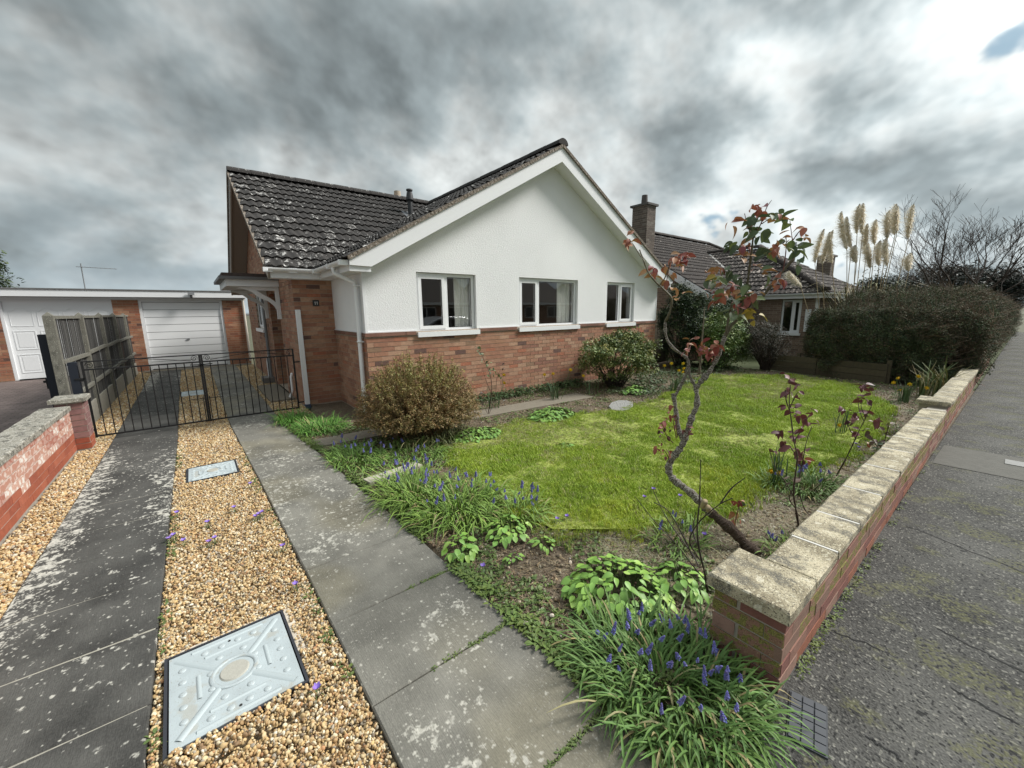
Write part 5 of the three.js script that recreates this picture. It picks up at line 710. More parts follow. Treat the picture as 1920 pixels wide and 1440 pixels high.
// a pointed, slightly cupped leaf along +z
function leafShape(len, wid, bend = 0.2, fold = 0.25, n = 5) { const g = new GB(), pts = [], ws = []; for (let k = 0; k <= n; k++) { const t = k / n; pts.push(V(0, -bend * len * t * t, t * len)); ws.push(wid / 2 * Math.pow(Math.sin(Math.PI * Math.pow(t * 0.96 + 0.02, 0.8)), 0.85)); } g.strip(pts, ws, V(1, 0, 0), null, fold); return g.build(); }
function cluster(n, len, wid, rad, seed) { const r = rng(seed), g = new GB(), base = leafShape(len, wid, 0.25, 0.3, 3); for (let k = 0; k < n; k++) { const a = r() * 6.28, e = (r() - 0.35) * 1.9, d = rad * Math.cbrt(r()), q = V(Math.cos(a) * Math.cos(e), Math.sin(e), Math.sin(a) * Math.cos(e)); g.add(base, mat4(q.x * d, q.y * d, q.z * d, -0.5 * e + (r() - 0.5), Math.atan2(q.x, q.z) + (r() - 0.5), (r() - 0.5) * 1.4, 0.7 + 0.6 * r())); } return g.build(); }

// ------------------------------------------------------------------ lawn grass
{
  const r = rng(101), tuft = (n, hgt, seed) => { const q = rng(seed), g = new GB(); for (let k = 0; k < n; k++) { const a = q() * 6.28, b = q() * 6.28, d = 0.03 * Math.sqrt(q()), h = hgt * (0.5 + 0.7 * q()), l = h * (0.25 + 0.7 * q()), x = Math.cos(b) * d, z = Math.sin(b) * d; g.strip([V(x, -0.008, z), V(x + Math.cos(a) * l * 0.3, h * 0.6, z + Math.sin(a) * l * 0.3), V(x + Math.cos(a) * l, h, z + Math.sin(a) * l)], [0.0016, 0.0014, 0.0003], V(-Math.sin(a), 0, Math.cos(a)), null); } return g.build(); };
  const list = [[], [], []], cols = [[], [], []]; let minx = 1.75, maxx = 11.6, minz = -4.9, maxz = -0.85;
  for (let k = 0; k < 105000; k++) {
    const x = minx + (maxx - minx) * Math.pow(r(), 1.45), z = lerp(minz, maxz, r()); if (!inPoly(x, z, lawnPoly)) { if (edgeDist(x, z, lawnPoly) > 0.22 * r() * r() + 0.20 * vnoise(x * 4, z * 4) * r()) continue; }
    const ed = edgeDist(x, z, lawnPoly), m = fbm(x * 1.6, z * 1.6, 4), m2 = fbm(x * 3.3 + 20, z * 3.3, 3), dry = smooth(0.47, 0.66, fbm(x * 1.1 + 7, z * 1.4 + 3, 4)), mossy = smooth(0.52, 0.66, fbm(x * 1.3 + 30, z * 1.3 + 8, 3)) * smooth(-3.6, -2.0, z) * smooth(6.5, 3.5, x);
    if (m2 < 0.30 && r() < 0.45) continue;
    let c = mix3([0.21, 0.32, 0.022], [0.37, 0.47, 0.04], m); if (r() < 0.07 + 0.42 * dry) c = mix3([0.32, 0.31, 0.12], [0.46, 0.42, 0.22], r()); if (r() < mossy * 0.55) c = [0.36, 0.42, 0.03];
    const v = Math.floor(r() * 3), s = (0.65 + 0.6 * r()) * (0.75 + 0.6 * smooth(0.35, 0.6, m2)) * (1 - 0.35 * dry) * (1 + 0.35 * smooth(5, 9, x)); list[v].push(mat4(x, 0.006, z, (r() - 0.5) * 0.3, r() * 6.28, (r() - 0.5) * 0.3, s * 1.1, s, s * 1.1)); const q = vary(c, r, 0.4); cols[v].push(lin(...q));
  }
  const geos = [tuft(11, 0.021, 1), tuft(10, 0.028, 2), tuft(11, 0.017, 3)];
  // one mass of grass that nobody could count
  const grp = new THREE.Group(); grp.name = 'lawn_grass'; grp.userData = { kind: 'stuff', label: 'short patchy lawn grass with yellow mossy and dry spots', category: 'grass' }; scene.add(grp);
  geos.forEach((g, k) => inst('grass_tufts', g, std({ roughness: 0.7 }), list[k], grp, cols[k]));
}
// ------------------------------------------------------------------ bed litter: crumbs, stones, straw and seedlings
const bedPoly = [[1.14, -0.40], [1.80, -0.42], [1.83, -0.78], [2.13, -0.80], [2.13, -0.66], [11.9, -0.62], [12.1, -4.6], [9.9, -6.3], [2.12, -6.28], [2.1, -7.98], [1.5, -7.9], [0.98, -7.2], [1.04, -5.6], [1.1, -4.2], [1.17, -3], [1.2, -1.5]];
const inBed = (x, z) => inPoly(x, z, bedPoly) && (!inPoly(x, z, lawnPoly)) && !(z > -5.7 && z < -5.0 && x > 0.9 && x < 6 && Math.abs(z - lerp(-5.55, -5.26, (x - 1) / 5)) < 0.24);
{
  const r = rng(111), stone = new THREE.IcosahedronGeometry(1, 0), A = [], Ac = [], B = [], Bc = [], C = [], Cc = [];
  const straw = new GB(); straw.strip([V(0, 0, -0.5), V(0.06, 0.05, 0), V(0, 0, 0.5)], [0.02, 0.03, 0.015], V(1, 0, 0), null); const strawG = straw.build(), seed = cluster(6, 0.02, 0.011, 0.016, 9);
  for (let k = 0; k < 110000; k++) {
    const x = 1.1 + 11 * Math.pow(r(), 1.9), z = lerp(-6.3, -0.42, r()); if (!inBed(x, z)) continue; const y = -0.02 + 0.012 * vnoise(x * 5, z * 5), a = r(), mul = smooth(2.2, 3.2, x) * smooth(-2.2, -1.2, z);
    if (a < 0.42) { const s = 0.003 + 0.013 * Math.pow(r(), 2.2); A.push(mat4(x, y + s * 0.3, z, r() * 3, r() * 6, r() * 3, s, s * 0.7, s)); const b = r(); Ac.push(lin(...vary(b < 0.6 - 0.25 * mul ? [0.17, 0.125, 0.085] : b < 0.9 ? [0.30, 0.24, 0.16] : [0.5, 0.44, 0.36], r, 0.4))); }
    else if (a < 0.80) { const s = 0.02 + 0.05 * r(); B.push(mat4(x, y + 0.004 + 0.012 * r(), z, (r() - 0.5) * 0.7, r() * 6.28, (r() - 0.5) * 0.9, s * (mul > 0.5 ? 0.6 : 1), s, s * (mul > 0.5 ? 0.55 : 1))); Bc.push(lin(...vary(r() < 0.3 ? [0.10, 0.065, 0.04] : mul > 0.4 ? [0.33, 0.29, 0.16] : [0.27, 0.21, 0.12], r, 0.5))); }
    else if (fbm(x * 2.5, z * 2.5, 3) > 0.44) { C.push(mat4(x, y + 0.004, z, (r() - 0.5) * 0.4, r() * 6.28, 0, 0.6 + 0.9 * r())); Cc.push(lin(...vary([0.10, 0.15, 0.035], r, 0.5))); }
  }
  for (let k = 0; k < 52000; k++) {                       // dry clippings thick on the bed along the pavement wall
    const x = 2.05 + 7.5 * Math.pow(r(), 1.7), z = lerp(-1.75, -0.66, r()); if (inPoly(x, z, lawnPoly) || fbm(x * 1.8, z * 1.8 + 6, 3) < 0.36) continue;
    const s = 0.010 + 0.022 * r(), y = -0.016 + 0.02 * r() * vnoise(x * 5, z * 5); B.push(mat4(x, y + 0.006, z, (r() - 0.5) * 0.9, r() * 6.28, (r() - 0.5), s * 1.3, s, s)); const q = r(); Bc.push(lin(...vary(q < 0.5 ? [0.34, 0.31, 0.19] : q < 0.75 ? [0.22, 0.21, 0.10] : q < 0.9 ? [0.17, 0.22, 0.06] : [0.46, 0.43, 0.33], r, 0.5)));
  }
  const grp = new THREE.Group(); grp.name = 'bed_litter'; grp.userData = { kind: 'stuff', label: 'crumbs of earth, straw and seedlings over the bare beds', category: 'soil litter' }; scene.add(grp);
  inst('soil_crumbs', stone, std({ roughness: 0.95 }), A, grp, Ac); inst('straw_bits', strawG, leafInst, B, grp, Bc); inst('seedlings', seed, leafInst, C, grp, Cc);
  // weeds creeping over the slab edges and in the joints
  const W = [], Wc = []; const weed = cluster(9, 0.022, 0.012, 0.022, 17); for (let k = 0; k < 1500; k++) { const z = lerp(-0.35, -6.8, Math.pow(r(), 1.25)), x = interp(pathR, z) + 0.02 + Math.abs(r() + r() - 1) * 0.13 - 0.03; if (fbm(x * 4, z * 3 + 5, 3) < 0.49) continue; W.push(mat4(x, -0.006 + 0.012 * r(), z, 0, r() * 6.28, 0, 0.6 + 0.8 * r())); Wc.push(lin(...vary([0.10, 0.15, 0.03], r, 0.5))); }
  for (const [z, x0, x1] of [[-0.88, 0.7, 1.19], [-1.53, 0.62, 1.17], [-2.13, 0.8, 1.14]]) for (let k = 0; k < 60; k++) { const x = lerp(x0, x1, Math.pow(r(), 0.5)); W.push(mat4(x, -0.006, z + (r() - 0.5) * 0.014, 0, r() * 6.28, 0, 0.3 + 0.35 * r())); Wc.push(lin(...vary([0.09, 0.13, 0.03], r, 0.4))); }
  for (let k = 0; k < 160; k++) { const left = r() < 0.5, z = lerp(-1.6, -6.5, r()), x = left ? interp(stripR, z) + 0.012 + 0.03 * r() : interp(pathL, z) - 0.015 - 0.05 * r(); if (fbm(x * 9, z * 2.2, 2) < 0.5) continue; W.push(mat4(x, -0.025 + 0.01 * r(), z, 0, r() * 6.28, 0, 0.7 + 0.6 * r())); Wc.push(lin(...vary([0.09, 0.13, 0.03], r, 0.4))); }
  for (let k = 0; k < 90; k++) { const x = 2.0 + 5 * r() * r(), z = -0.445 + 0.03 * r(); W.push(mat4(x, -0.004, z, 0, r() * 6.28, 0, 0.4 + 0.5 * r())); Wc.push(lin(...vary([0.10, 0.14, 0.02], r, 0.4))); }
  inst('weeds', weed, leafInst, W, scene, Wc).userData = { kind: 'stuff', label: 'small green weeds along the path edges and joints', category: 'weeds' };
}
// ------------------------------------------------------------------ grape hyacinths: arching strap leaves and blue flower spikes
const spikeGeos = [[5, 34, 0.038, 1], [15, 26, 0.030, 1.15], [25, 40, 0.046, 0.9], [35, 20, 0.024, 0.85]].map(([seed, n, len, fat]) => { const g = new GB(true), r = rng(seed), bell = new THREE.OctahedronGeometry(0.0044, 0), bx = (r() - 0.5) * 0.03, bz = (r() - 0.5) * 0.03; g.tube([V(-bx, -0.12, -bz), V(-bx * 0.3, -0.05, -bz * 0.3), V(0, 0.005, 0)], 0.0018, 5, [0.12, 0.19, 0.06]); for (let k = 0; k < n; k++) { const t = k / n, a = k * 2.4 + r() * 0.4, rad = 0.0078 * fat * (1 - t * 0.75) * (0.85 + 0.3 * r()); g.add(bell, mat4(Math.cos(a) * rad + bx * t * 0.3, t * len, Math.sin(a) * rad + bz * t * 0.3, r(), r(), r(), 1.05 - 0.4 * t, 1.3 - 0.4 * t), vary(mix3([0.17, 0.17, 0.42], [0.13, 0.11, 0.33], t), r, 0.6)); } return g.build(); });
const spikeMat = std({ vertexColors: true, roughness: 0.6 });
function muscari(label, cx, cz, rx, rz, nLeaf, nFlower, seed, { len = 0.24, col = [0.11, 0.19, 0.035], hgt = 0.15, wid = 0.0040, name = 'grape_hyacinth', cat = 'flowers', group = null, flowerScale = 1 } = {}) {
  const o = thing(name, label, cat, [cx, 0, cz], group), r = rng(seed), g = new GB(true);
  for (let k = 0; k < nLeaf; k++) {
    const a = r() * 6.28, d = Math.sqrt(r()), x = Math.cos(a) * d * rx, z = Math.sin(a) * d * rz, y = -0.03, out = a + (r() - 0.5) * 2.4, L = len * (0.55 + 0.75 * r()), lean = 0.35 + 0.65 * r() * (0.4 + 0.6 * d), h0 = L * (1 - 0.4 * lean), reach = L * lean, n = 6, pts = [], ws = [], tw = (r() - 0.5) * 0.5, droop = r() < 0.75 ? 0.55 + 0.75 * r() : 0.15;
    for (let q = 0; q <= n; q++) { const t = q / n; pts.push(V(x + Math.cos(out + tw * t) * reach * t * (0.6 + 0.5 * t), y + h0 * (t * (1.6 - 0.35 * t) - droop * t * t * t) * 0.78, z + Math.sin(out + tw * t) * reach * t * (0.6 + 0.5 * t))); if (pts[q].y < -0.015 && q > 1) pts[q].y = -0.012 + 0.006 * r(); ws.push(wid * (t < 0.8 ? 1 : (1 - t) * 4.6 + 0.08) * (0.8 + 0.5 * r())); }
    g.strip(pts, ws, V(-Math.sin(out), 0, Math.cos(out)), vary(r() < 0.07 ? [0.28, 0.24, 0.11] : mix3(col, [col[0] * 1.6, col[1] * 1.45, col[2] * 1.4], r()), r, 0.3), 0.35);
  }
  const m = part('leaves', g.build(), leafMat, o); m.userData.kind = 'stuff';
  for (let k = 0; k < nFlower; k++) { const a = r() * 6.28, d = Math.sqrt(r()) * 0.92, f = part('flower_spike', spikeGeos[Math.floor(r() * 4)], spikeMat, o), s = (0.8 + 0.5 * r()) * flowerScale; f.position.set(Math.cos(a) * d * rx, hgt * (0.7 + 0.45 * r()), Math.sin(a) * d * rz); f.scale.setScalar(s); f.rotation.set((r() - 0.5) * 0.8, r() * 6, (r() - 0.5) * 0.8); }
  return o;
}
muscari('grape hyacinths with long arching leaves against the brick pier', 1.50, -0.80, 0.29, 0.38, 1150, 46, 201, { len: 0.24, hgt: 0.165, wid: 0.0042, col: [0.075, 0.15, 0.032] });
muscari('grape hyacinths beside the pale edging, tallest blue flower mound', 1.42, -3.30, 0.27, 0.36, 800, 26, 202, { len: 0.30, hgt: 0.26, col: [0.130, 0.221, 0.039], flowerScale: 1.1 });
muscari('grape hyacinths spilling over the path between edging and seedlings', 1.60, -2.80, 0.36, 0.32, 850, 26, 203, { len: 0.29, hgt: 0.25, col: [0.130, 0.227, 0.039], flowerScale: 1.1 });
muscari('grape hyacinths at the lawn corner behind the broad leaves', 1.92, -2.42, 0.24, 0.22, 300, 16, 204, { len: 0.2, hgt: 0.18, col: [0.130, 0.221, 0.039], flowerScale: 1.1 });
muscari('leafy grape hyacinths under the brown twiggy shrub, along the path', 1.30, -4.65, 0.26, 0.45, 620, 12, 205, { len: 0.19, hgt: 0.14, col: [0.117, 0.215, 0.042], flowerScale: 1.15 });
muscari('leafy grape hyacinths under the brown twiggy shrub, by the lawn', 1.85, -4.35, 0.42, 0.38, 620, 12, 206, { len: 0.17, hgt: 0.13, col: [0.117, 0.215, 0.042], flowerScale: 1.15 });
muscari('rich green grassy tuft by the gate and the path end', 1.05, -6.95, 0.18, 0.30, 420, 0, 207, { len: 0.26, col: [0.078, 0.195, 0.029], wid: 0.004, name: 'grassy_tuft', cat: 'plant' });
muscari('rich green grassy tuft between the path and the narrow concrete path', 1.30, -6.25, 0.30, 0.38, 700, 0, 208, { len: 0.22, col: [0.078, 0.189, 0.029], wid: 0.004, name: 'grassy_tuft', cat: 'plant' });
{ const p = onGround(1530, 915), q = onGround(1455, 905), s = onGround(1270, 1005), t = onGround(1485, 1035), u = onGround(1590, 895);
  muscari('grape hyacinths by the wall coping below the dark red rose', p.x, p.z - 0.03, 0.30, 0.16, 300, 12, 209, { len: 0.2, hgt: 0.17, col: [0.078, 0.143, 0.029], flowerScale: 1.2 });
  muscari('small grape hyacinth tuft on the lawn side of the dark red rose', q.x, q.z, 0.2, 0.14, 160, 3, 210, { len: 0.17, hgt: 0.15, col: [0.078, 0.143, 0.029], flowerScale: 1.1 });
  muscari('sparse grape hyacinths among the bare rose stems', s.x, s.z, 0.26, 0.2, 170, 6, 211, { len: 0.16, hgt: 0.1 });
  muscari('sparse grape hyacinths behind the pier cap', t.x, t.z, 0.2, 0.16, 130, 6, 212, { len: 0.15, hgt: 0.1 });
}
// ------------------------------------------------------------------ broad-leaved clumps
const broadGeos = [leafShape(0.06, 0.042, 0.25, 0.18, 5), leafShape(0.065, 0.038, 0.4, 0.3, 5), leafShape(0.055, 0.044, 0.1, 0.12, 5)];
const broadMats = [[0.19, 0.35, 0.055], [0.24, 0.41, 0.07], [0.15, 0.29, 0.05], [0.29, 0.44, 0.09], [0.20, 0.38, 0.075]].map((c) => std({ color: lin(...c), roughness: 0.5 }));
function broad(label, cx, cz, rx, rz, h, n, seed, { size = 1, single = true, group = null } = {}) {
  const o = thing('leafy_plant', label, 'plant', [cx, 0, cz], group), r = rng(seed), st = new GB(true), g = new GB(true);
  for (let k = 0; k < n; k++) {
    const a = r() * 6.28, d = Math.sqrt(r()), x = Math.cos(a) * d * rx, z = Math.sin(a) * d * rz, y = 0.01 + h * (1 - 0.75 * d * d) * (0.45 + 0.6 * r()), tilt = 0.1 + 0.5 * r() + 0.4 * d, s = size * (0.6 + 0.7 * r()), ry = Math.PI / 2 - a + (r() - 0.5) * 1.6;
    st.tube([V(x * 0.75, -0.03, z * 0.75), V(x * 0.93, y * 0.7, z * 0.93), V(x, y, z)], 0.0017, 4, [0.09, 0.13, 0.04]);
    if (single) { const m = part('leaf', broadGeos[k % 3], broadMats[Math.floor(r() * 5)], o); m.position.set(x, y, z); m.rotation.set(tilt * 0.9 - 0.35, ry, (r() - 0.5) * 0.6, 'YXZ'); m.scale.setScalar(s); }
    else g.add(broadGeos[k % 3], mat4(x, y, z, tilt * 0.9 - 0.35, ry, (r() - 0.5) * 0.7, s), vary([0.15, 0.28, 0.05], r, 0.5));
  }
  part('stems', st.build(), leafMat, o).userData.kind = 'stuff'; if (!single) part('leaves', g.build(), leafMat, o).userData.kind = 'stuff'; return o;
}
{ const g = (x, y) => onGround(x, y); let p = g(1165, 1125); broad('bright green broad-leaved clump behind the near grape hyacinths', p.x + 0.02, p.z - 0.05, 0.30, 0.28, 0.15, 260, 301);
  p = g(1300, 1105); broad('pale green broad leaves at the foot of the brick pier', p.x - 0.02, p.z - 0.08, 0.16, 0.16, 0.10, 60, 302);
  p = g(862, 1035); broad('broad-leaved seedling clump at the path edge', p.x, p.z, 0.12, 0.13, 0.10, 52, 303, { size: 0.95 }); p = g(950, 1000); broad('broad-leaved seedling clump between the hyacinth mounds', p.x, p.z, 0.17, 0.15, 0.12, 80, 304, { size: 0.95 }); p = g(1015, 1025); broad('yellow-green broad-leaved seedlings on the bare soil', p.x, p.z, 0.09, 0.08, 0.05, 26, 305, { size: 0.7 }); p = g(965, 1050); broad('tiny pale seedlings on the bare soil by the path', p.x, p.z, 0.07, 0.06, 0.03, 18, 306, { size: 0.55 });
  p = g(1035, 782); broad('low domed leafy plant at the lawn edge near the house path', p.x, p.z, 0.42, 0.26, 0.14, 420, 307, { size: 1.0, single: false }); p = g(895, 818); broad('low leafy patch beside the brown twiggy shrub', p.x, p.z, 0.36, 0.24, 0.10, 300, 308, { size: 0.9, single: false }); p = g(1060, 838); broad('small weed rosette in the middle of the lawn', p.x, p.z, 0.12, 0.08, 0.03, 40, 309, { size: 0.8, single: false });
  p = g(1190, 735); broad('leafy bulbs under the green rounded shrub', p.x, p.z, 0.35, 0.22, 0.12, 200, 310, { size: 1.2, single: false });
}
{ // creeping periwinkle along the foot of the brick front
  const r = rng(321), L = [], C = [], cl = cluster(10, 0.035, 0.02, 0.05, 33); for (let k = 0; k < 420; k++) { const x = lerp(3.2, 6.9, r()), z = -6.22 + 0.30 * r() * r(); L.push(mat4(x, -0.01 + 0.1 * r() * (1 - (z + 6.22) / 0.4), z, 0, r() * 6.28, 0, 0.7 + 0.6 * r())); C.push(lin(...vary([0.055, 0.10, 0.03], r, 0.5))); }
  for (let k = 0; k < 900; k++) { const x = lerp(6.2, 11.8, r()), z = -4.35 - 1.6 * r(); if (inPoly(x, z, lawnPoly) || fbm(x * 2, z * 2, 3) < 0.46) continue; L.push(mat4(x, 0.0 + 0.04 * r(), z, 0, r() * 6.28, 0, 0.7 + 0.9 * r())); C.push(lin(...vary([0.06, 0.095, 0.03], r, 0.5))); }
  inst('ground_cover', cl, leafInst, L, scene, C).userData = { kind: 'stuff', label: 'dark green creeping plants along the foot of the brick wall', category: 'ground cover' };
}
// ------------------------------------------------------------------ crocus-like violets in the gravel and lawn
const violetGeo = (() => { const g = new GB(true), pet = leafShape(0.024, 0.017, -0.25, 0.3, 3), r = rng(7); for (let k = 0; k < 6; k++) g.add(pet, mat4(0, 0.03, 0, -0.55, k * 1.047, 0, 0.9 + 0.2 * r()), vary([0.26, 0.16, 0.55], r, 0.3)); g.tube([V(0, -0.02, 0), V(0, 0.032, 0)], 0.0016, 4, [0.3, 0.35, 0.2]); for (let k = 0; k < 7; k++) { const a = k * 0.9; g.strip([V(0, -0.02, 0), V(Math.cos(a) * 0.02, 0.02, Math.sin(a) * 0.02), V(Math.cos(a) * 0.05, 0.012, Math.sin(a) * 0.05)], [0.002, 0.0022, 0.0004], V(-Math.sin(a), 0, Math.cos(a)), [0.07, 0.11, 0.03]); } return g.build(); })();
{ const where = { gravel: [[486, 970], [492, 966], [480, 974], [326, 1010], [318, 1016], [345, 1020], [393, 1022], [404, 1015], [333, 967], [555, 1103], [595, 1300], [390, 985], [440, 957], [531, 1030], [470, 912]], lawn: [[1063, 977], [1045, 982], [906, 1072], [1225, 925], [1275, 938], [1208, 940], [1320, 1012], [1610, 845], [1604, 838]] };
  for (const k of ['gravel', 'lawn']) for (const [x, y] of where[k]) { const p = onGround(x, y), m = single('violet', violetGeo, spikeMat, k === 'gravel' ? 'small purple flower growing up through the drive gravel' : 'small purple flower on the bare soil or lawn edge', 'flower', k === 'gravel' ? 'purple flowers in the gravel' : 'purple flowers by the lawn'); m.position.set(p.x, k === 'gravel' ? -0.012 : 0.0, p.z); m.rotation.y = x; m.scale.setScalar(1.15); }
}
// ------------------------------------------------------------------ daffodils
const daffGeo = (() => { const g = new GB(true), pet = leafShape(0.04, 0.026, 0.05, 0.15, 4); for (let k = 0; k < 6; k++) g.add(pet, new THREE.Matrix4().makeRotationZ(k * 1.047).multiply(mat4(0, 0, 0, -Math.PI / 2 + 0.25, 0, 0)), [0.75, 0.58, 0.04]); const t = new THREE.CylinderGeometry(0.016, 0.009, 0.028, 10, 1, true).rotateX(Math.PI / 2); g.add(t, new THREE.Matrix4().makeTranslation(0, 0, 0.014), [0.80, 0.46, 0.01]); return g.build(); })();
function daffodil(label, bx, bz, flowers, seed, group) {      // flowers: photo pixels, kept on the plant's own upright plane
  const o = thing('daffodil', label, 'daffodils', [bx, 0, bz], group), r = rng(seed), st = new GB(true);
  for (let k = 0; k < flowers.length * 5 + 6; k++) { const a = r() * 6.28, l = 0.22 + 0.14 * r(), q = 0.05 * r(), x = (r() - 0.5) * 0.2, z = (r() - 0.5) * 0.12; st.strip([V(x, -0.03, z), V(x + Math.cos(a) * l * 0.12, l * 0.6, z + Math.sin(a) * l * 0.12), V(x + Math.cos(a) * l * 0.35, l, z + Math.sin(a) * l * 0.35)], [0.006, 0.006, 0.001], V(-Math.sin(a), 0, Math.cos(a)), vary([0.07, 0.12, 0.05], r, 0.4), 0.3); }
  for (const [x, y] of flowers) { const p = onUpright(x, y, bx, bz, (r() - 0.5) * 0.1), f = part('flower', daffGeo, spikeMat, o); f.position.set(p.x - bx, p.y, p.z - bz); f.rotation.set(0.25 + 0.3 * r(), Math.atan2(-bx, -bz) + (r() - 0.5) * 1.6, 0, 'YXZ'); st.tube([V((p.x - bx) * 0.4, -0.03, (p.z - bz) * 0.4), V((p.x - bx) * 0.8, p.y * 0.6, (p.z - bz) * 0.8), V(p.x - bx, p.y + 0.005, p.z - bz - 0.02), V(p.x - bx, p.y, p.z - bz)], 0.0035, 5, [0.09, 0.15, 0.05]); }
  part('leaves', st.build(), leafMat, o).userData.kind = 'stuff';
}
{ let p = onGround(925, 765); daffodil('two daffodils beside the spindly rose at the brick front', p.x, p.z, [[945, 702], [946, 717]], 1); p = onGround(1040, 748); daffodil('row of three daffodils against the brick front', p.x, p.z, [[1021, 702], [1037, 700], [1070, 693]], 2); p = onGround(1265, 735); daffodil('daffodil group by the dark boarded side gate', p.x, p.z, [[1246, 685], [1259, 681], [1281, 681], [1273, 694], [1280, 697], [1282, 690]], 3); p = onGround(1695, 752); daffodil('pale daffodils under the hedge by the pavement wall', p.x, p.z, [[1683, 708], [1723, 705], [1738, 727], [1675, 717], [1706, 720], [1687, 731]], 4); p = onGround(1575, 812); daffodil('single daffodil out on the lawn', p.x, p.z, [[1574, 796]], 5); p = onGround(1455, 905); daffodil('two small daffodils by the dark red rose', p.x, p.z, [[1446, 882], [1461, 885]], 6); p = onGround(1110, 738); daffodil('single daffodil at the left of the green rounded shrub', p.x, p.z, [[1094, 704]], 7); }
{ // straggly iris leaves at the far pier
  const p = onGround(1765, 745), o = thing('iris_clump', 'upright straggly iris leaves by the far wall pier', 'plant', [p.x, 0, p.z - 0.1]), r = rng(331), g = new GB(true); for (let k = 0; k < 90; k++) { const a = r() * 6.28, L = 0.35 + 0.45 * r(), x = (r() - 0.5) * 0.7, z = (r() - 0.5) * 0.4, lean = 0.15 + 0.5 * r(); g.strip([V(x, 0, z), V(x + Math.cos(a) * L * lean * 0.3, L * 0.6, z + Math.sin(a) * L * lean * 0.3), V(x + Math.cos(a) * L * lean, L * (1 - 0.3 * lean), z + Math.sin(a) * L * lean)], [0.011, 0.011, 0.002], V(-Math.sin(a), 0, Math.cos(a)), vary(r() < 0.3 ? [0.26, 0.22, 0.10] : [0.10, 0.135, 0.045], r, 0.4), 0.2); } part('leaves', g.build(), leafMat, o).userData.kind = 'stuff';
}
// ================================================================== SHRUBS, ROSES, HEDGE, TREES
function shrub(name, label, cat, pos, { rx, ry, rz, cy, n, geo, cols, weights, seed, twigs = 60, bark = barkDark, shell = 0.5, lump = 0.25, size = 1, group = null, lumps = 14 }) {
  const o = thing(name, label, cat, pos, group), r = rng(seed), L = [], C = [], centers = [];
  for (let k = 0; k < lumps; k++) { const a = r() * 6.28, e = Math.asin(r() * 1.5 - 0.5), q = 0.5 + 0.55 * r(); centers.push(V(Math.cos(a) * Math.cos(e) * rx * q, cy + Math.sin(e) * ry * q, Math.sin(a) * Math.cos(e) * rz * q)); }
  for (let k = 0; k < n; k++) {
    let p; if (r() < 0.72) { const c = centers[Math.floor(r() * lumps)], a = r() * 6.28, u = r() * 2 - 1, s = Math.sqrt(1 - u * u), d = (lump * (0.6 + 0.8 * ((c.x * 37 + 100) % 1))) * Math.pow(r(), 0.5); p = V(c.x + Math.cos(a) * s * d * rx * 1.6, c.y + u * d * ry * 1.6, c.z + Math.sin(a) * s * d * rz * 1.6); }
    else { const a = r() * 6.28, u = r() * 2 - 1, s = Math.sqrt(1 - u * u), d = 1 - shell * r() * r(); p = V(Math.cos(a) * s * d * rx, cy + u * d * ry, Math.sin(a) * s * d * rz); }
    if (p.y < 0.02) continue; L.push(mat4(p.x, p.y, p.z, (r() - 0.5) * 1.2, r() * 6.28, (r() - 0.5) * 1.2, size * (0.65 + 0.7 * r()))); C.push(lin(...vary(cols[pick(r, weights)], r, 0.45)));
  }
  inst('foliage', geo, leafInst, L, o, C);
  const t = new GB(); for (let k = 0; k < twigs; k++) { const a = r() * 6.28, u = r() * 1.5 - 0.5, s = Math.sqrt(Math.max(0, 1 - u * u)), e = V(Math.cos(a) * s * rx * 0.93, Math.max(0.1, cy + u * ry * 0.93), Math.sin(a) * s * rz * 0.93), b = V((r() - 0.5) * rx * 0.35, -0.05, (r() - 0.5) * rz * 0.35), m = b.clone().lerp(e, 0.5).add(V((r() - 0.5) * 0.1, 0.1 * ry, (r() - 0.5) * 0.1)); t.tube([b, m, e], [0.012, 0.007, 0.002], 4); } part('branches', t.build(), bark, o); return o;
}
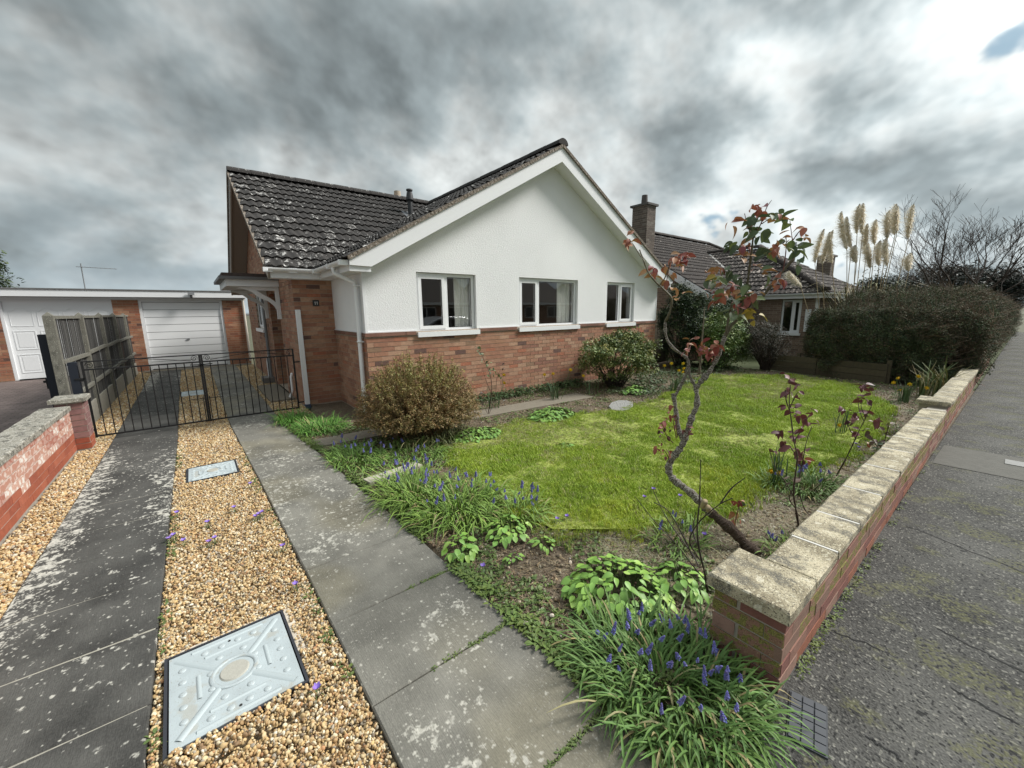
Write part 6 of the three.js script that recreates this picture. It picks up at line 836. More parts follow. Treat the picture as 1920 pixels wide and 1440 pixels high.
{ // brown twiggy shrub: dense fine upright shoots with small olive leaves
  const o = thing('twiggy_shrub', 'rounded olive-brown twiggy shrub by the narrow concrete path', 'shrub', [2.28, 0, -4.95]), r = rng(401), t = new GB(true), L = [], C = [], lf = cluster(5, 0.020, 0.008, 0.014, 51);
  for (let k = 0; k < 900; k++) {
    const a = r() * 6.28, q = Math.sqrt(r()), b = V(Math.cos(a) * 0.30 * q, -0.03, Math.sin(a) * 0.26 * q), el = Math.acos(1 - r() * 0.92), az = a + (r() - 0.5) * 0.8, H = 1.13 * (0.86 + 0.2 * r()), top = V(Math.cos(az) * Math.sin(el) * 0.86, 0.20 + Math.cos(el) * (H - 0.2), Math.sin(az) * Math.sin(el) * 0.74), m = b.clone().lerp(top, 0.5); m.y += 0.10 * Math.sin(el); m.x += (r() - 0.5) * 0.06; m.z += (r() - 0.5) * 0.06;
    const red = r() < 0.10, col = red ? [0.28, 0.09, 0.05] : vary([0.22, 0.145, 0.07], r, 0.5); t.tube([b, m, top], [0.0045, 0.0035, 0.0016], 3, col, false);
    const n = 15 + Math.floor(r() * 7); for (let j = 0; j < n; j++) { const s = 0.42 + 0.6 * r(), p = s < 0.5 ? b.clone().lerp(m, s * 2) : m.clone().lerp(top, (s - 0.5) * 2); p.x += (r() - 0.5) * 0.05; p.y += (r() - 0.5) * 0.05; p.z += (r() - 0.5) * 0.05; L.push(mat4(p.x, p.y, p.z, r(), r() * 6.28, r() - 0.5, 0.7 + 0.6 * r())); const c = p.y > 0.62 + 0.25 * r() ? [[0.25, 0.22, 0.055], [0.19, 0.19, 0.05], [0.29, 0.21, 0.075]] : [[0.31, 0.20, 0.085], [0.25, 0.17, 0.07], [0.20, 0.17, 0.06]]; C.push(lin(...vary(c[Math.floor(r() * 3)], r, 0.4))); }
  }
  part('shoots', t.build(), std({ vertexColors: true }), o).userData.kind = 'stuff'; inst('foliage', lf, leafInst, L, o, C);
  const gz = muscari('long dark grassy leaves hanging at the foot of the brown twiggy shrub', 2.35, -4.55, 0.5, 0.16, 300, 0, 402, { len: 0.36, col: [0.07, 0.085, 0.03], name: 'grassy_tuft', cat: 'plant' });
}
const clA = cluster(9, 0.045, 0.02, 0.05, 61), clB = cluster(10, 0.05, 0.024, 0.07, 62), clC = cluster(14, 0.03, 0.015, 0.06, 63), clD = cluster(12, 0.07, 0.03, 0.12, 64);
shrub('evergreen_shrub', 'rounded yellow-green evergreen shrub against the brick front', 'shrub', [7.15, 0, -5.42], { rx: 0.86, ry: 0.50, rz: 0.72, cy: 0.66, n: 2300, geo: clA, cols: [[0.19, 0.22, 0.055], [0.12, 0.165, 0.045], [0.27, 0.27, 0.09], [0.075, 0.11, 0.03]], weights: [3, 3, 1.6, 2], seed: 411, twigs: 50, lumps: 46, lump: 0.15, shell: 0.6 });
shrub('laurel_bush', 'tall dark green laurel bush beside the side gate', 'shrub', [11.0, 0, -6.05], { rx: 0.66, ry: 1.15, rz: 0.6, cy: 1.12, n: 2600, geo: clB, cols: [[0.035, 0.065, 0.028], [0.06, 0.095, 0.035], [0.025, 0.045, 0.02], [0.11, 0.14, 0.05]], weights: [3, 2, 3, 0.7], seed: 412, twigs: 40, lumps: 22, lump: 0.2 });
shrub('laurel_bush', 'bright green leafy bush at the corner of the lawn', 'shrub', [11.7, 0, -5.2], { rx: 1.0, ry: 0.72, rz: 0.62, cy: 0.72, n: 2900, geo: clB, cols: [[0.12, 0.19, 0.045], [0.18, 0.25, 0.06], [0.08, 0.13, 0.035], [0.25, 0.29, 0.10]], weights: [3, 2, 3, 0.8], seed: 413, twigs: 40, lumps: 26, lump: 0.18 });
shrub('laurel_bush', 'tall mixed green bush in front of the neighbouring wall', 'shrub', [12.6, 0, -6.0], { rx: 0.95, ry: 0.95, rz: 0.5, cy: 1.15, n: 2200, geo: clB, cols: [[0.05, 0.085, 0.03], [0.09, 0.12, 0.04], [0.035, 0.06, 0.022]], weights: [3, 2, 3], seed: 414, twigs: 30, lumps: 18, lump: 0.22 });
shrub('bare_shrub', 'dark nearly leafless shrub beside the plank border', 'shrub', [12.25, 0, -4.25], { rx: 0.55, ry: 0.55, rz: 0.5, cy: 0.72, n: 850, geo: clC, cols: [[0.05, 0.045, 0.025], [0.035, 0.04, 0.022], [0.08, 0.05, 0.03]], weights: [3, 3, 1], seed: 415, twigs: 130, lumps: 16, lump: 0.3, size: 0.8 });
{ // hedge: long clipped mass of small dark leaves and twigs, rounded shoulders, uneven face
  const o = thing('hedge', 'big dark brown-green clipped hedge beyond the lawn along the pavement', 'hedge', [12.0, 0, -0.4]), r = rng(421), L = [], C = [], X1 = 17, ZB = -3.05;
  const bump = (a, b, s) => 0.34 * (fbm(a * 0.9 + s, b * 0.9 + s * 3, 4) - 0.5) + 0.16 * (vnoise(a * 3.1 + s, b * 3.1) - 0.5), H = (x) => 1.50 + 0.52 * smooth(0, 2.4, x) - 0.14 * smooth(6, 16, x) + bump(x, 3, 5) * 0.6, zf = (x) => 0.012 * x;
  function surf() {                                       // a point on the top, street face, lawn end or far face, with its outward normal
    const q = r(), x = X1 * Math.pow(r(), 1.7), R = 0.85, round = (h, y) => { const t = clamp((y - (h - R)) / R); return R * (1 - Math.sqrt(Math.max(0, 1 - t * t))); }; let p, n;
    if (q < 0.36) { const xx = 0.55 + x, z = lerp(ZB, zf(x), r()), e = smooth(0.9, 0, z - ZB) ** 2 + smooth(0.7, 0, zf(x) - z) ** 2 + 0.5 * smooth(1.0, 0, xx) ** 2, y = H(xx) - 0.42 * e + bump(xx, z, 1); p = V(xx, y, z); n = V(0, 1, 0); }
    else if (q < 0.62) { const h = H(x), y = h * Math.sqrt(r()), z = zf(x) - round(h, y) * 0.8 - 0.25 * smooth(0.4, 0, y) + bump(x, y, 2), e = smooth(0.8, 0, x) ** 2; p = V(x, y * (1 - 0.15 * e), z - 0.3 * e); n = V(0, 0.3, 1).normalize(); }
    else { const h = H(0.7), z = lerp(ZB, 0, r()), y = h * Math.pow(r(), 0.7), e = smooth(0.9, 0, z - ZB) ** 2 + smooth(0.8, 0, -z) ** 2; p = V(round(h, y) + 0.35 * e + bump(z * 1.3, y * 1.3, 3) * 1.3, y, z); n = V(-1, 0.3, 0).normalize(); }
    return [p, n];
  }
  for (let k = 0; k < 36000; k++) { const [p, n] = surf(), d = 0.38 * Math.pow(r(), 1.6) - 0.03; p.addScaledVector(n, -d); if (p.y < 0.05 || fbm(p.x * 2 + p.z, p.y * 2 + 4, 3) < 0.36) continue; L.push(mat4(p.x, p.y, p.z, (r() - 0.5) * 2, r() * 6.28, (r() - 0.5) * 2, 0.45 + 0.65 * r())); const warm = fbm(p.x * 0.8 + 3, p.z * 0.8 + p.y, 3) - 0.08; C.push(lin(...vary(r() < warm ? (r() < 0.5 ? [0.12, 0.09, 0.055] : [0.085, 0.075, 0.045]) : r() < 0.35 ? [0.085, 0.11, 0.045] : [0.055, 0.075, 0.036], r, 0.5))); }
  for (let k = 0; k < 22000; k++) { const x = 0.5 + (X1 - 0.8) * Math.pow(r(), 1.5), z = lerp(ZB + 0.25, -0.25, r()), y = 0.05 + (H(x) - 0.4) * r(); L.push(mat4(x, y, z, (r() - 0.5) * 2, r() * 6.28, (r() - 0.5) * 2, 1.0 + 0.8 * r())); C.push(lin(...vary(r() < 0.4 ? [0.12, 0.09, 0.055] : [0.07, 0.09, 0.042], r, 0.5))); }   // leaves all through the hedge
  inst('foliage', clC, std({ roughness: 0.85 }), L, o, C);
  const st = new GB(); for (let k = 0; k < 420; k++) { const x = 0.5 + (X1 - 1) * Math.pow(r(), 1.5), z = lerp(ZB + 0.4, -0.4, r()), h = H(x) * (0.7 + 0.25 * r()); st.tube([V(x, -0.1, z), V(x + (r() - 0.5) * 0.3, h * 0.5, z + (r() - 0.5) * 0.3), V(x + (r() - 0.5) * 0.7, h, z + (r() - 0.5) * 0.7)], [0.03, 0.02, 0.008], 5); } part('inner_branches', st.build(), std({ color: lin(0.17, 0.135, 0.10), roughness: 1, map: texMottle }), o);
  const tw = new GB(true); for (let k = 0; k < 3200; k++) { const [p, n] = surf(), a = p.clone().addScaledVector(n, -0.30), b = p.clone().addScaledVector(n, 0.05 + 0.16 * r() * r()).add(V((r() - 0.5) * 0.3, (r() - 0.35) * 0.3, (r() - 0.5) * 0.3)); if (b.y < 0.05) continue; tw.tube([a, a.clone().lerp(b, 0.5).add(V(0, 0.03, 0)), b], [0.007, 0.0045, 0.002], 3, vary([0.15, 0.11, 0.075], r, 0.5), false); } part('twigs', tw.build(), std({ vertexColors: true }), o).userData.kind = 'stuff';
}
{ // pampas grass: tall canes with feathery plumes leaning to one side
  const bx = 16.0, bz = -3.05, o = thing('pampas_grass', 'tall pampas grass with cream feathery plumes behind the hedge', 'pampas grass', [bx, 0, bz]), r = rng(431), lv = new GB(true);
  for (let k = 0; k < 500; k++) { const a = r() * 6.28, L = 1.3 + 1.5 * r(), lean = 0.1 + 0.6 * r(), x = (r() - 0.5) * 1.6, z = (r() - 0.5) * 1.0; lv.strip([V(x, 0, z), V(x + Math.cos(a) * L * lean * 0.25, L * 0.55, z + Math.sin(a) * L * lean * 0.25), V(x + Math.cos(a) * L * lean * 0.7, L * 0.85, z + Math.sin(a) * L * lean * 0.7), V(x + Math.cos(a) * L * lean, L * 0.8, z + Math.sin(a) * L * lean)], [0.012, 0.011, 0.008, 0.002], V(-Math.sin(a), 0, Math.cos(a)), vary(r() < 0.4 ? [0.24, 0.20, 0.10] : [0.10, 0.12, 0.05], r, 0.4)); } part('leaves', lv.build(), leafMat, o).userData.kind = 'stuff';
  const plumeMat = new THREE.MeshPhysicalMaterial({ vertexColors: true, roughness: 1, side: THREE.DoubleSide, transmission: 0.5, thickness: 0 }), caneMat = std({ color: lin(0.33, 0.26, 0.15) });
  const heads = [[1578, 402, 1588, 470], [1562, 436, 1542, 498], [1545, 435, 1528, 495], [1588, 412, 1596, 468], [1612, 388, 1607, 440], [1619, 386, 1617, 440], [1627, 425, 1624, 480], [1643, 417, 1640, 460], [1668, 400, 1664, 450], [1681, 388, 1678, 442], [1683, 392, 1681, 440], [1713, 388, 1703, 450], [1604, 465, 1606, 495], [1628, 462, 1632, 505], [1650, 457, 1648, 500], [1662, 452, 1664, 500], [1708, 480, 1704, 510], [1556, 440, 1560, 495], [1480, 513, 1502, 540]];
  heads.forEach(([tx, ty, qx, qy], idx) => { const off = (r() - 0.5) * 0.6 - (idx > 17 ? 1.6 : 0), base = V(bx + (r() - 0.5) * 1.2, 0.2, bz + (r() - 0.5) * 0.7), q = onUpright(qx, qy, bx, bz, off), t = onUpright(tx, ty, bx, bz, off), rel = (p) => p.clone().sub(V(bx, 0, bz)); const b = idx > 17 ? rel(onUpright(1516, 585, bx, bz, off)) : V(lerp(base.x - bx, q.x - bx, 0.6), 0.2, lerp(base.z - bz, q.z - bz, 0.6)), m = b.clone().lerp(rel(q), 0.5);
    const st = part('cane', new GB().tube([b, m, rel(q), rel(t)], [0.011, 0.010, 0.008, 0.003], 4).build(), caneMat, o); const g = new GB(true), A = rel(q), B = rel(t), dir = B.clone().sub(A), side = V(-0.35, -0.1, -0.95); const tilt = idx % 3 === 0 ? 1 : 0.7;
    for (let k = 0; k < 900; k++) { const s = Math.pow(r(), 0.85), p = A.clone().addScaledVector(dir, s), a = r() * 6.28, w = 0.34 * Math.pow(Math.sin(Math.PI * (0.10 + 0.86 * s)), 0.9) * (0.35 + 0.9 * r() * r()), out = V(Math.cos(a) * 0.45, 0, Math.sin(a) * 0.45).addScaledVector(side, tilt * (0.2 + 1.3 * r() * r())), e = p.clone().addScaledVector(out, w * 0.6).add(V(0, 0.07 + 0.03 * r(), 0)), e2 = p.clone().addScaledVector(out, w * 1.7).add(V(0, 0.05 + 0.04 * (r() - 0.7), 0)); g.strip([p, e, e2], [0.0042, 0.005, 0.001], V(0.3, 0.2, 0.9).normalize(), vary([0.84, 0.77, 0.62], r, 0.25)); } part('plume', g.build(), plumeMat, st); });
}
// ------------------------------------------------------------------ trees
function branchTree(gb, p, dir, len, rad, depth, r, spread) {
  const n = depth > 3 ? 4 : 3, pts = [p.clone()], rs = [rad]; let d = dir.clone(), q = p.clone(); for (let k = 0; k < n; k++) { d.add(V((r() - 0.5) * 0.36, 0.045 + (r() - 0.5) * 0.2, (r() - 0.5) * 0.36)).normalize(); q = q.clone().addScaledVector(d, len / n); pts.push(q); rs.push(Math.max(0.0055, rad * (1 - 0.45 * (k + 1) / n))); }
  gb.tube(pts, rs, depth > 4 ? 6 : depth > 2 ? 4 : 3, null, false); if (depth === 0) return;
  for (let k = 0; k < 3; k++) { const a = r() * 6.28, s = spread * (0.35 + 0.8 * r()), nd = d.clone().addScaledVector(V(Math.cos(a), 0.1, Math.sin(a)), s).normalize(), at = k === 0 ? q : pts[1 + Math.floor(r() * (n - 0.01))]; branchTree(gb, at, nd, len * (0.62 + 0.22 * r()), Math.max(0.0055, rad * (k === 0 ? 0.55 : 0.42)), depth - 1, r, spread); }
}
{ const o = thing('bare_tree', 'leafless spreading tree beyond the hedge at the end of the pavement', 'tree', [30, -0.1, -2.0]), r = rng(441), g = new GB(), tr = new GB(); tr.tube([V(0, -0.2, 0), V(0.05, 0.8, 0.02), V(0, 1.7, 0)], [0.26, 0.21, 0.17], 9); part('trunk', tr.build(), barkDark, o);
  for (let k = 0; k < 8; k++) { const a = k / 8 * 6.28 + r() * 0.5, f = k % 2 ? 0.95 : 0.55; branchTree(g, V(0, 1.1 + 0.6 * r(), 0), V(Math.cos(a) * f, 0.62, Math.sin(a) * f).normalize(), 1.85, 0.075, 5, r, 0.68); } part('crown', g.build(), barkDark, o); }
shrub('conifer', 'dark evergreen tree standing behind the pampas plumes', 'tree', [26, 0, -4.4], { rx: 1.6, ry: 1.45, rz: 1.5, cy: 1.55, n: 900, geo: clD, cols: [[0.03, 0.045, 0.03], [0.045, 0.055, 0.03], [0.02, 0.03, 0.02]], weights: [3, 2, 3], seed: 451, lumps: 26, lump: 0.2, twigs: 30, size: 1.5 });
shrub('conifer', 'far dark evergreen thicket under the leafless tree', 'tree', [36, 0, -3.2], { rx: 3.0, ry: 1.9, rz: 3, cy: 1.9, n: 2400, geo: clD, cols: [[0.04, 0.05, 0.04], [0.05, 0.055, 0.035], [0.03, 0.035, 0.028]], weights: [3, 2, 3], seed: 452, lumps: 26, lump: 0.22, twigs: 20, size: 2 });
{ const p = onZ(8, 512, -34); shrub('broadleaf_tree', 'green tree top showing over the left garage roof', 'tree', [p.x - 1.9, 0, -34], { rx: 1.9, ry: 2.3, rz: 1.8, cy: 4.1, n: 2600, geo: clD, cols: [[0.05, 0.08, 0.025], [0.08, 0.11, 0.035], [0.03, 0.05, 0.02]], weights: [3, 2, 3], seed: 453, lumps: 24, lump: 0.24, twigs: 24, size: 1.7 }); }
// ------------------------------------------------------------------ roses
const roseLeaf = [leafShape(0.095, 0.064, 0.25, 0.25, 6), leafShape(0.09, 0.058, 0.55, 0.4, 6), leafShape(0.10, 0.062, 0.1, 0.45, 6)];
const roseCols = { red: [[0.30, 0.075, 0.055], [0.36, 0.12, 0.07], [0.24, 0.055, 0.06]], rust: [[0.38, 0.17, 0.075], [0.42, 0.22, 0.09], [0.32, 0.11, 0.065]], green: [[0.10, 0.145, 0.06], [0.14, 0.19, 0.06], [0.075, 0.115, 0.055]], yellow: [[0.36, 0.26, 0.03]], dark: [[0.14, 0.035, 0.042], [0.10, 0.03, 0.036], [0.18, 0.055, 0.055]], brown: [[0.13, 0.07, 0.045], [0.10, 0.06, 0.04]] };
const roseMats = {}; for (const k in roseCols) roseMats[k] = roseCols[k].map((c) => new THREE.MeshPhysicalMaterial({ color: lin(...c), roughness: 0.62, side: THREE.DoubleSide, transmission: 0.3, thickness: 0 }));
function roseStem(g, pts, r0, r1, sides = 7) { const n = pts.length; const c = new THREE.CatmullRomCurve3(pts), m = (n - 1) * 4, P = [], R = []; for (let k = 0; k <= m; k++) { P.push(c.getPoint(k / m)); R.push(lerp(r0, r1, k / m) * (1 + 0.16 * Math.sin(k * 2.3) + 0.14 * Math.sin(k * 0.9 + r0 * 900) + (k % 7 === 3 ? 0.18 : 0))); } g.tube(P, R, sides); }
function placeLeaf(o, p, kind, r, s = 1, az = null, tilt = null) { const m = part('leaf', roseLeaf[Math.floor(r() * 3)], roseMats[kind][Math.floor(r() * roseMats[kind].length)], o); m.position.copy(p); m.rotation.set(tilt === null ? -0.7 + 2.0 * r() : tilt, az === null ? r() * 6.28 : az, (r() - 0.5) * 2.0, 'YXZ'); m.scale.setScalar(s * (0.45 + 0.5 * r())); return m; }
{
  const B = onGround(1404, 1030), o = thing('standard_rose', 'old leaning rose with twisted pale trunk and reddish young leaves', 'rose bush', [B.x, 0, B.z]), r = rng(461);
  const at = (x, y, off = 0) => onUpright(x, y, B.x, B.z, off).sub(V(B.x, 0, B.z)), line = (a, off0 = 0, off1 = 0) => a.map(([x, y], k) => at(x, y, lerp(off0, off1, k / (a.length - 1))));
  const bark = std({ map: colorTex(256, 512, (u, v) => { const n = fbm(u * 8, v * 12, 5), m = vnoise(u * 26, v * 60); let c = mix3([0.12, 0.095, 0.07], [0.46, 0.43, 0.37], smooth(0.38, 0.6, n)); if (m < 0.25) c = mix3(c, [0.05, 0.04, 0.03], 0.8); return c; }, [5, 3]), bumpMap: texEarthB, bumpScale: 0.02 });
  const root = std({ color: lin(0.09, 0.06, 0.042), map: texMottle, bumpMap: texEarthB, bumpScale: 0.03 }), green = std({ color: lin(0.10, 0.085, 0.045), roughness: 0.6 }), redStem = std({ color: lin(0.14, 0.05, 0.04), roughness: 0.55 });
  let g = new GB(); roseStem(g, line([[1420, 1042], [1400, 1022], [1372, 993], [1346, 972], [1330, 958]]), 0.042, 0.030, 9); for (let k = 0; k < 14; k++) { const s = at(1385 + 30 * r(), 1005 + 28 * r(), (r() - 0.5) * 0.1); g.tube([s, s.clone().add(V(0.05 * r(), -0.05, 0.1 * (r() - 0.5)))], [0.007, 0.003], 4); } part('stump', g.build(), root, o);
  g = new GB(); roseStem(g, line([[1334, 962], [1318, 948], [1300, 928], [1280, 912], [1264, 900], [1254, 884], [1255, 870], [1266, 852], [1277, 838], [1284, 822], [1291, 802]]), 0.029, 0.021, 9); roseStem(g, line([[1291, 802], [1298, 780], [1306, 762], [1307, 744], [1304, 724]]), 0.020, 0.016, 8); roseStem(g, line([[1282, 826], [1274, 808], [1269, 788], [1267, 768], [1264, 748], [1261, 738]]), 0.020, 0.013, 8); part('trunk', g.build(), bark, o);
  // sawn stubs
  for (const [x, y, x2, y2] of [[1318, 950, 1322, 940], [1330, 958, 1327, 951]]) part('sawn_stub', new GB().tube([at(x, y, -0.01), at(x2, y2, -0.06)], [0.022, 0.02], 10).build(), std({ color: lin(0.42, 0.33, 0.2) }), o);
  g = new GB(); roseStem(g, line([[1266, 742], [1276, 722], [1287, 700], [1291, 685], [1288, 672], [1281, 666], [1262, 652], [1250, 634], [1247, 612], [1248, 600]], 0, -0.1), 0.012, 0.009); roseStem(g, line([[1304, 726], [1297, 712], [1292, 702], [1291, 690]], 0, -0.05), 0.012, 0.010); roseStem(g, line([[1306, 726], [1316, 712], [1322, 700]]), 0.018, 0.014); roseStem(g, line([[1320, 712], [1334, 690], [1346, 668], [1354, 646], [1359, 630]], 0, 0.06), 0.015, 0.013); part('branch', g.build(), bark, o);
  g = new GB(); roseStem(g, line([[1248, 602], [1256, 584], [1259, 560], [1246, 544], [1228, 527], [1214, 508], [1206, 486], [1199, 468]], -0.1, -0.2), 0.0075, 0.004, 6); roseStem(g, line([[1236, 536], [1247, 520], [1254, 500], [1257, 490]], -0.15, -0.2), 0.004, 0.003, 5); roseStem(g, line([[1208, 490], [1198, 476], [1190, 462], [1180, 448]], -0.2, -0.22), 0.0035, 0.002, 5); part('branch', g.build(), green, o);
  g = new GB(); roseStem(g, line([[1359, 632], [1368, 614], [1382, 600], [1398, 590], [1414, 572], [1430, 556], [1450, 530], [1470, 506], [1489, 484]], 0.06, 0.22), 0.013, 0.008); roseStem(g, line([[1384, 600], [1392, 572], [1400, 540], [1405, 505], [1409, 472], [1413, 442], [1416, 436]], 0.06, -0.05), 0.009, 0.005); roseStem(g, line([[1362, 624], [1366, 596], [1374, 566], [1384, 538], [1392, 520]], 0.05, 0.15), 0.008, 0.004); roseStem(g, line([[1311, 702], [1314, 668], [1316, 640], [1319, 605], [1321, 575]], 0.05, 0.2), 0.009, 0.003); part('branch', g.build(), green, o);
  g = new GB(); for (const a of [[[1412, 445], [1405, 432], [1399, 414], [1396, 400]], [[1414, 440], [1424, 425], [1432, 405], [1438, 388], [1447, 375]], [[1428, 420], [1440, 412], [1450, 407]], [[1468, 508], [1472, 484], [1474, 462], [1474, 442]], [[1486, 486], [1487, 462], [1484, 438], [1481, 414]], [[1487, 450], [1494, 440], [1500, 432]], [[1404, 455], [1406, 475], [1408, 500]], [[1245, 545], [1250, 525], [1255, 500]]]) roseStem(g, line(a, 0.05, 0.02), 0.0038, 0.0018, 5); part('shoots', g.build(), redStem, o);
  const L = (kind, list, s = 1) => { for (const [x, y, n = 1] of list) for (let k = 0; k < n + 2; k++) placeLeaf(o, at(x + (r() - 0.5) * 16, y + (r() - 0.5) * 14, (r() - 0.5) * 0.24), kind, r, s); };
  L('rust', [[1176, 444], [1182, 450], [1192, 456], [1258, 484, 2], [1270, 482], [1247, 502, 2], [1256, 510], [1266, 498], [1245, 528, 2], [1262, 546, 2], [1274, 556, 2], [1222, 512], [1340, 500, 2], [1350, 506, 2], [1326, 514], [1395, 480, 2], [1420, 500], [1436, 506, 2], [1390, 552, 2], [1366, 548, 2], [1352, 540, 2], [1420, 545], [1455, 530, 2]], 0.85);
  L('red', [[1284, 478, 4], [1288, 484, 2], [1222, 502], [1232, 506], [1346, 560, 3], [1368, 530, 3], [1380, 575, 2], [1402, 556, 3], [1462, 520, 2], [1330, 552, 2], [1340, 565, 3], [1395, 464, 2], [1412, 418], [1430, 398], [1424, 392], [1418, 388]], 0.8);
  L('green', [[1372, 460, 2], [1385, 458], [1400, 412, 2], [1413, 410, 2], [1405, 428, 3], [1426, 436, 2], [1440, 430], [1448, 406], [1470, 404, 2], [1478, 412], [1424, 470], [1440, 472, 2], [1480, 454, 2], [1496, 456], [1498, 462], [1497, 478, 2], [1500, 492], [1426, 442], [1334, 520, 2], [1345, 522, 2], [1372, 510, 3], [1385, 520, 2], [1430, 512], [1410, 560, 3], [1385, 560, 3], [1360, 535, 2], [1395, 540, 2], [1378, 590, 2], [1360, 590, 2]], 0.95);
  L('rust', [[1372, 418, 2], [1420, 390], [1505, 432, 2], [1508, 440], [1465, 446], [1454, 462, 2], [1468, 462], [1388, 462], [1462, 408]], 1.0); L('yellow', [[1418, 596], [1415, 588], [1336, 520]], 0.95);
  L('red', [[1290, 655, 2], [1300, 645, 2], [1312, 650, 2], [1340, 640, 2], [1348, 648], [1320, 660], [1330, 668]], 0.85); L('rust', [[1296, 640, 2], [1318, 644], [1342, 650, 2], [1335, 662]], 0.85);
  L('red', [[1240, 800], [1252, 790, 3], [1262, 782, 3], [1258, 772, 2], [1270, 778], [1240, 790], [1236, 836, 3], [1254, 846, 2], [1252, 858], [1228, 838], [1294, 806, 2], [1258, 754]], 0.62); L('dark', [[1246, 812], [1242, 806], [1288, 808, 2], [1262, 800, 2]], 0.55);
  g = new GB(); for (const a of [[[1262, 830], [1252, 820], [1246, 808], [1242, 802]], [[1268, 822], [1264, 800], [1262, 786]], [[1270, 820], [1268, 800], [1268, 784]], [[1256, 868], [1252, 854], [1244, 842]], [[1284, 822], [1292, 814], [1296, 806]]]) roseStem(g, line(a, -0.02, -0.06), 0.004, 0.002, 5); part('shoots', g.build(), redStem, o);
}
function smallRose(label, base, stems, leaves, kind, seed, { r0 = 0.007, s = 0.7, stemCol = [0.07, 0.045, 0.035], spread = 0.16 } = {}) {
  const B = onGround(...base), o = thing('rose_bush', label, 'rose bush', [B.x, 0, B.z]), r = rng(seed), at = (x, y, off) => onUpright(x, y, B.x, B.z, off).sub(V(B.x, 0, B.z)); const g = new GB();
  stems.forEach((a, i) => roseStem(g, a.map(([x, y], k) => at(x, y, (i % 3 - 1) * 0.05 * k)), i === 0 ? r0 : r0 * 0.6, r0 * 0.3, 6)); part('stems', g.build(), std({ color: lin(...stemCol), roughness: 0.7, map: texMottle }), o);
  for (const [x, y, n = 1, k = kind] of leaves) for (let q = 0; q < n + 1; q++) placeLeaf(o, at(x + (r() - 0.5) * 14, y + (r() - 0.5) * 12, (r() - 0.5) * spread), k, r, s * 1.3); return o;
}
smallRose('dark red-leaved rose rising behind the wall coping, by the grape hyacinths', [1500, 1003], [[[1500, 1003], [1493, 960], [1488, 925], [1492, 885], [1495, 858], [1488, 824], [1484, 790], [1480, 758], [1482, 722]], [[1495, 858], [1482, 838], [1479, 834]], [[1490, 826], [1504, 804], [1512, 788], [1520, 774]], [[1482, 775], [1474, 750], [1472, 730]], [[1481, 765], [1490, 745], [1496, 735]], [[1497, 905], [1506, 860], [1513, 825], [1522, 800]], [[1493, 955], [1480, 935], [1490, 912]], [[1488, 930], [1470, 900], [1455, 880], [1443, 845]], [[1500, 930], [1512, 960], [1530, 972]]], [[1476, 704, 3], [1484, 716, 4], [1492, 728, 3], [1480, 730, 3], [1500, 752, 2], [1474, 764, 3], [1488, 768, 3], [1490, 780, 2], [1507, 782, 3], [1519, 772, 2], [1466, 812, 3], [1474, 826, 3], [1492, 818, 3], [1500, 806, 3], [1472, 838, 2], [1495, 846, 3], [1508, 846, 2], [1524, 794, 3], [1504, 858, 3], [1515, 862, 2, 'red'], [1482, 902, 2, 'brown'], [1443, 842, 1]], 'dark', 471, { s: 0.6 });
smallRose('leaning dark red-leaved rose halfway along the wall', [1568, 892], [[[1568, 892], [1584, 864], [1600, 831], [1611, 807], [1624, 782], [1628, 772]], [[1604, 822], [1593, 804], [1586, 780], [1582, 762]], [[1620, 790], [1611, 768], [1609, 752]], [[1624, 782], [1616, 768], [1614, 754]], [[1628, 774], [1634, 762]], [[1590, 856], [1602, 862]], [[1606, 822], [1618, 818]]], [[1614, 724, 4], [1624, 726, 4], [1626, 738, 2], [1612, 750, 4], [1624, 752, 3], [1600, 778, 3], [1608, 784, 2], [1596, 790, 2], [1604, 808, 4], [1628, 776, 4], [1640, 788, 2], [1643, 790, 2], [1625, 810, 3, 'brown'], [1582, 764, 1], [1586, 770, 1]], 'dark', 472, { s: 0.75 });
smallRose('low brownish rose stump beside the leaning red-leaved rose', [1655, 850], [[[1655, 850], [1658, 830], [1664, 806], [1668, 792]], [[1655, 850], [1640, 830], [1634, 812]], [[1656, 840], [1668, 825]]], [[1640, 830, 5, 'brown'], [1655, 828, 6, 'brown'], [1630, 832, 4, 'rust'], [1660, 812, 3, 'brown'], [1667, 795, 2, 'brown'], [1650, 838, 5, 'green']], 'brown', 473, { s: 0.55, spread: 0.3 });
smallRose('bare dark rose stems spreading behind the brick pier', [1326, 1108], [[[1326, 1108], [1322, 1078], [1311, 1031], [1307, 991], [1311, 946], [1314, 862]], [[1324, 1090], [1300, 1062], [1272, 1025], [1228, 978], [1190, 930]], [[1310, 1062], [1298, 1038], [1281, 1016], [1248, 968], [1224, 918]], [[1312, 1050], [1293, 1016], [1306, 985], [1324, 966], [1350, 945], [1373, 934]], [[1300, 1045], [1278, 1000], [1250, 955], [1226, 942]], [[1312, 1030], [1300, 1000], [1304, 960]], [[1280, 1100], [1270, 1075], [1262, 1050]], [[1350, 945], [1372, 915], [1398, 895]]], [], 'dark', 474, { r0: 0.0075, stemCol: [0.045, 0.032, 0.028] });
smallRose('spindly rose with sparse dark leaves at the brick front', [915, 776], [[[915, 776], [920, 750], [922, 722], [918, 700], [908, 676], [899, 656]], [[917, 776], [926, 752], [930, 730], [932, 708], [940, 690]], [[913, 774], [906, 755], [896, 745]], [[920, 735], [912, 715], [905, 695]]], [[898, 652, 3], [903, 662, 3], [908, 672, 4], [914, 682, 4], [922, 692, 4], [928, 700, 3], [916, 702, 3], [932, 706, 2], [940, 686, 2, 'brown'], [903, 735, 2, 'brown']], 'green', 475, { s: 0.6, spread: 0.4 });
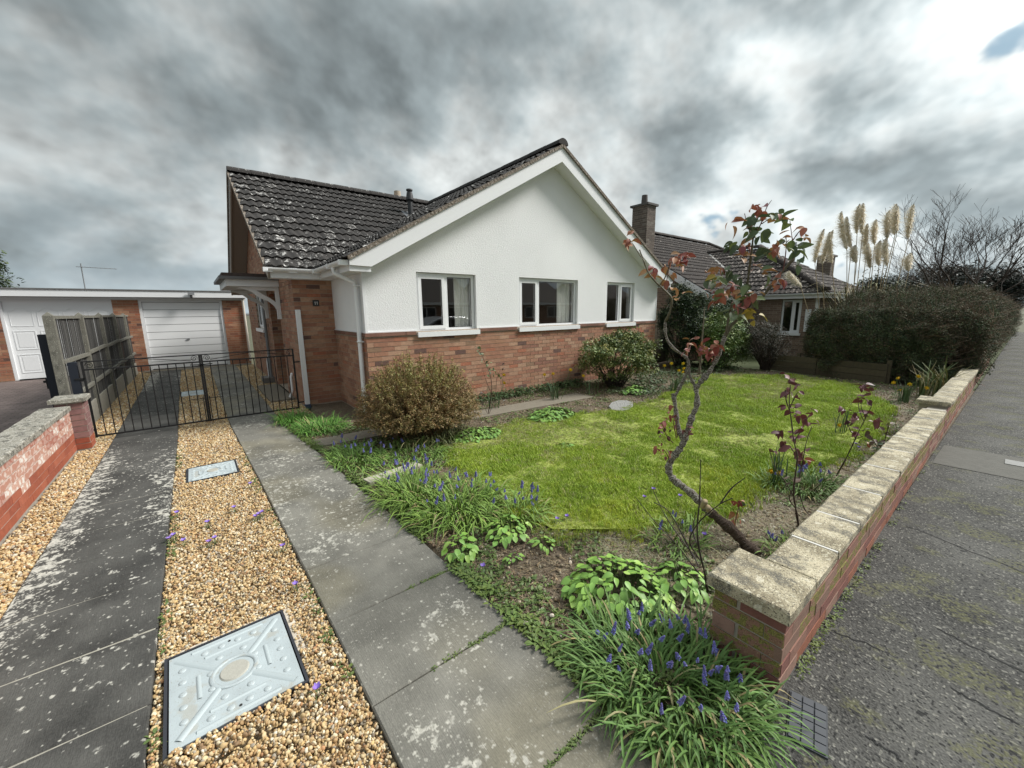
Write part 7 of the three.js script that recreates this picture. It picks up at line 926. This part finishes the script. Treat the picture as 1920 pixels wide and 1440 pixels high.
smallRose('small brown-leaved rose against the number 11 wall', [622, 748], [[[622, 748], [618, 730], [606, 716], [598, 700], [594, 682]], [[622, 748], [620, 722], [616, 706], [608, 690]]], [[590, 680, 5], [600, 678, 4], [606, 686, 5], [585, 695, 5], [596, 702, 5], [610, 700, 5], [600, 715, 4], [616, 686, 2], [594, 725, 2], [575, 692, 2]], 'brown', 476, { s: 0.75, spread: 0.5 });
smallRose('single red-tipped rose sucker beside the old rose stump', [1378, 990], [[[1378, 990], [1380, 970], [1384, 955], [1388, 940]]], [[1380, 940, 2, 'red'], [1390, 938, 2, 'red'], [1378, 962, 2, 'rust'], [1398, 945, 2, 'green'], [1382, 978, 1, 'red']], 'red', 477, { s: 0.55, r0: 0.004, stemCol: [0.2, 0.07, 0.05] });
// ------------------------------------------------------------------ odd stones
{ const r = rng(481); for (const [x, y, s, label] of [[864, 1047, 0.022, 'pinkish pebble at the edge of the path slab'], [985, 1170, 0.018, 'white flint on the soil by the path'], [975, 985 + 60, 0.015, 'pale flint among the seedlings'], [1035, 1155, 0.012, 'tiny pale flint on the bare soil'], [1188, 1330, 0.024, 'tan flint under the hanging leaves']]) { const p = onGround(x, y), g = new THREE.IcosahedronGeometry(s, 1), P = g.attributes.position; for (let k = 0; k < P.count; k++) { const t = 0.75 + 0.5 * vnoise(P.getX(k) * 90 + 5, P.getZ(k) * 90 + P.getY(k) * 60); P.setXYZ(k, P.getX(k) * t * 1.2, P.getY(k) * t * 0.7, P.getZ(k) * t); } g.computeVertexNormals(); const m = single('flint_stone', g, std({ color: lin(0.58, 0.5, 0.42), roughness: 0.7 }), label, 'stone'); m.position.set(p.x, 0.004, p.z); }
  const p = onGround(1165, 762), m = single('stepping_stone', new THREE.CylinderGeometry(0.34, 0.36, 0.05, 9).scale(1.25, 1, 0.6), std({ color: lin(0.30, 0.30, 0.29), map: texMottle, bumpMap: texEarthB, bumpScale: 0.02 }), 'pale flat stone at the lawn edge under the green rounded shrub', 'stone'); m.position.set(p.x, 0.0, p.z); m.rotation.y = 0.5; }
scene.traverse((o) => { if (o.isMesh) { o.castShadow = true; o.receiveShadow = true; } });
renderer.render(scene, camera);
